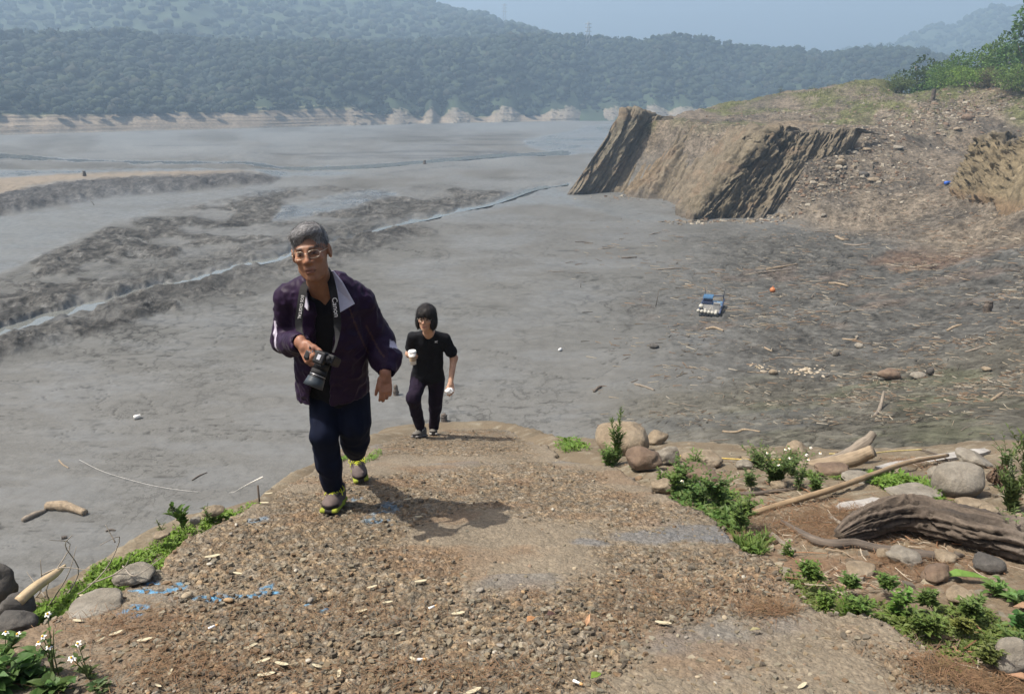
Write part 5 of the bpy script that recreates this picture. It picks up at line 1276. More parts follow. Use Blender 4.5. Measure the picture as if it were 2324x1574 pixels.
# pine needles: rust-coloured drifts (one mass)
def needles():
    rg = np.random.default_rng(91); P = []
    for a, b, rx, ry, n, fn in ((1830, 1195, 150, 40, 2200, bankpt), (1960, 1180, 110, 34, 1200, bankpt), (2080, 1290, 160, 30, 500, bankpt), (2210, 1540, 140, 40, 1300, slopept), (1500, 1350, 220, 60, 420, ramppt), (300, 1420, 130, 40, 420, ramppt), (420, 1520, 260, 60, 600, ramppt), (750, 1400, 240, 50, 350, ramppt), (1750, 1400, 60, 20, 300, slopept), (2060, 1052, 34, 14, 500, bankpt), (1000, 1530, 300, 40, 400, ramppt)):
        A = fn(a, b); k = dep(A) / FPX; dy = abs(slopept(a, b - ry)[1] - slopept(a, b + ry)[1]) / 2
        P.append(np.column_stack([A[0] + rg.normal(size=n) * rx * k * .55, A[1] + rg.normal(size=n) * dy * .55]))
    P = np.vstack(P); n = len(P); on = poly_sd(P[:, 0], P[:, 1], RAMP) > 0
    z = np.where(on, ramp_z(P[:, 0], P[:, 1]) + .006, bank_z(P[:, 0], P[:, 1]) + .010) + rg.random(n) * .012
    th = rg.uniform(0, 6.283, n); d = np.column_stack([np.cos(th), np.sin(th), rg.normal(size=n) * .10]); L = rg.uniform(.03, .09, n)[:, None]; S = np.column_stack([-np.sin(th), np.cos(th), 0 * th]) * .0009
    A = np.column_stack([P, z]); V = np.stack([A - S, A + S, A + d * L * .5 + [0, 0, .003] + S, A + d * L * .5 + [0, 0, .003] - S, A + d * L], 1).reshape(-1, 3); o = np.arange(n)[:, None, None] * 5
    F = (o + np.array([[0, 1, 2], [0, 2, 3], [3, 2, 4]])[None]).reshape(-1, 3); c = np.repeat(vary((.155, .088, .05), n, rg, .4, .1), 5, 0)
    obj('pine_needles', new_mesh('pine_needles', V, F, vcol_mat('dry_needles', .8, 30, .2, 0), False, {'Col': c}), None, 'fallen rust-brown pine needles drifted over ramp and bank', 'pine needles', None, 'stuff')
needles()
# cream seed-pod halves scattered over the ramp
def pods():
    pm = simple_mat('pod_cream', (.42, .37, .25), .6, .2, 60); v, f = ICO[2]; v = v.copy(); v = v * np.array([1, .28, .16]); v[:, 2] += .25 * v[:, 0] ** 2 * .6; v[:, 2] = np.where((v[:, 2] > .05), .05 + .1 * (v[:, 2] - .05) - .10 * np.clip(1 - v[:, 0] ** 2 - (v[:, 1] / .28) ** 2, 0, 1), v[:, 2])
    me = new_mesh('seed_pod', v, f, pm)
    for i, (a, b, w, r) in enumerate([(605, 1534, 50, .1), (640, 1510, 44, -.4), (770, 1532, 40, 1.5), (598, 1503, 42, .35), (178, 1412, 34, -.3), (483, 1265, 44, .2), (540, 1304, 30, -.4), (955, 1322, 36, .1), (1505, 1417, 48, -.35), (265, 1440, 40, .5), (192, 1356, 34, -.4), (210, 1382, 12, .3), (388, 1530, 30, 1.5), (360, 1560, 26, -.6), (720, 1515, 34, -.5), (845, 1335, 30, .3), (820, 1390, 36, .25), (940, 1500, 36, -.7), (1040, 1395, 40, .1), (905, 1440, 26, .5), (925, 1135, 22, .1), (950, 1175, 22, 0), (610, 1122, 24, .1), (600, 1143, 26, -.1), (1075, 1572, 50, .4), (570, 1470, 40, .5), (1820, 1560, 42, .5), (330, 1455, 44, .2), (230, 1455, 26, .9), (880, 1370, 30, .1)]):
        p = ramppt(a, b); k = dep(p) / FPX; o = obj('seed_pod', me, None, 'dry cream-coloured seed pod half lying on the ramp', 'seed pod', 'cream seed pods on the ramp', None, (p[0], p[1], p[2] + .010)); o.scale = (w * k * .42,) * 3; o.rotation_euler = (0, 0, r + .15)
    bm = simple_mat('cigarette_paper', (.78, .76, .72), .7, .06); fm = simple_mat('cigarette_filter', (.50, .30, .13), .7, .15)
    for i, (a, b, r, lab) in enumerate([(983, 1382, .6, 'cigarette butt standing out white in the middle of the ramp'), (957, 1502, .1, 'white cigarette butt near the bottom centre-left of the ramp'), (1312, 1555, -.6, 'cigarette butt near the green leaf at the bottom'), (485, 1427, .7, 'cigarette butt left of the red-brown needles by the blue paint')]):
        p = ramppt(a, b); e = empty('cigarette_butt', lab, 'cigarette butt', None, (p[0], p[1], p[2] + .012)); e.rotation_euler = (0, 0, r)
        v, F = tube([[-.018, 0, 0], [0.006, 0, 0]], .0045, 10); obj('paper', new_mesh('paper', v, F, bm), e); v, F = tube([[.0062, 0, 0], [.017, 0, 0]], .0045, 10); obj('filter', new_mesh('filter', v, F, fm), e)
pods()
# dead twiggy shrub on the left below the ramp
def dead_shrub():
    rg = np.random.default_rng(95); p = slopept(120, 1330); p[2] -= .1; e = empty('dead_shrub', 'bare grey twigs of a dead shrub beside the left grass strip', 'dead shrub', None, tuple(p)); m = simple_mat('dead_twig', (.27, .235, .19), .9, .25, 20)
    k = dep(p) / FPX
    for T in ([(0, 0), (-10, 60), (20, 130), (10, 180)], [(10, 5), (40, 70), (30, 150), (60, 190)], [(30, 20), (90, 70), (130, 110), (170, 190), (165, 215)], [(60, 40), (150, 90), (190, 150)], [(150, 95), (200, 100), (250, 130)], [(-10, 40), (-70, 80)], [(-20, 90), (20, 100), (90, 96)], [(0, 20), (60, 110), (75, 170)], [(-60, 10), (-20, 60), (-5, 140)], [(170, 190), (150, 230)]):
        P = np.array([[a * k, rg.normal() * .05, b * k * .95] for a, b in T]); v, F = tube(smooth_path(P, 14), np.linspace(.0035, .0012, 14), 6); obj('twig', new_mesh('twig', v, F, m), e)
dead_shrub()
def twig_litter():
    rg = np.random.default_rng(97); P = []
    for a, b, rx, ry, c in ((1850, 1150, 260, 60, 420), (2100, 1180, 220, 60, 300), (2150, 1480, 200, 60, 180), (1950, 1290, 160, 40, 140), (1650, 1090, 160, 30, 90), (2200, 1060, 120, 30, 60), (300, 1480, 200, 60, 60)):
        A = slopept(a, b); k = dep(A) / FPX; dy = abs(slopept(a, b - ry)[1] - slopept(a, b + ry)[1]) / 2; P.append(np.column_stack([A[0] + rg.normal(size=c) * rx * k * .5, A[1] + rg.normal(size=c) * dy * .5]))
    P = np.vstack(P); ok = poly_sd(P[:, 0], P[:, 1], RAMP) < .02; P = P[ok]; parts, C = [], []
    for x, y in P:
        z = bank_z(np.array([x]), np.array([y]))[0]; th = rg.normal() * .9; L = .03 + .13 * rg.random() ** 2; d = np.array([math.cos(th), math.sin(th), rg.normal() * .12]); m = np.array([x, y, z + .012]); bnd = np.array([-d[1], d[0], 0]) * rg.normal() * .1 * L; r = .0012 + .0035 * rg.random() ** 2
        t = tube([m - d * L / 2, m + bnd, m + d * L / 2], [r, r, r * .6], 4); parts.append(t); C.append(np.repeat((np.array([[.24, .18, .12], [.15, .11, .075], [.33, .28, .21], [.22, .12, .065]])[rg.integers(4)] * rg.uniform(.7, 1.1))[None], len(t[0]), 0))
    v, F = merge(parts); obj('twig_litter', new_mesh('twig_litter', v, F, STEMM, False, {'Col': np.vstack(C)}), None, 'small dry twigs littering the bank', 'twigs', None, 'stuff')
twig_litter()
# two thin pegs beside the ramp
for a, b, h, lab in ((587, 1128, 30, 'thin dark iron peg in the grass beside the ramp'),):
    p = slopept(a, b); k = dep(p) / FPX; v, F = tube([[0, 0, -.15], [.002, 0, h * k]], .006, 8); obj('peg', new_mesh('peg', v, F, simple_mat('rusty_iron', (.09, .07, .055), .8)), None, lab, 'peg', None, None, tuple(p))
# ================================================================== things out on the mud and the right slope
MUDB = simple_mat('mud_coat', (.13, .125, .115), .8, .25, 4)
def mdep(p): return dep(p) / FPX
# --- rubble on the right slope
def slope_rubble():
    rg = np.random.default_rng(121); X, Y, S = [], [], []
    for a, b, rx, ry, n, s0, s1 in ((1970, 340, 130, 60, 620, .18, .6), (2130, 260, 130, 38, 900, .2, .65), (1850, 405, 90, 45, 380, .15, .5), (2240, 230, 160, 30, 500, .15, .5), (1850, 250, 260, 26, 500, .12, .45), (2040, 400, 180, 50, 260, .12, .4), (1640, 290, 90, 14, 160, .12, .4), (2210, 330, 80, 14, 200, .12, .35), (1800, 320, 90, 30, 260, .15, .5), (2000, 480, 250, 50, 200, .08, .3), (2240, 470, 120, 40, 140, .08, .3), (1440, 447, 150, 5, 110, .12, .5), (1620, 503, 110, 5, 130, .15, .6), (1760, 496, 70, 8, 110, .12, .5)):
        c = mudpt(a, b, 45); k = mdep(c); c2 = mudpt(a, b - ry, 45); c3 = mudpt(a, b + ry, 45)
        x = c[0] + rg.normal(size=n) * rx * k * .5; y = np.clip(c[1] + rg.normal(size=n) * abs(c2[1] - c3[1]) * .27, c3[1] - 2, 260)
        X.append(x * y / c[1]); Y.append(y); S.append(s0 + (s1 - s0) * rg.random(n) ** 3)
    X, Y, S = map(np.concatenate, (X, Y, S)); Z = ground_z(X, Y)
    pal = np.array([[.15, .122, .09], [.19, .155, .11], [.125, .108, .085], [.27, .24, .19], [.145, .10, .068]])
    scatter_stones('rubble', np.column_stack([X, Y, Z]), S * .85, pal[rg.integers(0, 5, len(X))] * rg.uniform(.8, 1.15, (len(X), 1)), 131, 'tan rubble strewn over the slope behind the headland', STONEM, 0, cat='rubble')
slope_rubble()
for i, (a, b, w, h, m, lab) in enumerate([(2196, 274, 22, 16, BM_RED, 'orange boulder standing out on the right rubble slope'), (2040, 340, 22, 10, BM_GREY, 'pale boulder at the foot of the right rubble pile'), (1910, 375, 20, 16, BM_TAN, 'tan block below the rubble fan on the right slope'), (1952, 338, 24, 14, BM_TAN, 'larger tan stone in the rubble fan'), (1870, 493, 12, 8, BM_GREY, 'pale stone on the mud at the foot of the right slope'),
        (1960, 402, 22, 14, BM_DARK, 'dark brown rock on the right slope'), (1968, 345, 18, 10, BM_TAN, 'small tan stone at the edge of the rubble fan'), (2175, 297, 18, 8, BM_TAN, 'flat tan stone below the orange boulder'), (2280, 222, 14, 8, BM_TAN, 'pale stone near the right bushes'), (1985, 412, 24, 10, BM_TAN, 'flat pale stone low on the right slope')]):
    boulder(a, b, w * 1.2, h * 1.2, m, lab, 901 + i, fn=lambda x, y: mudpt(x, y, 45), ang=.5, sub=3)
# stones lying on the mud of the middle ground
for i, (a, b, w, h, m, lab) in enumerate([(2022, 862, 54, 28, BM_RED, 'brown matted clod of earth on the mud at right'), (1756, 850, 20, 14, BM_TAN, 'tan rounded stone beside the pebble heap on the mud'), (1898, 808, 16, 22, BM_GREY, 'grey pointed stone standing in the mud'), (1950, 790, 20, 14, BM_GREY, 'pale block below the crooked stick on the mud'), (1484, 790, 22, 14, BM_DARK, 'black rounded lump lying on the smooth mud'), (2085, 858, 36, 16, BM_GREY, 'flat grey slab right of the brown clod'), (2112, 852, 18, 22, BM_DARK, 'dark upright block right of the flat slab'), (2240, 842, 24, 12, BM_TAN, 'pale stone at the right edge of the mud'),
        (1605, 800, 0, 0, None, ''), (1945, 768, 10, 8, BM_GREY, 'small grey stone above the crooked stick'), (2270, 705, 0, 0, None, ''), (1560, 520, 0, 0, None, '')]):
    if w: boulder(a, b, w, h, m, lab, 931 + i, fn=mudpt, ang=.6 if m is BM_GREY else .3, sub=3, lump=.4)
def pebble_heap(px, py, n, w, label, seed):
    rg = np.random.default_rng(seed); c = mudpt(px, py); k = mdep(c); x = c[0] + rg.normal(size=n) * w * k * .35; y = c[1] + rg.normal(size=n) * .5
    scatter_stones('pebble_heap', np.column_stack([x, y, ground_z(x, y)]), rg.uniform(.06, .17, n), np.array([[.34, .29, .22], [.28, .23, .16]])[rg.integers(0, 2, n)], seed, label, STONEM, cat='pebbles')
pebble_heap(1728, 833, 14, 40, 'small heap of pale pebbles left on the mud', 141); pebble_heap(1825, 843, 40, 60, 'wider heap of pale pebbles right of the small one on the mud', 143)
# --- driftwood on the mud
MW = [WOOD, WOODT, WOODD]
named = [([(1602, 748), (1622, 746), (1642, 752)], .10, 1, 'stout tan driftwood log in front of the raft'), ([(1896, 538), (1912, 546), (1926, 545)], .16, 1, 'pale curved log on the grey slope at right'), ([(1915, 555), (1945, 558), (1975, 553)], .10, 0, 'forked grey branch below the pale curved log'),
         ([(1640, 980), (1670, 982), (1690, 976), (1725, 980)], .05, 1, 'wavy pale stick on the cracked mud above the yellow rope'), ([(1985, 945), (1996, 930), (2002, 918, .5)], .07, 0, 'stub of wood poking up from the cracked mud'), ([(2250, 910), (2266, 900), (2275, 892)], .06, 1, 'curved grey stick on the mud at the right edge'),
         ([(1740, 612), (1775, 607), (1810, 600)], .10, 1, 'long bleached branch on the mud behind the orange ball'), ([(1700, 622), (1745, 618), (1800, 611)], .06, 0, 'thin branch lying against the long bleached one'), ([(1410, 586), (1425, 586), (1445, 584)], .08, 2, 'dark short log on the smooth mud left of the raft'), ([(1492, 612), (1520, 611), (1545, 609)], .07, 0, 'grey sticks clump on the mud edge'),
         ([(1880, 644), (1900, 645), (1925, 650)], .10, 1, 'broken pale root on the mud by the red soil'), ([(2150, 752), (2165, 744), (2182, 738)], .09, 1, 'grey log end on the mud at right'), ([(2190, 800), (2210, 795), (2235, 786)], .06, 0, 'branch pointing right near the right edge'), ([(1958, 805), (1966, 798), (1990, 792)], 0, 0, ''), ([(1912, 770), (1940, 772), (1945, 762)], .06, 1, 'crooked grey stick above the pale block'),
         ([(1735, 790), (1752, 798)], .06, 1, 'short pale stick on the mud in front of the raft, lying askew'), ([(1760, 812), (1790, 812), (1840, 816)], .04, 0, 'long thin stick on the mud left of the pointed stone'), ([(1440, 872), (1462, 878), (1485, 886)], .06, 0, 'bare branch lying on the smooth mud left of centre right'), ([(1432, 868), (1447, 862)], .03, 0, 'twig beside the bare branch on smooth mud'), ([(1348, 890), (1356, 883), (1364, 878)], .08, 2, 'dark wood chunk on the mud above the ramp end'),
         ([(1592, 545), (1640, 535), (1690, 528)], 0, 0, ''), ([(1380, 900), (1400, 902)], 0, 0, ''), ([(52, 1184), (78, 1172), (104, 1160)], .11, 0, 'dark-ended log lying on the mud at far left'), ([(108, 1154), (150, 1156), (194, 1168)], .20, 1, 'orange-brown waterlogged log on the mud at far left'), ([(134, 1044), (142, 1054), (156, 1062)], .03, 1, 'pale curved stick on the mud at left'), ([(1040, 521), (1055, 519), (1068, 521)], 0, 0, ''),
         ([(240, 1206), (252, 1203), (262, 1204)], .04, 2, 'short dark stick on the mud left of the leafy weed'), ([(436, 1090), (452, 1080), (470, 1072)], .03, 2, 'dark thin branch on the mud below the fishing line'), ([(140, 1222), (152, 1220)], .06, 2, 'short brown stick on the mud below the far-left log')]
for i, (q, r, mi, lab) in enumerate(named):
    if r: wood_on('driftwood', q, [r * .8, r, r * .6] if len(q) > 2 else [r, r * .8], mudpt, lab, 'driftwood', None, MW[mi], .7, 8, 16, seed=40 + i)
def sticks():
    rg = np.random.default_rng(151); protos = []
    for k in range(8):
        m = 7; P = np.column_stack([np.linspace(-.5, .5, m), .06 * rg.normal(size=m).cumsum() * .6, .02 * np.abs(rg.normal(size=m))]); P[:, 1] -= P[:, 1].mean()
        protos.append([wood_mesh('stick', P, [.018, .026, .012], 6, 12, mt, seed=60 + k) for mt in MW])
    spots = []
    while len(spots) < 210:
        a, b = rg.uniform(1250, 2320), 470 + 540 * rg.random() ** 1.0
        w = np.clip((a - 1250) / 900, 0.06, 1) * (1 if b > 520 else .5)
        if rg.random() < w: spots.append((a, b))
    for a, b in spots:
        p = mudpt(a, b); k = mdep(p); o = obj('stick', protos[rg.integers(8)][rg.choice(3, p=[.45, .35, .2])], None, 'driftwood stick lying loose on the right-hand mud', 'stick', 'loose sticks on the right-hand mud', None, (p[0], p[1], p[2] + .03))
        L = rg.uniform(12, 46) * k; o.scale = (L, L * .8, L * rg.uniform(.7, 1.2)); o.rotation_euler = (0, rg.normal() * .06, rg.normal() * .6)
    # fine litter: one mass
    n = 7000; X, Y = [], []
    a = rg.uniform(1300, 2500, n * 3); b = rg.uniform(440, 1010, n * 3)
    keep = rg.random(n * 3) < np.clip((a - 1300) / 900, .03, 1) * (.12 + .9 * sstep(-.1, .35, fbm(a / 130, b / 30, oct=4, seed=153))) * (1 + 1.5 * sstep(2000, 2200, a) * sstep(700, 600, b))
    a, b = a[keep][:n], b[keep][:n]
    V, F, C, o = [], [], [], 0
    for i in range(len(a)):
        z = float(np.interp(b[i], [440, 560, 720, 860, 1000], [2, 1.2, 1, 1.5, 3.5])) * np.clip((a[i] - 1400) / 700, 0, 1); q = atz(a[i], b[i], z); X.append(q[0]); Y.append(q[1])
    X, Y = np.array(X), np.array(Y); Z = ground_z(X, Y); L = rg.uniform(.12, .75, len(X)) ** 1.2 * np.clip(Y / 45, .5, 1.4); th = rg.normal(size=len(X)) * .7
    for i in range(len(X)):
        c, s = math.cos(th[i]), math.sin(th[i]); d = np.array([c, s, rg.normal() * .08]); w = L[i] * .035 + .012; S = np.array([-s, c, 0]) * w; U = np.array([0, 0, w * 1.2]); m = np.array([X[i], Y[i], Z[i] + w * .5]); a0, a1 = m - d * L[i] / 2, m + d * L[i] / 2 + S * rg.normal() * 1.5
        V += [a0 - S, a0 + S, a0 + U, a1 - S * .5, a1 + S * .5, a1 + U * .5]; F += [[o, o + 2, o + 5], [o, o + 5, o + 3], [o + 2, o + 1, o + 4], [o + 2, o + 4, o + 5], [o + 1, o, o + 3], [o + 1, o + 3, o + 4]]; o += 6
        cc = np.array([[.21, .178, .13], [.15, .115, .08], [.075, .064, .052], [.17, .112, .07], [.26, .232, .182]])[rg.integers(5)] * rg.uniform(.75, 1.15); C += [cc] * 6
    obj('driftwood_litter', new_mesh('driftwood_litter', np.array(V), np.array(F), STONEM, False, {'Col': np.array(C)}), None, 'fine driftwood litter spread over the right-hand mud', 'litter', None, 'stuff')
sticks()
# --- stumps and stakes
def stump(px, py, w, h, mat, label, seed, dist=None):
    p = mudpt(px, py) if dist is None else at(px, py, dist)
    if dist is not None: p[2] = ground_z(np.array([p[0]]), np.array([p[1]]))[0]
    k = mdep(p); P = [[0, 0, -.1], [0, 0, h * k * .5], [rnd.uniform(-.05, .05), 0, h * k]]
    me = wood_mesh('stump', P, [w * k * .55, w * k * .5, w * k * .36], 16, 16, mat, .25, seed=seed); o = obj('stump', me, None, label, 'stump', None, None, tuple(p)); return o
stump(899, 896, 13, 24, WOODD, 'grey wooden post stub standing in the mud between the two people', 71)
stump(1008, 956, 16, 18, WOODD, 'small grey stump behind the woman at the ramp end', 72)
stump(2240, 708, 18, 26, WOODD, 'weathered tree stump on the mud at the right edge', 73)
stump(2122, 192, 10, 26, WOODD, 'dark dead stump on the grass in front of the right bushes', 74, 140)
stump(192, 400, 8, 12, WOODD, 'dark stump on the sandbar at far left', 75)
stump(964, 372, 6, 8, WOODD, 'tiny dark root on the distant mud', 76)
def stake(px0, py0, px1, py1, r, label):
    p = mudpt(px0, py0); t = at(px1, py1, p[1]); v, F = tube(np.array([p - [0, 0, .2], (p + t) / 2 + [r, 0, 0], t]) - p, [r, r * .8, r * .5], 6); obj('stake', new_mesh('stake', v, F, simple_mat('stake_wood', (.10, .085, .07), .9)), None, label, 'stake', None, None, tuple(p))
stake(1487, 696, 1495, 658, .035, 'tall thin stake standing in the mud left of the raft'); stake(1317, 652, 1318, 640, .03, 'short thin stake in the smooth mud behind the woman'); stake(215, 466, 205, 455, .05, 'leaning stake in the wet mud at left'); stake(372, 630, 382, 606, 0.02, 'thin slanting reed in the rough mud at left')
stake(338, 878, 338, 868, .02, 'tiny stick upright in the mud at left') if False else None
# --- white fishing line on the left
LINEM = simple_mat('line_white', (.62, .60, .55), .6)
P = np.array([mudpt(a, b) + [0, 0, .05] for a, b in ((180, 1045), (230, 1070), (300, 1092), (370, 1108), (450, 1118), (520, 1120))] + [bankpt(600, 1120) + [0, 0, .12]])
v, F = tube(smooth_path(P - P[0], 70), .005, 5); obj('line', new_mesh('line', v, F, LINEM), None, 'thin white fishing line trailing over the mud at left', 'line', None, None, tuple(P[0]))
# --- litter you can name
def can(px, py, w, col, label, cat, name, rot=0):
    p = mudpt(px, py); k = mdep(p) * w; e = empty(name, label, cat, None, (p[0], p[1], p[2] + k * .35)); e.rotation_euler = (0, 0, rot); m = simple_mat(name + '_side', col, .5, .1); d = simple_mat(name + '_rim', tuple(np.array(col) * .55), .6, .1)
    v, F = tube([[-k * .5, 0, 0], [-k * .2, 0, 0], [k * .4, 0, 0]], [k * .32, k * .36, k * .36], 16); obj('body', new_mesh('body', v, F, m), e); v, F = tube([[k * .4, 0, 0], [k * .5, 0, 0]], [k * .38, k * .38], 16); obj('rim', new_mesh('rim', v, F, d), e)
can(312, 950, 14, (.70, .69, .65), 'white cup lying on the mud at left', 'cup', 'cup', .6); can(2149, 420, 12, (.03, .10, .42), 'blue plastic can on the right slope', 'can', 'can', .2); can(1271, 796, 9, (.65, .66, .66), 'small white bottle on the smooth mud right of the woman', 'bottle', 'bottle', 1.0)
p = mudpt(1753, 663); k = mdep(p); e = empty('float_ball', 'orange fishing float ball on the mud behind the raft', 'float', None, (p[0], p[1], p[2] + 5 * k)); v, f = ICO[3]
obj('ball', new_mesh('ball', v * 6.5 * k, f, simple_mat('float_orange', (.42, .15, .055), .5, .15)), e); v, F = tube([[0, 0, 6 * k], [k, 0, 9 * k]], k * 1.2, 8); obj('eyelet', new_mesh('eyelet', v, F, simple_mat('float_eyelet', (.40, .13, .05), .5)), e)

# --- the stranded raft
def raft():
    p = mudpt(1608, 718); k = mdep(p); L, W = 3.9, 1.55
    e = empty('raft', 'small blue fishing raft with white floats stranded on the mud', 'raft', None, tuple(p)); e.rotation_euler = (0.03, 0, -0.34); e.scale = (.86, .86, .86)
    dark = simple_mat('raft_pipe', (.06, .065, .07), .6, .2); blue = simple_mat('raft_blue', (.045, .11, .20), .5, .2); navy = simple_mat('raft_navy', (.035, .05, .10), .5, .2); grey = simple_mat('raft_deck', (.17, .165, .155), .8, .3, 12); wht = simple_mat('raft_float', (.40, .385, .33), .55, .12); lblue = simple_mat('raft_sheet', (.10, .19, .30), .5, .1)
    for i in range(6):
        x = -W / 2 + .13 + i * (W - .26) / 5; v, F = tube([[x, -.1, .13], [x, L * .5, .13], [x, L - .25, .13], [x, L, .25]], .12, 12); obj('hull_pipe', new_mesh('hull_pipe', v, F, dark), e)
    for i in range(9):
        y0 = .15 + i * .40; v, f = boxm(-W / 2, W / 2, y0, y0 + .36, .26, .30); obj('deck_board', new_mesh('deck_board', v, f, grey if i < 6 else lblue, False), e)
    for s in (-1, 1):
        x = s * (W / 2 + .05); v, F = tube([[x, .0, .32], [x, L * .5, .40], [x, L, .46]], .07, 10); obj('side_rail', new_mesh('side_rail', v, F, navy), e)
        x = s * (W / 2 - .02); v, F = tube([[x, L - .15, .3], [x, L, .9], [x + s * .06, L + .1, 1.35]], .035, 8); obj('post', new_mesh('post', v, F, dark), e)
    v, F = tube([[-W / 2, L - .1, .75], [W / 2, L - .1, .75]], .04, 8); obj('cross_rail', new_mesh('cross_rail', v, F, navy), e)
    v, F = tube([[-W / 2, L * .62, .5], [W / 2, L * .62, .5]], .03, 8); obj('cross_rail', new_mesh('cross_rail', v, F, navy), e)
    v, f = boxm(-W / 2 + .05, -.05, L - 1.35, L - .55, .30, .80); b = obj('engine_box', new_mesh('engine_box', v, f, navy, False), e)
    v, f = boxm(-W / 2 + .0, .0, L - 1.42, L - .48, .80, .92); v[4:, 1] += .05; obj('lid', new_mesh('lid', v, f, blue, False), b)
    v, f = boxm(.22, .72, 1.15, 1.55, .30, .74); c = obj('crate', new_mesh('crate', v, f, simple_mat('raft_crate', (.30, .30, .29), .8, .15), False), e); v, f = boxm(.20, .74, 1.13, 1.57, .74, .79); obj('lid', new_mesh('lid', v, f, grey, False), c)
    sv, sf = ICO[2]
    for i in range(6):
        o = obj('float', new_mesh('float', sv * .145, sf, wht), e); o.location = (-W / 2 - .04 + i * .27, -.02 - .02 * (i % 2), .42 - .02 * i)
    for q, r in (((-W / 2 + .05, 1.0, .52), .20), ((-.35, .55, .38), .12), ((.55, .18, .40), .14)):
        o = obj('float', new_mesh('float', sv * r, sf, wht), e); o.location = q
    v, F = tube(smooth_path([[-.1, .1, .40], [-.06, .7, .36], [.02, 1.4, .38]], 16), .02, 6); obj('mooring_rope', new_mesh('mooring_rope', v, F, simple_mat('raft_rope', (.45, .42, .33), .9)), e)
raft()
# --- power pylons on the far ridges
def pylon(px, py0, py1, dist, label):
    b = at(px, py1, dist); t = at(px, py0, dist); H = t[2] - b[2]; b = b - [0, 0, 12]; e = empty('pylon', label, 'pylon', None, tuple(b)); m = simple_mat('galvanised', (.20, .21, .22), .6); H += 12; w = H * .09
    for sx in (-1, 1):
        for sy in (-1, 1):
            v, F = tube([[sx * w, sy * w, 0], [sx * w * .25, sy * w * .25, H]], .22, 4); obj('leg', new_mesh('leg', v, F, m), e)
    for f in (.62, .78, .92):
        v, F = tube([[-w * 1.5, 0, H * f], [w * 1.5, 0, H * f]], .3, 4); obj('cross_arm', new_mesh('cross_arm', v, F, m), e)
    for i in range(5):
        z0, z1 = H * i / 5, H * (i + 1) / 5; a = w * (1 - .75 * i / 5)
        v, F = tube([[-a, -a, z0], [a, -a, z1]], .2, 4); obj('brace', new_mesh('brace', v, F, m), e)
pylon(1145, 8, 34, 1120, 'faint power pylon on the mountain crest at upper middle'); pylon(1335, 50, 72, 720, 'small power pylon on the ridge right of the middle')

# --- trees and bushes on the right
BARK = simple_mat('bark', (.13, .11, .085), .9, .3, 3, .4, .05)
TREEM = vcol_mat('tree_leaves', 0.7, 1.5, .25, 0, trans=.3)
def tree(px, pyb, w, h, dist, col, label, seed, name='tree', nleaf=2600, bare=0.0, cat='tree', group='bushes and trees on the right shoulder'):
    rg = np.random.default_rng(seed); b = at(px, pyb, dist); b[2] = min(b[2], ground_z(np.array([b[0]]), np.array([b[1]]))[0] + 1); k = dist / FPX / math.cos(PITCH) * 1.02; Wm, Hm = w * k / 2, h * k
    e = empty(name, label, cat, group, tuple(b)); br = []
    br.append(tube(smooth_path([[0, 0, -1.0], [rg.normal() * .3, 0, Hm * .25], [rg.normal() * .5, rg.normal() * .4, Hm * .7]], 10), np.linspace(Hm * .035, Hm * .012, 10), 8))
    lobes = []
    for i in range(13):
        a = rg.uniform(0, 6.283); r = math.sqrt(rg.random()) * .68; z = rg.uniform(.16, .86) * (1 - .25 * r); c = np.array([math.cos(a) * r * Wm, math.sin(a) * r * Wm * .8, z * Hm]); lobes.append((c, rg.uniform(.28, .42)))
        br.append(tube(smooth_path([[0, 0, Hm * .12 * rg.random()], c * [.4, .4, .55], c], 8), np.linspace(Hm * .014, Hm * .004, 8), 6))
    v, F = merge(br); obj('trunk', new_mesh('trunk', v, F, BARK), e)
    if bare < 1:
        P, Dn, Cc = [], [], []
        for c, r in lobes:
            n = nleaf // 13; d = rg.normal(size=(n, 3)); d /= np.linalg.norm(d, axis=1)[:, None]; rr = np.minimum(1.25, .55 + .5 * rg.random(n) ** .5) * (1 + .35 * fbm(d[:, 0] * 2 + c[0], d[:, 1] * 2, d[:, 2] * 2, 2, seed))
            P.append(c + d * (rr * r)[:, None] * np.array([Wm, Wm, Hm * .62])); Dn.append(d + rg.normal(size=(n, 3)) * .6); Cc.append(np.repeat(rg.uniform(.8, 1.25, (1, 1)), n, 0))
        P, Dn, Cc = np.vstack(P), np.vstack(Dn), np.vstack(Cc); n = len(P); ok = (P[:, 2] > Hm * .03); P, Dn, Cc = P[ok], Dn[ok], Cc[ok]; n = len(P); L = rg.uniform(.020, .046, n) * (Wm + Hm)
        v, f, c = leaf_mesh(P, Dn, rg.normal(size=(n, 3)) + [0, 0, 1.0], L, L * .62, vary(np.array(col) * 1.45, n, rg, .35, .2) * Cc); obj('crown', new_mesh('crown', v, f, TREEM, False, {'Col': c}), e)
    else:
        tw = []
        for c, r in lobes:
            for _ in range(14):
                d = rg.normal(size=3); d[2] = abs(d[2]); tw.append(tube([c * .8, c + d * Wm * .16, c + d * Wm * .32], [Hm * .004, Hm * .003, Hm * .0015], 4))
        v, F = merge(tw); obj('twigs', new_mesh('twigs', v, F, simple_mat('bare_twigs', (.26, .24, .22), .9)), e)
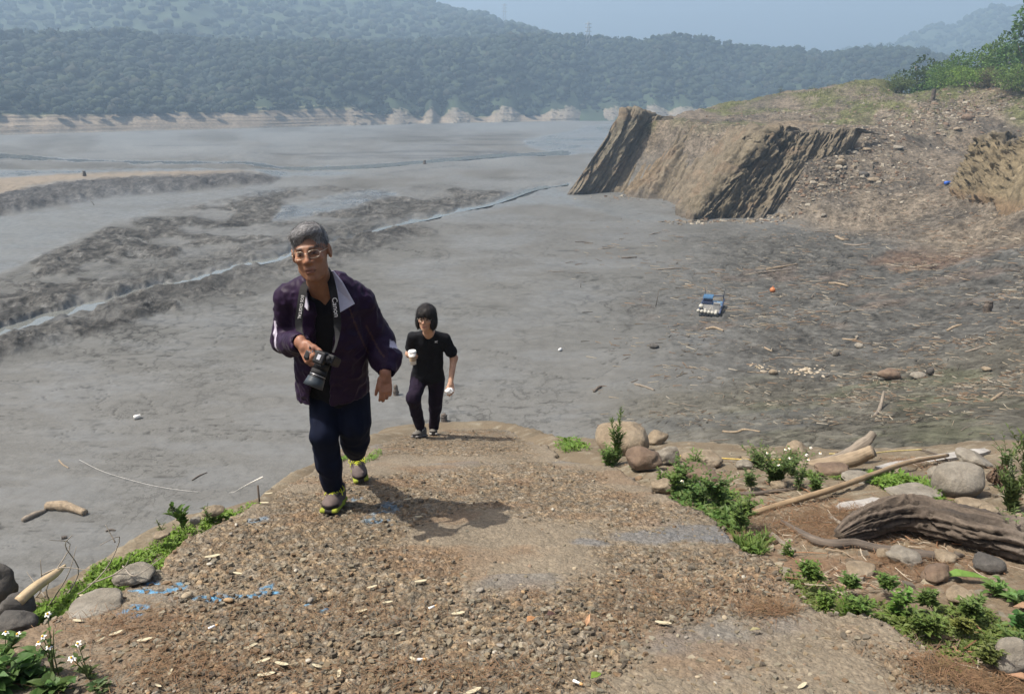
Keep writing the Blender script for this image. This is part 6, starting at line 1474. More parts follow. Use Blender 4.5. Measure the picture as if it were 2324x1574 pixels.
for i, T in enumerate([(2082, 196, 124, 104, 168, (.042, .075, .024), 'dark green rounded tree at the left end of the right bushes'), (2125, 194, 110, 80, 160, (.070, .135, .032), 'lighter bush in front of the dark rounded tree'), (2172, 190, 120, 112, 170, (.055, .098, .028), 'tall dark-topped tree second from the left among the bushes'), (2200, 196, 130, 78, 158, (.080, .150, .033), 'bright green bush below the dark-topped tree'),
                       (2244, 190, 84, 112, 172, (.06, .08, .04), 'half bare grey tree behind the right bushes'), (2280, 192, 140, 110, 160, (.070, .125, .030), 'mid green bush near the right edge'), (2326, 190, 130, 165, 150, (.058, .125, .033), 'tallest tree at the right edge of the picture'), (2180, 202, 110, 44, 145, (.115, .190, .035), 'low lime-green bush on the grass before the trees'),
                       (2240, 200, 50, 44, 142, (.12, .105, .06), 'brownish dry bush among the right bushes'), (2296, 206, 120, 52, 136, (.085, .135, .033), 'low green bush at the right edge above the rubble'), (2400, 190, 150, 130, 150, (.06, .11, .03), 'dark tree just outside the right edge'), (2046, 200, 70, 34, 165, (.085, .12, .035), 'low bush left of the dark rounded tree'), (2150, 198, 100, 50, 152, (.075, .14, .033), 'rounded green bush between the dark tree and the lime-green bush'), (2225, 190, 100, 88, 166, (.060, .105, .03), 'leafy bush below the half bare tree'),
                       (1772, 212, 16, 14, 183, (.05, .075, .03), 'small dark shrub on the skyline of the headland'), (1800, 213, 12, 9, 180, (.055, .08, .03), 'tiny shrub right of the skyline shrub'), (1840, 210, 20, 14, 178, (.07, .095, .035), 'pale small shrub on the headland skyline'), (1870, 209, 14, 10, 176, (.07, .09, .035), 'third small shrub along the headland skyline')]):
    px, pyb, w, h, d, col, lab = T
    tree(px, pyb, w, h, d, col, lab, 951 + i, nleaf=2300 if w > 40 else 500, bare=1 if 'bare' in lab else 0, name='tree' if 'tree' in lab else 'bush', cat='tree' if 'tree' in lab.split(' in ')[0] and 'bush' not in lab.split(' ')[1] else 'bush')
def far_grass():
    rg = np.random.default_rng(171); n = 26000; Y = rg.uniform(118, 190, n); U = rg.uniform(.14, .70, n); X = U * Y
    z0, sd = ground_base(X, Y); g = sstep(-.2, .25, fbm(X / 9, Y / 16, oct=4, seed=147) + .5 * sstep(12, 15.5, z0)) * sstep(8.8, 12.5, z0 + 2.2 * fbm(X / 10, Y / 18, oct=4, seed=145)) * sstep(8, 12, sd)
    k = rg.random(n) < g; X, Y = X[k], Y[k]; m = len(X); Z = ground_z(X, Y); d = np.column_stack([rg.normal(size=(m, 2)) * .45, np.ones(m)]); tall = .18 + .5 * sstep(.1, .5, fbm(X / 5, Y / 7, oct=3, seed=173)) * sstep(11, 15, z0[k])
    V, F, C = blades(np.column_stack([X, Y, Z - .03]), d, tall * rg.uniform(.6, 1.3, m), np.full(m, .05), vary((.125, .150, .045), m, rg, .3, .5)); obj('grass', new_mesh('grass', V, F, GREENM, False, {'Col': C}), None, 'thin olive grass on top of the headland and right shoulder', 'grass', None, 'stuff')
far_grass()
# ================================================================== people (signed-distance bodies, meshed by surface nets)
def nrm(v): v = np.asarray(v, float); return v / np.linalg.norm(v)
def rcone(a, b, ra, rb):
    a, b = np.asarray(a, float), np.asarray(b, float); d = b - a; L2 = d @ d + 1e-12
    def f(P):
        t = np.clip((P - a) @ d / L2, 0, 1); return np.linalg.norm(P - a - t[:, None] * d, axis=1) - (ra + t * (rb - ra))
    f.box = (np.minimum(a - ra, b - rb), np.maximum(a + ra, b + rb)); return f
def chain(pts, rad, k=.02): return [rcone(pts[i], pts[i + 1], rad[i], rad[i + 1]) for i in range(len(pts) - 1)]
def ell(c, r, M=None):
    c = np.asarray(c, float); r = np.asarray(r, float); M = np.eye(3) if M is None else M
    def f(P):
        q = (P - c) @ M; k0 = np.linalg.norm(q / r, axis=1); k1 = np.linalg.norm(q / (r * r), axis=1) + 1e-9; return k0 * (k0 - 1) / k1
    e = np.abs(M) @ r; f.box = (c - e, c + e); return f
def ecap(a, b, ra, rb, xd):
    """elliptical tapered capsule: ra=(side,front) radii at a"""
    a, b = np.asarray(a, float), np.asarray(b, float); ax = b - a; L = np.linalg.norm(ax); ax = ax / L; x = nrm(np.asarray(xd, float) - (np.asarray(xd) @ ax) * ax); y = np.cross(ax, x); ra, rb = np.array(ra), np.array(rb)
    def f(P):
        q = P - a; t = np.clip(q @ ax / L, 0, 1); r = ra + t[:, None] * (rb - ra); c = q - t[:, None] * (ax * L)
        u, v, w = c @ x, c @ y, c @ ax; m = r.min(1); k = np.sqrt((u / r[:, 0]) ** 2 + (v / r[:, 1]) ** 2 + (w / m) ** 2); return (k - 1) * m
    m = max(ra.max(), rb.max()); f.box = (np.minimum(a, b) - m, np.maximum(a, b) + m); return f
def rbox(c, h, r, M):
    c = np.asarray(c, float); h = np.asarray(h, float) - r
    def f(P):
        q = np.abs((P - c) @ M) - h; return np.linalg.norm(np.maximum(q, 0), axis=1) + np.minimum(q.max(1), 0) - r
    e = np.abs(M) @ (h + r); f.box = (c - e, c + e); return f
def smin(a, b, k):
    h = np.clip(.5 + .5 * (b - a) / k, 0, 1); return b + (a - b) * h - k * h * (1 - h)
def union(fs, k):
    def f(P):
        d = fs[0](P)
        for g in fs[1:]: d = smin(d, g(P), k)
        return d
    f.box = (np.min([g.box[0] for g in fs], 0), np.max([g.box[1] for g in fs], 0)); return f
def blend(a, b, k):
    f = lambda P: smin(a(P), b(P), k); f.box = (np.minimum(a.box[0], b.box[0]), np.maximum(a.box[1], b.box[1])); return f
def cut(a, b, k=.004):
    """a minus b"""
    f = lambda P: -smin(-a(P), b(P), k); f.box = a.box; return f
def half(p, n):
    p = np.asarray(p, float); n = nrm(n); return lambda P: (P - p) @ n
def nets(f, h, pad=.02):
    lo = f.box[0] - pad; hi = f.box[1] + pad; B = 6
    n = np.ceil((hi - lo) / (h * B)).astype(int) + 1
    c = [lo[i] + h * B * (np.arange(n[i]) + .5) - h * .5 for i in range(3)]
    G = np.stack(np.meshgrid(*c, indexing='ij'), -1).reshape(-1, 3); D = f(G).reshape(n)
    act = np.abs(D) < h * B * 1.25
    full = np.repeat(np.repeat(np.repeat(np.where(D < 0, -1., 1.).astype(np.float32), B, 0), B, 1), B, 2)
    ai = np.argwhere(act); off = np.stack(np.meshgrid(*[np.arange(B)] * 3, indexing='ij'), -1).reshape(-1, 3)
    idx = (ai[:, None] * B + off[None]).reshape(-1, 3); val = np.empty(len(idx), np.float32)
    for s in range(0, len(idx), 400000): val[s:s + 400000] = f(lo + idx[s:s + 400000] * h)
    full[idx[:, 0], idx[:, 1], idx[:, 2]] = val
    ins = full < 0
    cnt = sum(ins[a:ins.shape[0] - 1 + a, b:ins.shape[1] - 1 + b, d:ins.shape[2] - 1 + d].astype(np.int8) for a in (0, 1) for b in (0, 1) for d in (0, 1))
    cell = np.argwhere((cnt > 0) & (cnt < 8)); cid = np.full(cnt.shape, -1, np.int32); cid[cell[:, 0], cell[:, 1], cell[:, 2]] = np.arange(len(cell))
    cs = np.array([[a, b, d] for a in (0, 1) for b in (0, 1) for d in (0, 1)]); vals = full[tuple((cell[:, None] + cs[None]).transpose(2, 0, 1))]
    acc = np.zeros((len(cell), 3)); num = np.zeros(len(cell))
    for i in range(8):
        for j in range(i + 1, 8):
            if np.abs(cs[i] - cs[j]).sum() != 1: continue
            x = (vals[:, i] < 0) != (vals[:, j] < 0); t = np.where(x, vals[:, i] / (vals[:, i] - vals[:, j] + 1e-12), 0)
            acc += x[:, None] * (cs[i] + t[:, None] * (cs[j] - cs[i])); num += x
    V = lo + (cell + acc / num[:, None]) * h; F = []
    for ax in range(3):
        o1, o2 = np.eye(3, dtype=int)[(ax + 1) % 3], np.eye(3, dtype=int)[(ax + 2) % 3]; e = np.eye(3, dtype=int)[ax]
        sl0 = tuple(slice(0, s - 1) if i == ax else slice(1, s - 1) for i, s in enumerate(ins.shape)); sl1 = tuple(slice(1, s) if i == ax else slice(1, s - 1) for i, s in enumerate(ins.shape))
        d = ins[sl0] != ins[sl1]; q = np.argwhere(d) + np.where(np.arange(3) == ax, 0, 1); a = ins[tuple(q.T)]
        g = lambda w: cid[tuple(w.T)]
        quad = np.stack([g(q - o1 - o2), g(q - o2), g(q), g(q - o1)], 1); quad = np.where(a[:, None], quad, quad[:, ::-1]); F.append(quad[(quad >= 0).all(1)])
    return V, np.vstack(F)
def vnormals(V, F):
    n = np.cross(V[F[:, 2]] - V[F[:, 0]], V[F[:, 3]] - V[F[:, 1]]); N = np.zeros_like(V)
    for i in range(4): np.add.at(N, F[:, i], n)
    return N / (np.linalg.norm(N, axis=1)[:, None] + 1e-12)
def relax(V, F, it=2, w=.5):
    for _ in range(it):
        S = np.zeros_like(V); c = np.zeros(len(V))
        for i in range(4): np.add.at(S, F[:, i], V[F[:, (i + 1) % 4]] + V[F[:, (i - 1) % 4]]); np.add.at(c, F[:, i], 2)
        V = V * (1 - w) + w * S / c[:, None]
    return V
def folds(V, F, amp, freq, seed, axis=None):
    """cloth creases"""
    N = vnormals(V, F); q = V * freq
    if axis is not None: q = q - np.outer(q @ axis, axis) * .6
    r = 1 - np.abs(fbm(q[:, 0], q[:, 1], q[:, 2], 2, seed)) * 2.2
    return V + N * (amp * (r - .4))[:, None] + N * (amp * .8 * fbm(q[:, 0] * .4, q[:, 1] * .4, q[:, 2] * .4, 2, seed + 5))[:, None]
def frame(fwd, up):
    """columns: right, forward, up"""
    f = nrm(fwd); r = nrm(np.cross(f, up)); return np.stack([r, f, np.cross(r, f)], 1)
def hand(w, d, palm_n, thumb, curl, s=1.0, spread=.06, tcurl=.4, tspread=.5):
    """w wrist, d finger direction, palm_n out of the palm, thumb direction across the palm"""
    d = nrm(d); n = nrm(palm_n - (np.dot(palm_n, d)) * d); t = np.cross(d, n); t = t if np.dot(t, thumb) > 0 else -t; w = np.asarray(w, float); fs = []
    M = np.stack([t, d, n], 1)
    palm = union([rbox(w + d * .050 * s, np.array([.036, .046, .012]) * s, .011 * s, M), rcone(w - d * .02 * s, w + d * .02 * s, .024 * s, .024 * s), rcone(w + d * .02 * s + t * .022 * s + n * .004 * s, w + d * .055 * s + t * .033 * s, .016 * s, .013 * s)], .012 * s)
    for i, (o, L, r) in enumerate(((.027, .074, .0088), (.009, .082, .0090), (-.010, .076, .0086), (-.027, .060, .0076))):
        c = curl[i] if hasattr(curl, '__len__') else curl; p = w + (d * .088 + t * o) * s - d * abs(o - .009) * .25 * s; ang = .15 + c * .5; dd = nrm(d + t * o * spread * 40); pts = [p - d * .02 * s]; pts.append(p); rr = [r * s * 1.1, r * s * 1.05]
        for seg in (.45, .32, .23):
            v = dd * math.cos(ang) + n * math.sin(ang); p = p + v * L * seg * s; pts.append(p); rr.append(rr[-1] * .94); ang += c * (1.0 if seg > .4 else .7)
        fs += chain(pts, rr)
    b = w + (d * .022 + t * .026) * s; v1 = nrm(d * .85 + t * tspread + n * .30); v2 = nrm(d * .9 + t * .2 + n * tcurl); p1 = b + v1 * .036 * s; p2 = p1 + nrm(v1 + v2) * .030 * s; p3 = p2 + v2 * .024 * s
    th = chain([b, p1, p2, p3], np.array([.014, .0115, .0098, .0082]) * s)
    f = union([palm] + fs + th, .005 * s); return f
SKINM = None
def skin_mat(name, rough=.5):
    t = NT(name); co = t.coord('Object'); nz = t.noise(co, 90, 4); n2 = t.noise(co, 14, 3)
    k = t.ramp(n2, [(.3, (.78, .72, .70)), (.7, (1.14, 1.12, 1.1))]); c = t.mix(1.0, t.attr('Col').outputs[0], k, 'MULTIPLY')
    t.set(c, rough, bump=nz, bs=.12, bd=.002); t.b.inputs['Specular IOR Level'].default_value = .35
    t.b.inputs['Subsurface Weight'].default_value = .06; t.b.inputs['Subsurface Radius'].default_value = (.01, .004, .002); return t.m
def cloth_mat(name, rough=.75, sheen=.15, scale=350):
    t = NT(name); co = t.coord('Object'); nz = t.noise(co, scale, 3); n2 = t.noise(co, 18, 4); k = t.ramp(n2, [(.3, (.8,) * 3), (.7, (1.2,) * 3)])
    t.set(t.mix(1.0, t.attr('Col').outputs[0], k, 'MULTIPLY'), rough, bump=nz, bs=.15, bd=.002); t.b.inputs['Sheen Weight'].default_value = sheen; t.b.inputs['Specular IOR Level'].default_value = .15; return t.m
CLOTH = cloth_mat('garment_cloth', .85, 0.0); NYLON = cloth_mat('jacket_nylon', .55, .03, 200); SKIN = skin_mat('skin')
def head_sdf(c, M, s, fem=False):
    """c centre, M columns right/forward(face)/up"""
    g = lambda x, y, z: c + M @ (np.array([x, -y, z]) * s)       # y is given towards the back of the head
    e = lambda x, y, z, a, b, d: ell(g(x, y, z), np.array([a, b, d]) * s, M)
    rc = lambda p, q, a, b: rcone(g(*p), g(*q), a * s, b * s)
    big = union([e(0, .015, .035, .077, .098, .093), e(0, -.018, -.040, .064, .078, .086)], .03)
    jaw = union([rc((-.043, -.02, -.072), (-.011, -.068, -.106), .019, .016), rc((.043, -.02, -.072), (.011, -.068, -.106), .019, .016), e(0, -.070, -.106, .022, .018, .016)], .015)
    d = blend(big, jaw, .025)
    d = blend(d, union([e(-.042, -.066, -.018, .022, .022, .018), e(.042, -.066, -.018, .022, .022, .018)], .01), .02)
    d = blend(d, rc((-.034, -.084, .028), (.034, -.084, .028), .011, .011), .02)
    for sx in (-1, 1): d = cut(d, e(sx * .032, -.108, .008, .019, .016, .012), .014)
    for sx in (-1, 1): d = blend(d, e(sx * .032, -.079, .005, .015, .012, .009), .005)
    d = blend(d, union([rc((0, -.092, .016), (0, -.112, -.026), .008, .0125), e(-.013, -.100, -.031, .010, .012, .008), e(.013, -.100, -.031, .010, .012, .008)], .008), .010)
    d = blend(d, rc((-.016, -.092, -.064), (.016, -.092, -.064), .0075, .0075), .008); d = blend(d, rc((-.013, -.091, -.077), (.013, -.091, -.077), .008, .008), .007)
    d = cut(d, rc((-.024, -.099, -.0705), (.024, -.099, -.0705), .0025, .0025), .004)
    for sx in (-1, 1):
        ear = cut(e(sx * .083, .012, -.002, .011, .021, .034), e(sx * .094, .006, .002, .008, .012, .022), .006); d = blend(d, ear, .006)
    return d, g
def face_paint(V, c, M, s, base, lip, brow):
    q = ((V - c) @ M) / s; x, y, z = q[:, 0], -q[:, 1], q[:, 2]; C = np.repeat(np.array([base]), len(V), 0); front = (y < -.05)
    m = sstep(.7, 1.15, 1.9 - (np.abs(x) / .024) ** 2 * .9 - (np.abs(z + .0705) / .0125) ** 2) * front; m = m[:, None]; C = C * (1 - .7 * m) + np.array(lip) * .7 * m
    ml = np.exp(-((z + .0708) / .0022) ** 2) * (np.abs(x) < .026) * front; C = C * (1 - .6 * ml[:, None])
    by = .0285 + .010 * (1 - ((np.abs(x) - .034) / .022) ** 2) * .5; mb = np.exp(-((z - by) / .0056) ** 2) * sstep(.012, .018, np.abs(x)) * sstep(.058, .05, np.abs(x)) * front; C = C * (1 - .92 * mb[:, None]) + np.array(brow) * .92 * mb[:, None]
    me = np.exp(-((z - .006) / .0062) ** 4) * np.exp(-((np.abs(x) - .032) / .0135) ** 4) * (y < -.07); C = C * (1 - .95 * me[:, None]) + np.array([.016, .010, .008]) * .95 * me[:, None]
    ws = np.exp(-((z - .0058) / .003) ** 2) * (np.exp(-((np.abs(x) - .023) / .0032) ** 2) + np.exp(-((np.abs(x) - .041) / .0032) ** 2)) * (y < -.07); C = C * (1 - .45 * ws[:, None]) + np.array([.45, .38, .34]) * .45 * ws[:, None]
    ck = np.exp(-((np.abs(x) - .045) / .018) ** 2 - ((z + .022) / .022) ** 2) * front; C = C * (1 - .22 * ck[:, None]) + np.array([base[0] * 1.15, base[1] * .85, base[2] * .8]) * .22 * ck[:, None]
    no = np.exp(-(x / .016) ** 2 - ((z + .025) / .018) ** 2) * (y < -.09); C = C * (1 - .2 * no[:, None]) + np.array([base[0] * 1.15, base[1] * .85, base[2] * .8]) * .2 * no[:, None]
    return C
def glasses(parent, g, s, mat, o, wide=.026, high=.017):
    e = obj('glasses', None, parent); out = []
    for sx in (-1, 1):
        a = np.linspace(0, 2 * math.pi, 28); r = (np.abs(np.cos(a)) ** 2.6 + np.abs(np.sin(a)) ** 2.6) ** (-1 / 2.6); P = np.array([g(sx * .034 + wide * r_ * math.cos(t), -.112 + .22 * abs(sx * .034 + wide * r_ * math.cos(t)) - .0, .004 + high * r_ * math.sin(t)) for t, r_ in zip(a, r)]) - o
        v, F = tube(P, .0008 * s, 6, False); obj('rim', new_mesh('rim', v, F, mat), e)
        v = np.vstack([P[:-1], P[:-1].mean(0)]); n = len(P) - 1; k = np.arange(n); obj('lens', new_mesh('lens', v, np.stack([k, (k + 1) % n, np.full(n, n)], 1), LENSM), e)
        P = np.array([g(sx * .060, -.098, .008), g(sx * .072, -.085, .010), g(sx * .080, -.03, .012), g(sx * .079, .015, .012)]) - o; v, F = tube(P, .0010 * s, 6); obj('temple', new_mesh('temple', v, F, mat), e)
    P = np.array([g(-.009, -.112, .008), g(0, -.116, .011), g(.009, -.112, .008)]) - o; v, F = tube(P, .0013 * s, 6); obj('bridge', new_mesh('bridge', v, F, mat), e)
def lens_mat():
    t = NT('spectacle_lens'); a = t.n('ShaderNodeBsdfTransparent'); b = t.n('ShaderNodeBsdfGlossy'); b.inputs['Roughness'].default_value = .03; fr = t.n('ShaderNodeFresnel'); fr.inputs[0].default_value = 1.5; m = t.n('ShaderNodeMixShader'); t.l(fr.outputs[0], m.inputs[0]); t.l(a.outputs[0], m.inputs[1]); t.l(b.outputs[0], m.inputs[2]); t.l(m.outputs[0], t.out.inputs[0]); return t.m
LENSM = lens_mat()
GOLD = simple_mat('spectacle_metal', (.55, .49, .40), .35, .05, metallic=.9)
def garment(name, f, h, parent, o, col, mat, amp=.004, freq=22, seed=0, paint=None, it=2, axis=None, smooth_it=2):
    V, F = nets(f, h); V = relax(V, F, smooth_it)
    if amp: V = folds(V, F, amp, freq, seed, axis)
    C = np.repeat(np.array([col], float), len(V), 0)
    if paint is not None: C = paint(V, C)
    return obj(name, new_mesh(name, V - o, F, mat, True, {'Col': C}), parent)
def shoe(parent, o, heel, toe, up, L, colU, colS, colL, side):
    """heel->toe ground line"""
    e = obj('shoe', None, parent); heel, toe = np.asarray(heel, float), np.asarray(toe, float); M = frame(toe - heel, up); k = L / .28; c = (heel + toe) / 2
    g = lambda x, y, z: c + M @ (np.array([x, y, z]) * k)
    U = union([ell(g(0, .062, .038), np.array([.050, .078, .040]) * k, M), ell(g(0, -.078, .045), np.array([.040, .056, .048]) * k, M), ell(g(0, -.01, .045), np.array([.044, .085, .040]) * k, M), rcone(g(0, -.065, .05), g(0, -.072, .095), .040 * k, .042 * k)], .02)
    U = cut(U, half(g(0, 0, .022), M @ np.array([0, 0, 1.0])), .004); U = cut(U, rcone(g(0, -.072, .085), g(0, -.078, .15), .028 * k, .034 * k), .004)
    def pu(V, C):
        q = ((V - c) @ M) / k; m = (sstep(.085, .10, q[:, 1]) * sstep(.05, .04, q[:, 2]))[:, None]; C = C * (1 - m) + np.array([.02, .018, .018]) * m
        m = (np.abs(np.abs(q[:, 0]) - .030) < .004)[:, None] * (q[:, 1] < .05)[:, None]; C = np.where(m, C * .5, C); return C
    garment('upper', U, .005, e, o, colU, CLOTH, .0012, 60, 3, pu)
    S = union([rbox(g(0, .045, .014), np.array([.049, .092, .013]) * k, .012 * k, M), rbox(g(0, -.075, .014), np.array([.041, .064, .014]) * k, .012 * k, M)], .02)
    def ps(V, C):
        q = ((V - c) @ M) / k; m = (q[:, 2] < .006)[:, None]; C = np.where(m, np.array([.03, .028, .026]), C); m = ((q[:, 1] > .10) & (np.abs(q[:, 0]) < .02))[:, None]; return np.where(m, np.array([.03, .028, .028]), C)
    garment('sole', S, .005, e, o, colS, CLOTH, 0, 1, 0, ps)
    la = simple_mat('laces_' + side, colL, .7, .1); parts = []
    for i in range(5):
        y = .048 - i * .020; z = .076 + i * .0065
        parts.append(tube([g(-.022, y, z - .008), g(0, y - .004, z + .004), g(.022, y, z - .008)], .0036 * k, 6)); parts.append(tube([g(-.022, y, z - .008), g(.0, y - .012, z + .006), g(.022, y - .02, z)], .0030 * k, 6))
    for sx in (-1, 1): parts.append(tube(smooth_path([g(0, -.045, .107), g(sx * .03, -.03, .114), g(sx * .052, -.01, .092), g(sx * .034, .0, .082), g(sx * .006, -.03, .106)], 16), .0030 * k, 6)); parts.append(tube(smooth_path([g(0, -.045, .107), g(sx * .03, -.012, .10), g(sx * .05, .02, .07)], 10), .0028 * k, 6))
    v, F = merge(parts); obj('laces', new_mesh('laces', v - o, F, la), e)
def hair_shell(c, M, s, solid, seed, parent, o, dark, light, amp=.003, h=.004, streak=26, flow=None, sflow=None, slen=.03):
    V, F = nets(solid, h); V = relax(V, F, 1); N = vnormals(V, F); q = ((V - c) @ M) / s
    fl = flow(q) if flow else q[:, 0] * 10 + q[:, 1] * 3
    st = fbm(fl * streak / 10, q[:, 1] * 6, q[:, 2] * 10, 3, seed); st2 = fbm(fl * streak / 3.5, q[:, 1] * 10, q[:, 2] * 14, 2, seed + 4)
    V = V + N * (amp * (st * 1.5 + st2))[:, None]; m = np.clip(.5 + .8 * st + .5 * st2, 0, 1)[:, None]; C = np.array(dark) * (1 - m) + np.array(light) * m
    ho = obj('hair', new_mesh('hair', V - o, F, HAIRM, True, {'Col': C}), parent)
    rg = np.random.default_rng(seed); n = 3200; i = rg.integers(0, len(V), n); P, Nn = V[i], vnormals(V, F)[i]; d = sflow(q[i], rg) @ M.T; d = d - (d * Nn).sum(1)[:, None] * Nn; d /= np.linalg.norm(d, axis=1)[:, None] + 1e-9
    L = rg.uniform(.4, 1.2, n)[:, None] * slen; S = np.cross(d, Nn) * .0009; a = P - Nn * .002; m = P + d * L * .55 + Nn * .0035; t = P + d * L + Nn * rg.uniform(-.006, .004, n)[:, None]
    v = np.stack([a - S, a + S, m + S, m - S, t], 1).reshape(-1, 3); k = np.arange(n)[:, None, None] * 5; f = (k + np.array([[0, 1, 2], [0, 2, 3], [3, 2, 4]])[None]).reshape(-1, 3); mm = rg.random((n, 1)) ** 1.5; cc = np.repeat(np.array(dark) * (1 - mm) + np.array(light) * 1.25 * mm, 5, 0)
    obj('strands', new_mesh('strands', v - o, f, HAIRM, True, {'Col': cc}), ho); return ho
HAIRM = vcol_mat('hair', .6, 200, .3, .3, .002, spec=.25)
EYEW = simple_mat('eye', (.05, .03, .022), .15, .1)
def p3(px, py, y): return at(px, py, y)

def man():
    o = ramppt(755, 1150); e = empty('person', 'man in purple jacket and navy trousers with a camera, striding up the ramp', 'person', None, tuple(o))
    hc = p3(706, 574, 3.56); Mh = np.array(Matrix.Rotation(math.radians(-8.5), 3, 'Y') @ Matrix.Rotation(math.radians(3), 3, 'Z') @ Matrix.Rotation(math.radians(-3), 3, 'X')) @ np.array([[1, 0, 0], [0, -1, 0], [0, 0, 1.0]])
    s = .985
    head, g = head_sdf(hc, Mh, s)
    nb = p3(735, 668, 3.72)
    neck = union(chain([g(0, .012, -.07), p3(726, 640, 3.66), nb], [.056, .056, .066]), .02)
    sR, sL = p3(660, 672, 3.74), p3(815, 682, 3.80); eR, eL = p3(648, 772, 3.83), p3(862, 768, 3.90); wR, wL = p3(682, 778, 3.47), p3(875, 846, 3.74); hipR, hipL = p3(742, 905, 3.95), p3(798, 905, 3.97); kR, kL = p3(736, 1000, 3.84), p3(804, 975, 3.93); aR, aL = p3(757, 1105, 4.00), p3(810, 1034, 4.70)
    torso = union([ecap(p3(738, 700, 3.735), p3(742, 740, 3.78), (.095, .085), (.05, .05), (1, 0, 0)), rcone(p3(742, 740, 3.78), p3(768, 890, 3.95), .04, .03)], .02)
    limbs = chain([sR, eR, wR], [.022, .022, .028]) + chain([sL, eL, wL], [.022, .022, .028]) + chain([hipR, kR, aR], [.024, .02, .03]) + chain([hipL, kL + (0, .05, 0), aL], [.024, .02, .03]) + [rcone(sR, nb, .022, .05), rcone(sL, nb, .022, .05), rcone(hipR, hipL, .025, .025)]
    hR = hand(wR + np.array([.012, -.01, .0]), np.array([.46, -.50, -.62]), np.array([.50, .80, -.25]), np.array([.6, .2, .7]), [.45, .75, .85, .9], .98, .04, .2)
    hL = hand(wL + np.array([-.004, -.004, -.012]), np.array([.05, -.22, -1.0]), np.array([-.35, .9, -.2]), np.array([-1, -.2, 0]), [.45, .5, .55, .6], .92, .015, .4, .28)
    body = union([blend(blend(head, neck, .018), union([torso] + limbs, .03), .02), hR, hL], .010)
    V, F = nets(body, .0038); V = relax(V, F, 1, .4)
    base = (.30, .155, .092); C = face_paint(V, hc, Mh, s, base, (.19, .08, .062), (.022, .018, .016))
    q = (V - hc) @ Mh; hb = (np.linalg.norm(V - wR, axis=1) < .24) | (np.linalg.norm(V - wL, axis=1) < .24); C[hb] = np.array([.30, .15, .095]); kn = fbm(V[:, 0] * 70, V[:, 1] * 70, V[:, 2] * 70, 2, 9)[:, None]; C = np.clip(C * (1 + .10 * kn), 0, 1)
    obj('body', new_mesh('body', V - o, F, SKIN, True, {'Col': C}), e)
    # hair: short, grey, swept to the picture's left
    G = lambda x, y, z, a, b, d: ell(g(x, y, z), np.array([a, b, d]) * s, Mh)
    hair = union([G(0, .022, .046, .0815, .101, .092), G(-.012, -.040, .088, .056, .046, .034), G(.02, -.02, .098, .05, .06, .032)], .03)
    hair = cut(hair, union([G(.012, -.110, .008, .062, .050, .070), G(.026, -.105, .045, .034, .042, .042)], .02), .008); hair = cut(hair, half(g(0, -.02, -.022), Mh @ np.array([0, .55, 1.0])), .01)
    hair = cut(hair, union([G(-.088, .004, -.004, .022, .030, .034), G(.088, .004, -.004, .022, .030, .034)], .01), .008); hair = cut(hair, half(g(0, .0, -.055), (Mh @ np.array([0, 0, 1.0]))), .01)
    hair_shell(hc, Mh, s, hair, 71, e, o, (.050, .049, .050), (.32, .315, .315), .0030, .004, 26, lambda q: q[:, 1] * 12 + q[:, 2] * 5 - q[:, 0] * 3, lambda q, rg: np.where((q[:, 2] > .075)[:, None], np.array([-.75, .55, -.1]), np.array([-.1, -.25, -1.0]) * 1.0 + 0 * q) + rg.normal(size=q.shape) * .22, .030)
    glasses(e, g, s, GOLD, o)
    # dark v-neck shirt
    sh = union([ecap(p3(738, 690, 3.735), p3(765, 880, 3.94), (.140, .100), (.150, .112), (1, 0, 0))] + [rcone(p3(690, 672, 3.74), nb + [0, 0, -.03], .035, .055), rcone(p3(788, 678, 3.77), nb + [0, 0, -.03], .035, .055)], .03)
    vn = union([rcone(p3(733, 636, 3.62), p3(737, 668, 3.61), .070, .052), rcone(p3(737, 668, 3.62), p3(740, 706, 3.645), .052, .012)], .02); sh = cut(sh, vn, .006)
    garment('shirt', sh, .0085, e, o, (.010, .010, .013), CLOTH, .003, 14, 5)
    # jacket
    tor = union([ecap(p3(740, 688, 3.75), p3(747, 760, 3.80), (.165, .120), (.178, .135), (1, 0, 0)), ecap(p3(747, 760, 3.80), p3(757, 905, 3.94), (.178, .135), (.188, .152), (1, 0, 0)), rcone(p3(655, 672, 3.75), p3(712, 652, 3.74), .062, .075), rcone(p3(818, 682, 3.81), p3(762, 650, 3.75), .066, .078)], .035)
    slR = union(chain([p3(655, 676, 3.75), p3(648, 770, 3.84), p3(664, 782, 3.66)], [.064, .070, .060]) + [rcone(p3(664, 780, 3.66), p3(679, 777, 3.50), .056, .046)], .02)
    slL = union(chain([p3(817, 688, 3.81), p3(858, 768, 3.90), p3(872, 815, 3.82)], [.074, .078, .072]) + chain([p3(884, 812, 3.83), p3(878, 836, 3.77)], [.062, .050]), .02)
    jk = union([tor, slR, slL], .02)
    op = [rcone(p3(728, 620, 3.70), p3(742, 690, 3.62), .080, .046), ecap(p3(740, 680, 3.58), p3(718, 930, 3.72), (.038, .12), (.060, .14), (1, 0, 0))]
    jk = cut(jk, union(op, .03), .008); jk = cut(jk, ecap(p3(742, 690, 3.77), p3(760, 960, 3.96), (.150, .100), (.172, .135), (1, 0, 0)), .006)
    hem = half(p3(765, 893, 3.95), np.array([-.10, .0, 1.0])); jk = cut(jk, hem, .006)
    jk = cut(jk, rcone(p3(679, 777, 3.50), p3(688, 777, 3.40), .034, .036), .004); jk = cut(jk, rcone(p3(878, 836, 3.77), p3(876, 858, 3.73), .036, .040), .004)
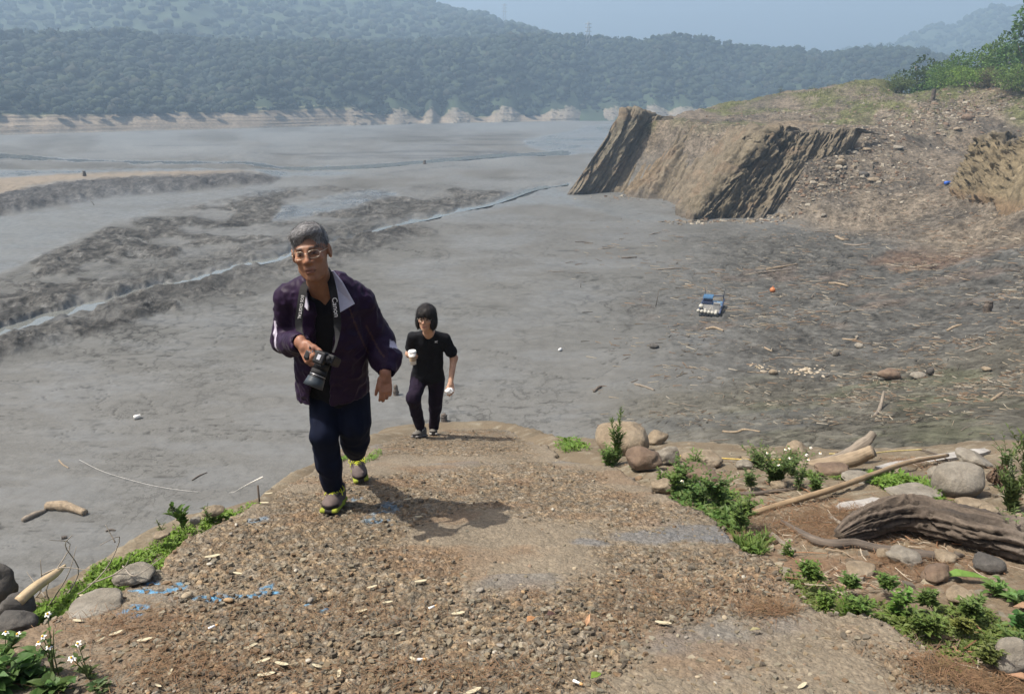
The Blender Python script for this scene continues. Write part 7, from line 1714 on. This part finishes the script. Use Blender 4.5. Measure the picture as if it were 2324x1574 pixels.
    def pj(V, C):
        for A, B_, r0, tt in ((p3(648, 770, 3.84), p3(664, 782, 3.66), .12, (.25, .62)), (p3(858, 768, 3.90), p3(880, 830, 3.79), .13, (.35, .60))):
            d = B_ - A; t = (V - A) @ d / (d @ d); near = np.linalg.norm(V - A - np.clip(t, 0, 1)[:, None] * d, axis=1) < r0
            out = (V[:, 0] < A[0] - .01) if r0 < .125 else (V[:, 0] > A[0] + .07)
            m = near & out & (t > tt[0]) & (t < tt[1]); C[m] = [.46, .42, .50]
        for L in ([(790, 690, 3.64), (812, 750, 3.68), (835, 800, 3.70)], [(832, 740, 3.78), (858, 790, 3.80), (872, 810, 3.78)]):
            P = smooth_path([p3(*a) for a in L], 30); pr = np.array([plan(a[0], a[1], a[2]) for a in P]); qx, qy = plan(V[:, 0], V[:, 1], V[:, 2])
            d = np.min(np.hypot(qx[:, None] - pr[None, :, 0], qy[:, None] - pr[None, :, 1]), axis=1); m = (d < 2.2) & (np.min(np.linalg.norm(V[:, None] - P[None], axis=2), axis=1) < .12); C[m] = [.06, .03, .03]
        return C
    garment('jacket', jk, .0068, e, o, (.017, .0065, .025), NYLON, .0085, 17, 13, pj, smooth_it=1)
    # collar lapels with their pale inner side showing
    pale = simple_mat('collar_lining', (.50, .48, .56), .6, .06, 20)
    def flap(name, L, th):
        P = np.array([p3(*a) for a in L]); n = len(P); nv = nrm(np.cross(P[1] - P[0], P[2] - P[0])); nv = nv if nv[1] < 0 else -nv; v = np.vstack([P, P - nv * th]); c = len(v)
        v = np.vstack([v, P.mean(0) + nv * .006, (P - nv * th).mean(0)]); k = np.arange(n); k2 = (k + 1) % n
        F = [np.vstack([np.stack([k, k2, np.full(n, c)], 1), np.stack([n + k2, n + k, np.full(n, c + 1)], 1)]), np.stack([k2, k, n + k, n + k2], 1)]
        ob = obj(name, new_mesh(name, v - o, F, pale, False), e)
        b = ob.modifiers.new('soft', 'SUBSURF'); b.subdivision_type = 'SIMPLE'; b.levels = b.render_levels = 1
    flap('collar', [(748, 614, 3.70), (756, 616, 3.675), (775, 640, 3.64), (803, 690, 3.645), (767, 711, 3.60), (758, 668, 3.60), (750, 635, 3.64)], .006)
    flap('collar', [(683, 652, 3.70), (692, 648, 3.665), (694, 668, 3.61), (699, 694, 3.60), (698, 704, 3.61), (686, 690, 3.63)], .006)
    # trousers
    tr = union([ecap(p3(752, 880, 3.94), p3(790, 885, 3.95), (.095, .105), (.095, .105), (0, 0, 1))] + chain([p3(742, 900, 3.94), p3(736, 985, 3.85), p3(746, 1050, 3.92), p3(757, 1096, 3.99)], [.090, .070, .064, .062]) + chain([p3(800, 900, 3.96), p3(803, 960, 3.93), p3(804, 995, 4.06), p3(806, 1022, 4.58)], [.090, .082, .076, .062]), .022)
    tr = cut(tr, rcone(p3(757, 1104, 4.0), p3(758, 1130, 4.03), .05, .05), .004)
    garment('trousers', tr, .0075, e, o, (.004, .0065, .019), CLOTH, .009, 13, 23, axis=np.array([0, 0, 1.0]))
    gz = lambda p: np.array([p[0], p[1], ramp_z(np.array([p[0]]), np.array([p[1]]))[0] + .006])
    upv = nrm([0, .2, 1.0])
    shoe(e, o, gz(p3(775, 1130, 4.08)), gz(p3(742, 1156, 3.78)), upv, .285, (.115, .090, .082), (.24, .27, .035), (.42, .45, .025), 'front')
    t2 = p3(820, 1087, 4.62); t2[2] = ramp_z(np.array([t2[0]]), np.array([t2[1]]))[0] + .012; h2 = p3(811, 1040, 4.86)
    shoe(e, o, h2 + [0, 0, -.055], t2, nrm([0, -.45, 1.0]), .285, (.100, .080, .075), (.22, .25, .035), (.38, .41, .025), 'rear')
    return o, wR
MO, MWR = man()

# ------------------------------------------------------------------ the camera he carries
def text_mesh(txt, size, mat, name='lettering', extrude=.0004):
    cu = bpy.data.curves.new(name, 'FONT'); cu.body = txt; cu.size = size; cu.extrude = extrude; cu.align_x = 'CENTER'; cu.align_y = 'CENTER'; cu.resolution_u = 3
    tmp = bpy.data.objects.new(name, cu); COL.objects.link(tmp); dg = bpy.context.evaluated_depsgraph_get(); me = bpy.data.meshes.new_from_object(tmp.evaluated_get(dg)); COL.objects.unlink(tmp); bpy.data.objects.remove(tmp); me.name = name; me.materials.clear(); me.materials.append(mat); return me
def slr():
    c = p3(735, 810, 3.44); o = c; e = empty('camera', 'black reflex camera with long lens held in the man\'s right hand on a neck strap', 'camera', None, tuple(c))
    ld = nrm([-.36, -.42, -.83]); wd = np.array([.80, -.30, -.30]); wd = nrm(wd - (wd @ ld) * ld); ud = np.cross(ld, wd); ud = ud if ud[2] > 0 else -ud; M = np.stack([wd, ld, ud], 1)
    blk = simple_mat('camera_black', (.012, .012, .013), .45, .3, 60); gum = simple_mat('camera_rubber', (.018, .018, .019), .8, .3, 200, .4, .001); sil = simple_mat('camera_silver', (.5, .5, .52), .3, .1, metallic=.8); glass = simple_mat('lens_glass', (.02, .025, .04), .05, .1); hood = simple_mat('lens_hood', (.045, .055, .065), .35, .1)
    T = lambda x, y, z: M @ np.array([x, y, z])
    def solid(name, f, mat, h=.0022, par=e):
        V, F = nets(f, h, .006); V = relax(V, F, 1, .4); return obj(name, new_mesh(name, V, F, mat), par)
    body = union([rbox(T(0, 0, 0), (.068, .022, .044), .008, M), rbox(T(-.055, .022, -.004), (.017, .026, .040), .012, M), rbox(T(.006, .012, .046), (.026, .030, .016), .008, M), rbox(T(-.058, .018, .040), (.014, .02, .008), .006, M)], .008)
    b = solid('camera_body', body, blk)
    def cyl(name, y0, y1, r0, r1, mat, par=e, n=36):
        v, F = tube([T(.008, y0, 0), T(.008, y1, 0)], [r0, r1], n, True, up=(1, 0, 0)); return obj(name, new_mesh(name, v, F, mat), par)
    ln = cyl('lens', .02, .062, .033, .035, blk); cyl('zoom_ring', .062, .086, .0375, .0375, gum, ln); cyl('silver_ring', .086, .089, .0372, .0372, sil, ln); cyl('barrel', .089, .104, .0365, .038, blk, ln)
    v, F = tube([T(.008, .100, 0), T(.008, .120, 0), T(.008, .142, 0), T(.008, .142, 0), T(.008, .108, 0)], [.039, .042, .046, .043, .038], 40, False, up=(1, 0, 0)); obj('lens_hood', new_mesh('lens_hood', v, F, hood), ln); cyl('front_glass', .104, .110, .034, .033, glass, ln)
    for x, z, r, h in ((-.045, .046, .009, .006), (.045, .046, .010, .008)):
        v, F = tube([T(x, 0, z), T(x, 0, z + h)], r, 20, up=(1, 0, 0)); obj('dial', new_mesh('dial', v, F, sil if x < 0 else gum), e)
    v, f = boxm(-.008, .008, -.012, .012, 0, .002); v = (M @ (v + [.006, .012, .0625]).T).T; obj('hot_shoe', new_mesh('hot_shoe', v, f, sil, False), e)
    wm = simple_mat('strap_print', (.75, .74, .72), .7, .05); nm = text_mesh('Canon', .013, wm)
    R_ = Matrix(((wd[0], ud[0], ld[0]), (wd[1], ud[1], ld[1]), (wd[2], ud[2], ld[2])))
    q = obj('maker_name', nm, b); q.matrix_local = Matrix.Translation(T(.006, .0435, .046)) @ R_.to_4x4() @ Matrix.Rotation(0, 4, 'Z')
    # strap: two ribbons from the neck to the lugs
    stm = simple_mat('strap_black', (.012, .012, .013), .75, .3, 60)
    def ribbon(pts, w, nv, name='strap'):
        P = smooth_path(np.array([p3(*a) for a in pts]) - o, 40); tg = np.gradient(P, axis=0); tg /= np.linalg.norm(tg, axis=1)[:, None]; nv = np.asarray(nv, float); sd = np.cross(tg, nv); sd /= np.linalg.norm(sd, axis=1)[:, None]; nn = np.cross(sd, tg); ww = np.asarray(w if hasattr(w, '__len__') else [w] * 2); ww = np.interp(np.linspace(0, 1, 40), np.linspace(0, 1, len(ww)), ww)[:, None]
        t = .0016; V = np.stack([P - sd * ww / 2 + nn * t, P + sd * ww / 2 + nn * t, P + sd * ww / 2 - nn * t, P - sd * ww / 2 - nn * t], 1).reshape(-1, 3); return obj(name, new_mesh(name, V, grid_faces(40, 4, True), stm, False), e), P, tg, sd, nn
    def place(me, rb, P, tg, sd, nn, f, flip, off=0):
        i = int(f * 39); ax = tg[i] * (-1 if flip else 1); n = nn[i] if nn[i][1] < 0 else -nn[i]; y = np.cross(n, ax); q = obj('lettering', me, rb); q.matrix_local = Matrix.Translation(P[i] + n * .0026 + y * off) @ Matrix(((ax[0], y[0], n[0]), (ax[1], y[1], n[1]), (ax[2], y[2], n[2]))).to_4x4()
    rb, P, tg, sd, nn = ribbon([(742, 612, 3.70), (748, 626, 3.63), (756, 660, 3.565), (762, 700, 3.545), (766, 738, 3.54), (764, 775, 3.50), (756, 800, 3.42)], [.034, .036, .036, .036, .034, .012, .010], (0, -1, .1))
    place(text_mesh('Canon', .034, wm), rb, P, tg, sd, nn, .50, False)
    rb, P, tg, sd, nn = ribbon([(700, 640, 3.68), (690, 652, 3.61), (683, 690, 3.565), (678, 730, 3.55), (681, 752, 3.53), (694, 775, 3.46), (704, 790, 3.41)], [.030, .034, .034, .034, .030, .010, .010], (0, -1, .1))
    place(text_mesh('EOS DIGITAL', .019, wm), rb, P, tg, sd, nn, .36, False, .002)
slr()

def woman():
    o = ramppt(965, 992); e = empty('person', 'woman in black t-shirt and dark purple trousers holding a coffee cup', 'person', None, tuple(o))
    Y = 7.62
    hc = p3(967, 721, 7.42); Mh = np.array(Matrix.Rotation(math.radians(3), 3, 'Y') @ Matrix.Rotation(math.radians(-8), 3, 'Z') @ Matrix.Rotation(math.radians(3), 3, 'X')) @ np.array([[1, 0, 0], [0, -1, 0], [0, 0, 1.0]]); s = .93
    head, g = head_sdf(hc, Mh, s); nb = p3(974, 756, 7.58)
    neck = union(chain([g(0, .012, -.07), nb], [.046, .055]), .02)
    sR, sL = p3(936, 765, 7.62), p3(1010, 768, 7.64); eR, eL = p3(929, 803, 7.72), p3(1030, 812, 7.70); wR, wL = p3(934, 806, 7.50), p3(1023, 866, 7.58); hR_, hL_ = p3(950, 856, 7.80), p3(992, 856, 7.82); kR, kL = p3(938, 902, 7.55), p3(989, 912, 7.90); aR, aL = p3(953, 966, 7.82), p3(984, 972, 8.12)
    torso = union([ecap(p3(973, 782, 7.672), p3(972, 800, 7.72), (.09, .082), (.05, .05), (1, 0, 0)), rcone(p3(972, 800, 7.70), p3(970, 856, 7.81), .04, .03)], .02)
    limbs = chain([sR, eR, wR], [.035, .036, .025]) + chain([sL, eL, wL], [.036, .037, .025]) + chain([hR_, kR, aR], [.024, .02, .03]) + chain([hL_, kL, aL], [.024, .02, .03]) + [rcone(sR, nb, .025, .045), rcone(sL, nb, .025, .045), rcone(hR_, hL_, .025, .025)]
    h1 = hand(wR + np.array([-.012, -.01, .0]), np.array([.25, -.85, .15]), np.array([.95, .2, .0]), np.array([0, 0, 1.0]), [.55, .6, .65, .7], .92, .03, .5)
    h2 = hand(wL + np.array([.0, -.004, -.006]), np.array([.10, -.45, -.85]), np.array([-.5, .75, -.45]), np.array([-1, -.3, 0]), [.55, .5, .55, .6], .92, .06, .5)
    body = union([blend(blend(head, neck, .018), union([torso] + limbs, .03), .02), h1, h2], .008)
    V, F = nets(body, .0046); V = relax(V, F, 1, .4); C = face_paint(V, hc, Mh, s, (.46, .28, .19), (.34, .14, .12), (.02, .016, .014)); obj('body', new_mesh('body', V - o, F, SKIN, True, {'Col': C}), e)
    G = lambda x, y, z, a, b, d: ell(g(x, y, z), np.array([a, b, d]) * s, Mh)
    hair = union([G(0, .022, .044, .100, .118, .102), G(-.072, .02, -.040, .042, .085, .085), G(.072, .02, -.040, .042, .085, .085), G(0, .075, -.04, .085, .06, .085), G(0, -.06, .072, .076, .052, .050)], .03)
    hair = cut(hair, G(0, -.122, -.042, .060, .085, .078), .012); hair = cut(hair, half(g(0, 0, -.118), (Mh @ np.array([0, 0, 1.0]))), .012)
    hair_shell(hc, Mh, s, hair, 75, e, o, (.006, .005, .005), (.030, .026, .024), .003, .005, 30, lambda q: q[:, 0] * 12 + q[:, 1] * 8, lambda q, rg: q * np.array([3., 3., 0]) + np.array([0, 0, -1.0]) + np.where((q[:, 1] > .05)[:, None], np.array([0, .5, -.5]), 0) + rg.normal(size=q.shape) * .10, .055)
    glasses(e, g, s, GOLD, o, .025, .014)
    ts = union([ecap(p3(973, 772, 7.645), p3(971, 856, 7.80), (.142, .10), (.160, .118), (1, 0, 0)), ecap(p3(971, 850, 7.79), p3(971, 884, 7.83), (.164, .118), (.166, .12), (1, 0, 0)), rcone(sR, nb + [0, .01, -.012], .046, .056), rcone(sL, nb + [0, .01, -.012], .046, .056)] + [rcone(sR, sR + (eR - sR) * .60, .050, .058), rcone(sL, sL + (eL - sL) * .66, .050, .062)], .03)
    ts = cut(ts, union([rcone(p3(972, 738, 7.52), p3(970, 762, 7.49), .062, .046), rcone(p3(970, 762, 7.51), p3(968, 788, 7.555), .046, .010)], .02), .006)
    dR, dL = nrm(eR - sR), nrm(eL - sL); ts = cut(ts, rcone(sR + (eR - sR) * .62, eR, .045, .05), .004); tcut = lambda A, d: half(A, d)
    ts = cut(ts, half(p3(970, 862, 7.80), np.array([0, 0, 1.0])), .006)
    garment('t_shirt', ts, .0085, e, o, (.008, .008, .010), CLOTH, .005, 12, 33)
    tr = union([ecap(p3(955, 850, 7.80), p3(986, 850, 7.82), (.10, .105), (.10, .105), (0, 0, 1))] + chain([p3(951, 862, 7.79), p3(938, 902, 7.56), p3(945, 935, 7.70), p3(954, 966, 7.83)], [.088, .072, .058, .052]) + chain([p3(990, 862, 7.82), p3(989, 910, 7.90), p3(985, 968, 8.10)], [.088, .070, .056]), .025)
    garment('trousers', tr, .009, e, o, (.012, .007, .017), CLOTH, .009, 13, 43, axis=np.array([0, 0, 1.0]))
    gz = lambda p: np.array([p[0], p[1], ramp_z(np.array([p[0]]), np.array([p[1]]))[0] + .004])
    shoe(e, o, gz(p3(968, 984, 7.92)), gz(p3(937, 996, 7.66)), nrm([0, .3, 1]), .25, (.13, .12, .105), (.16, .15, .14), (.45, .44, .40), 'right'); shoe(e, o, gz(p3(983, 988, 8.22)), gz(p3(984, 994, 7.98)), nrm([0, .3, 1]), .25, (.13, .12, .105), (.30, .29, .27), (.50, .49, .45), 'left')
    # small white emblem on the chest
    em = simple_mat('emblem_white', (.75, .75, .75), .6, .03); parts = []
    c0 = p3(990, 776, 7.505)
    for a, b, r in (((-.013, .006), (.014, .012), .0016), ((-.012, .004), (.003, .003), .0026), ((.003, .003), (.015, .013), .0016), ((-.014, .010), (-.004, .004), .0016)): parts.append(tube([c0 + [a[0], 0, a[1]], c0 + [b[0], 0, b[1]]], r, 6))
    v, F = merge(parts); obj('emblem', new_mesh('emblem', v - o, F, em), e)
    q = obj('lettering', text_mesh('MIZUNO', .008, em), e); q.location = tuple(c0 - o + np.array([0, 0, -.005])); q.rotation_euler = (math.pi / 2, 0, 0)
    # paper cup in her right hand
    b = p3(938, 826, 7.40); t = p3(935.5, 800, 7.40); ax = t - b; ax = nrm(ax) ; cu = empty('coffee_cup', 'white paper coffee cup with lid and brown sleeve in the woman\'s right hand', 'cup', None, tuple(b)); pw = simple_mat('cup_paper', (.72, .70, .66), .6, .04); sl = simple_mat('cup_sleeve', (.36, .27, .18), .8, .15, 60); ld = simple_mat('cup_lid', (.80, .80, .78), .35, .03)
    T = lambda d: ax * d
    v, F = tube([T(0), T(.125)], [.029, .039], 28); obj('cup_body', new_mesh('cup_body', v, F, pw), cu); v, F = tube([T(.035), T(.085)], [.0328, .0368], 28, False); obj('sleeve', new_mesh('sleeve', v, F, sl), cu)
    v, F = tube([T(.122), T(.127), T(.133), T(.140), T(.1405)], [.040, .0425, .040, .036, .030], 28); l = obj('lid', new_mesh('lid', v, F, ld), cu); v, F = tube([T(.1405) + [.0, -.02, 0], T(.143) + [0, -.02, 0]], .006, 10); obj('sip_hole', new_mesh('sip_hole', v, F, simple_mat('sip_dark', (.15, .14, .13), .6)), l)
    # crumpled tissue in the other hand
    c = wL + np.array([-.010, -.055, -.075]); v, f = ICO[3]; d = 1 + .45 * fbm(v[:, 0] * 2.2, v[:, 1] * 2.2, v[:, 2] * 2.2, 3, 99) ; obj('tissue', new_mesh('tissue', v * d[:, None] * np.array([.042, .028, .034]), f, simple_mat('tissue_white', (.80, .80, .79), .8, .04), False), None, 'crumpled white tissue held in the woman\'s left hand', 'tissue', None, None, tuple(c))
woman()
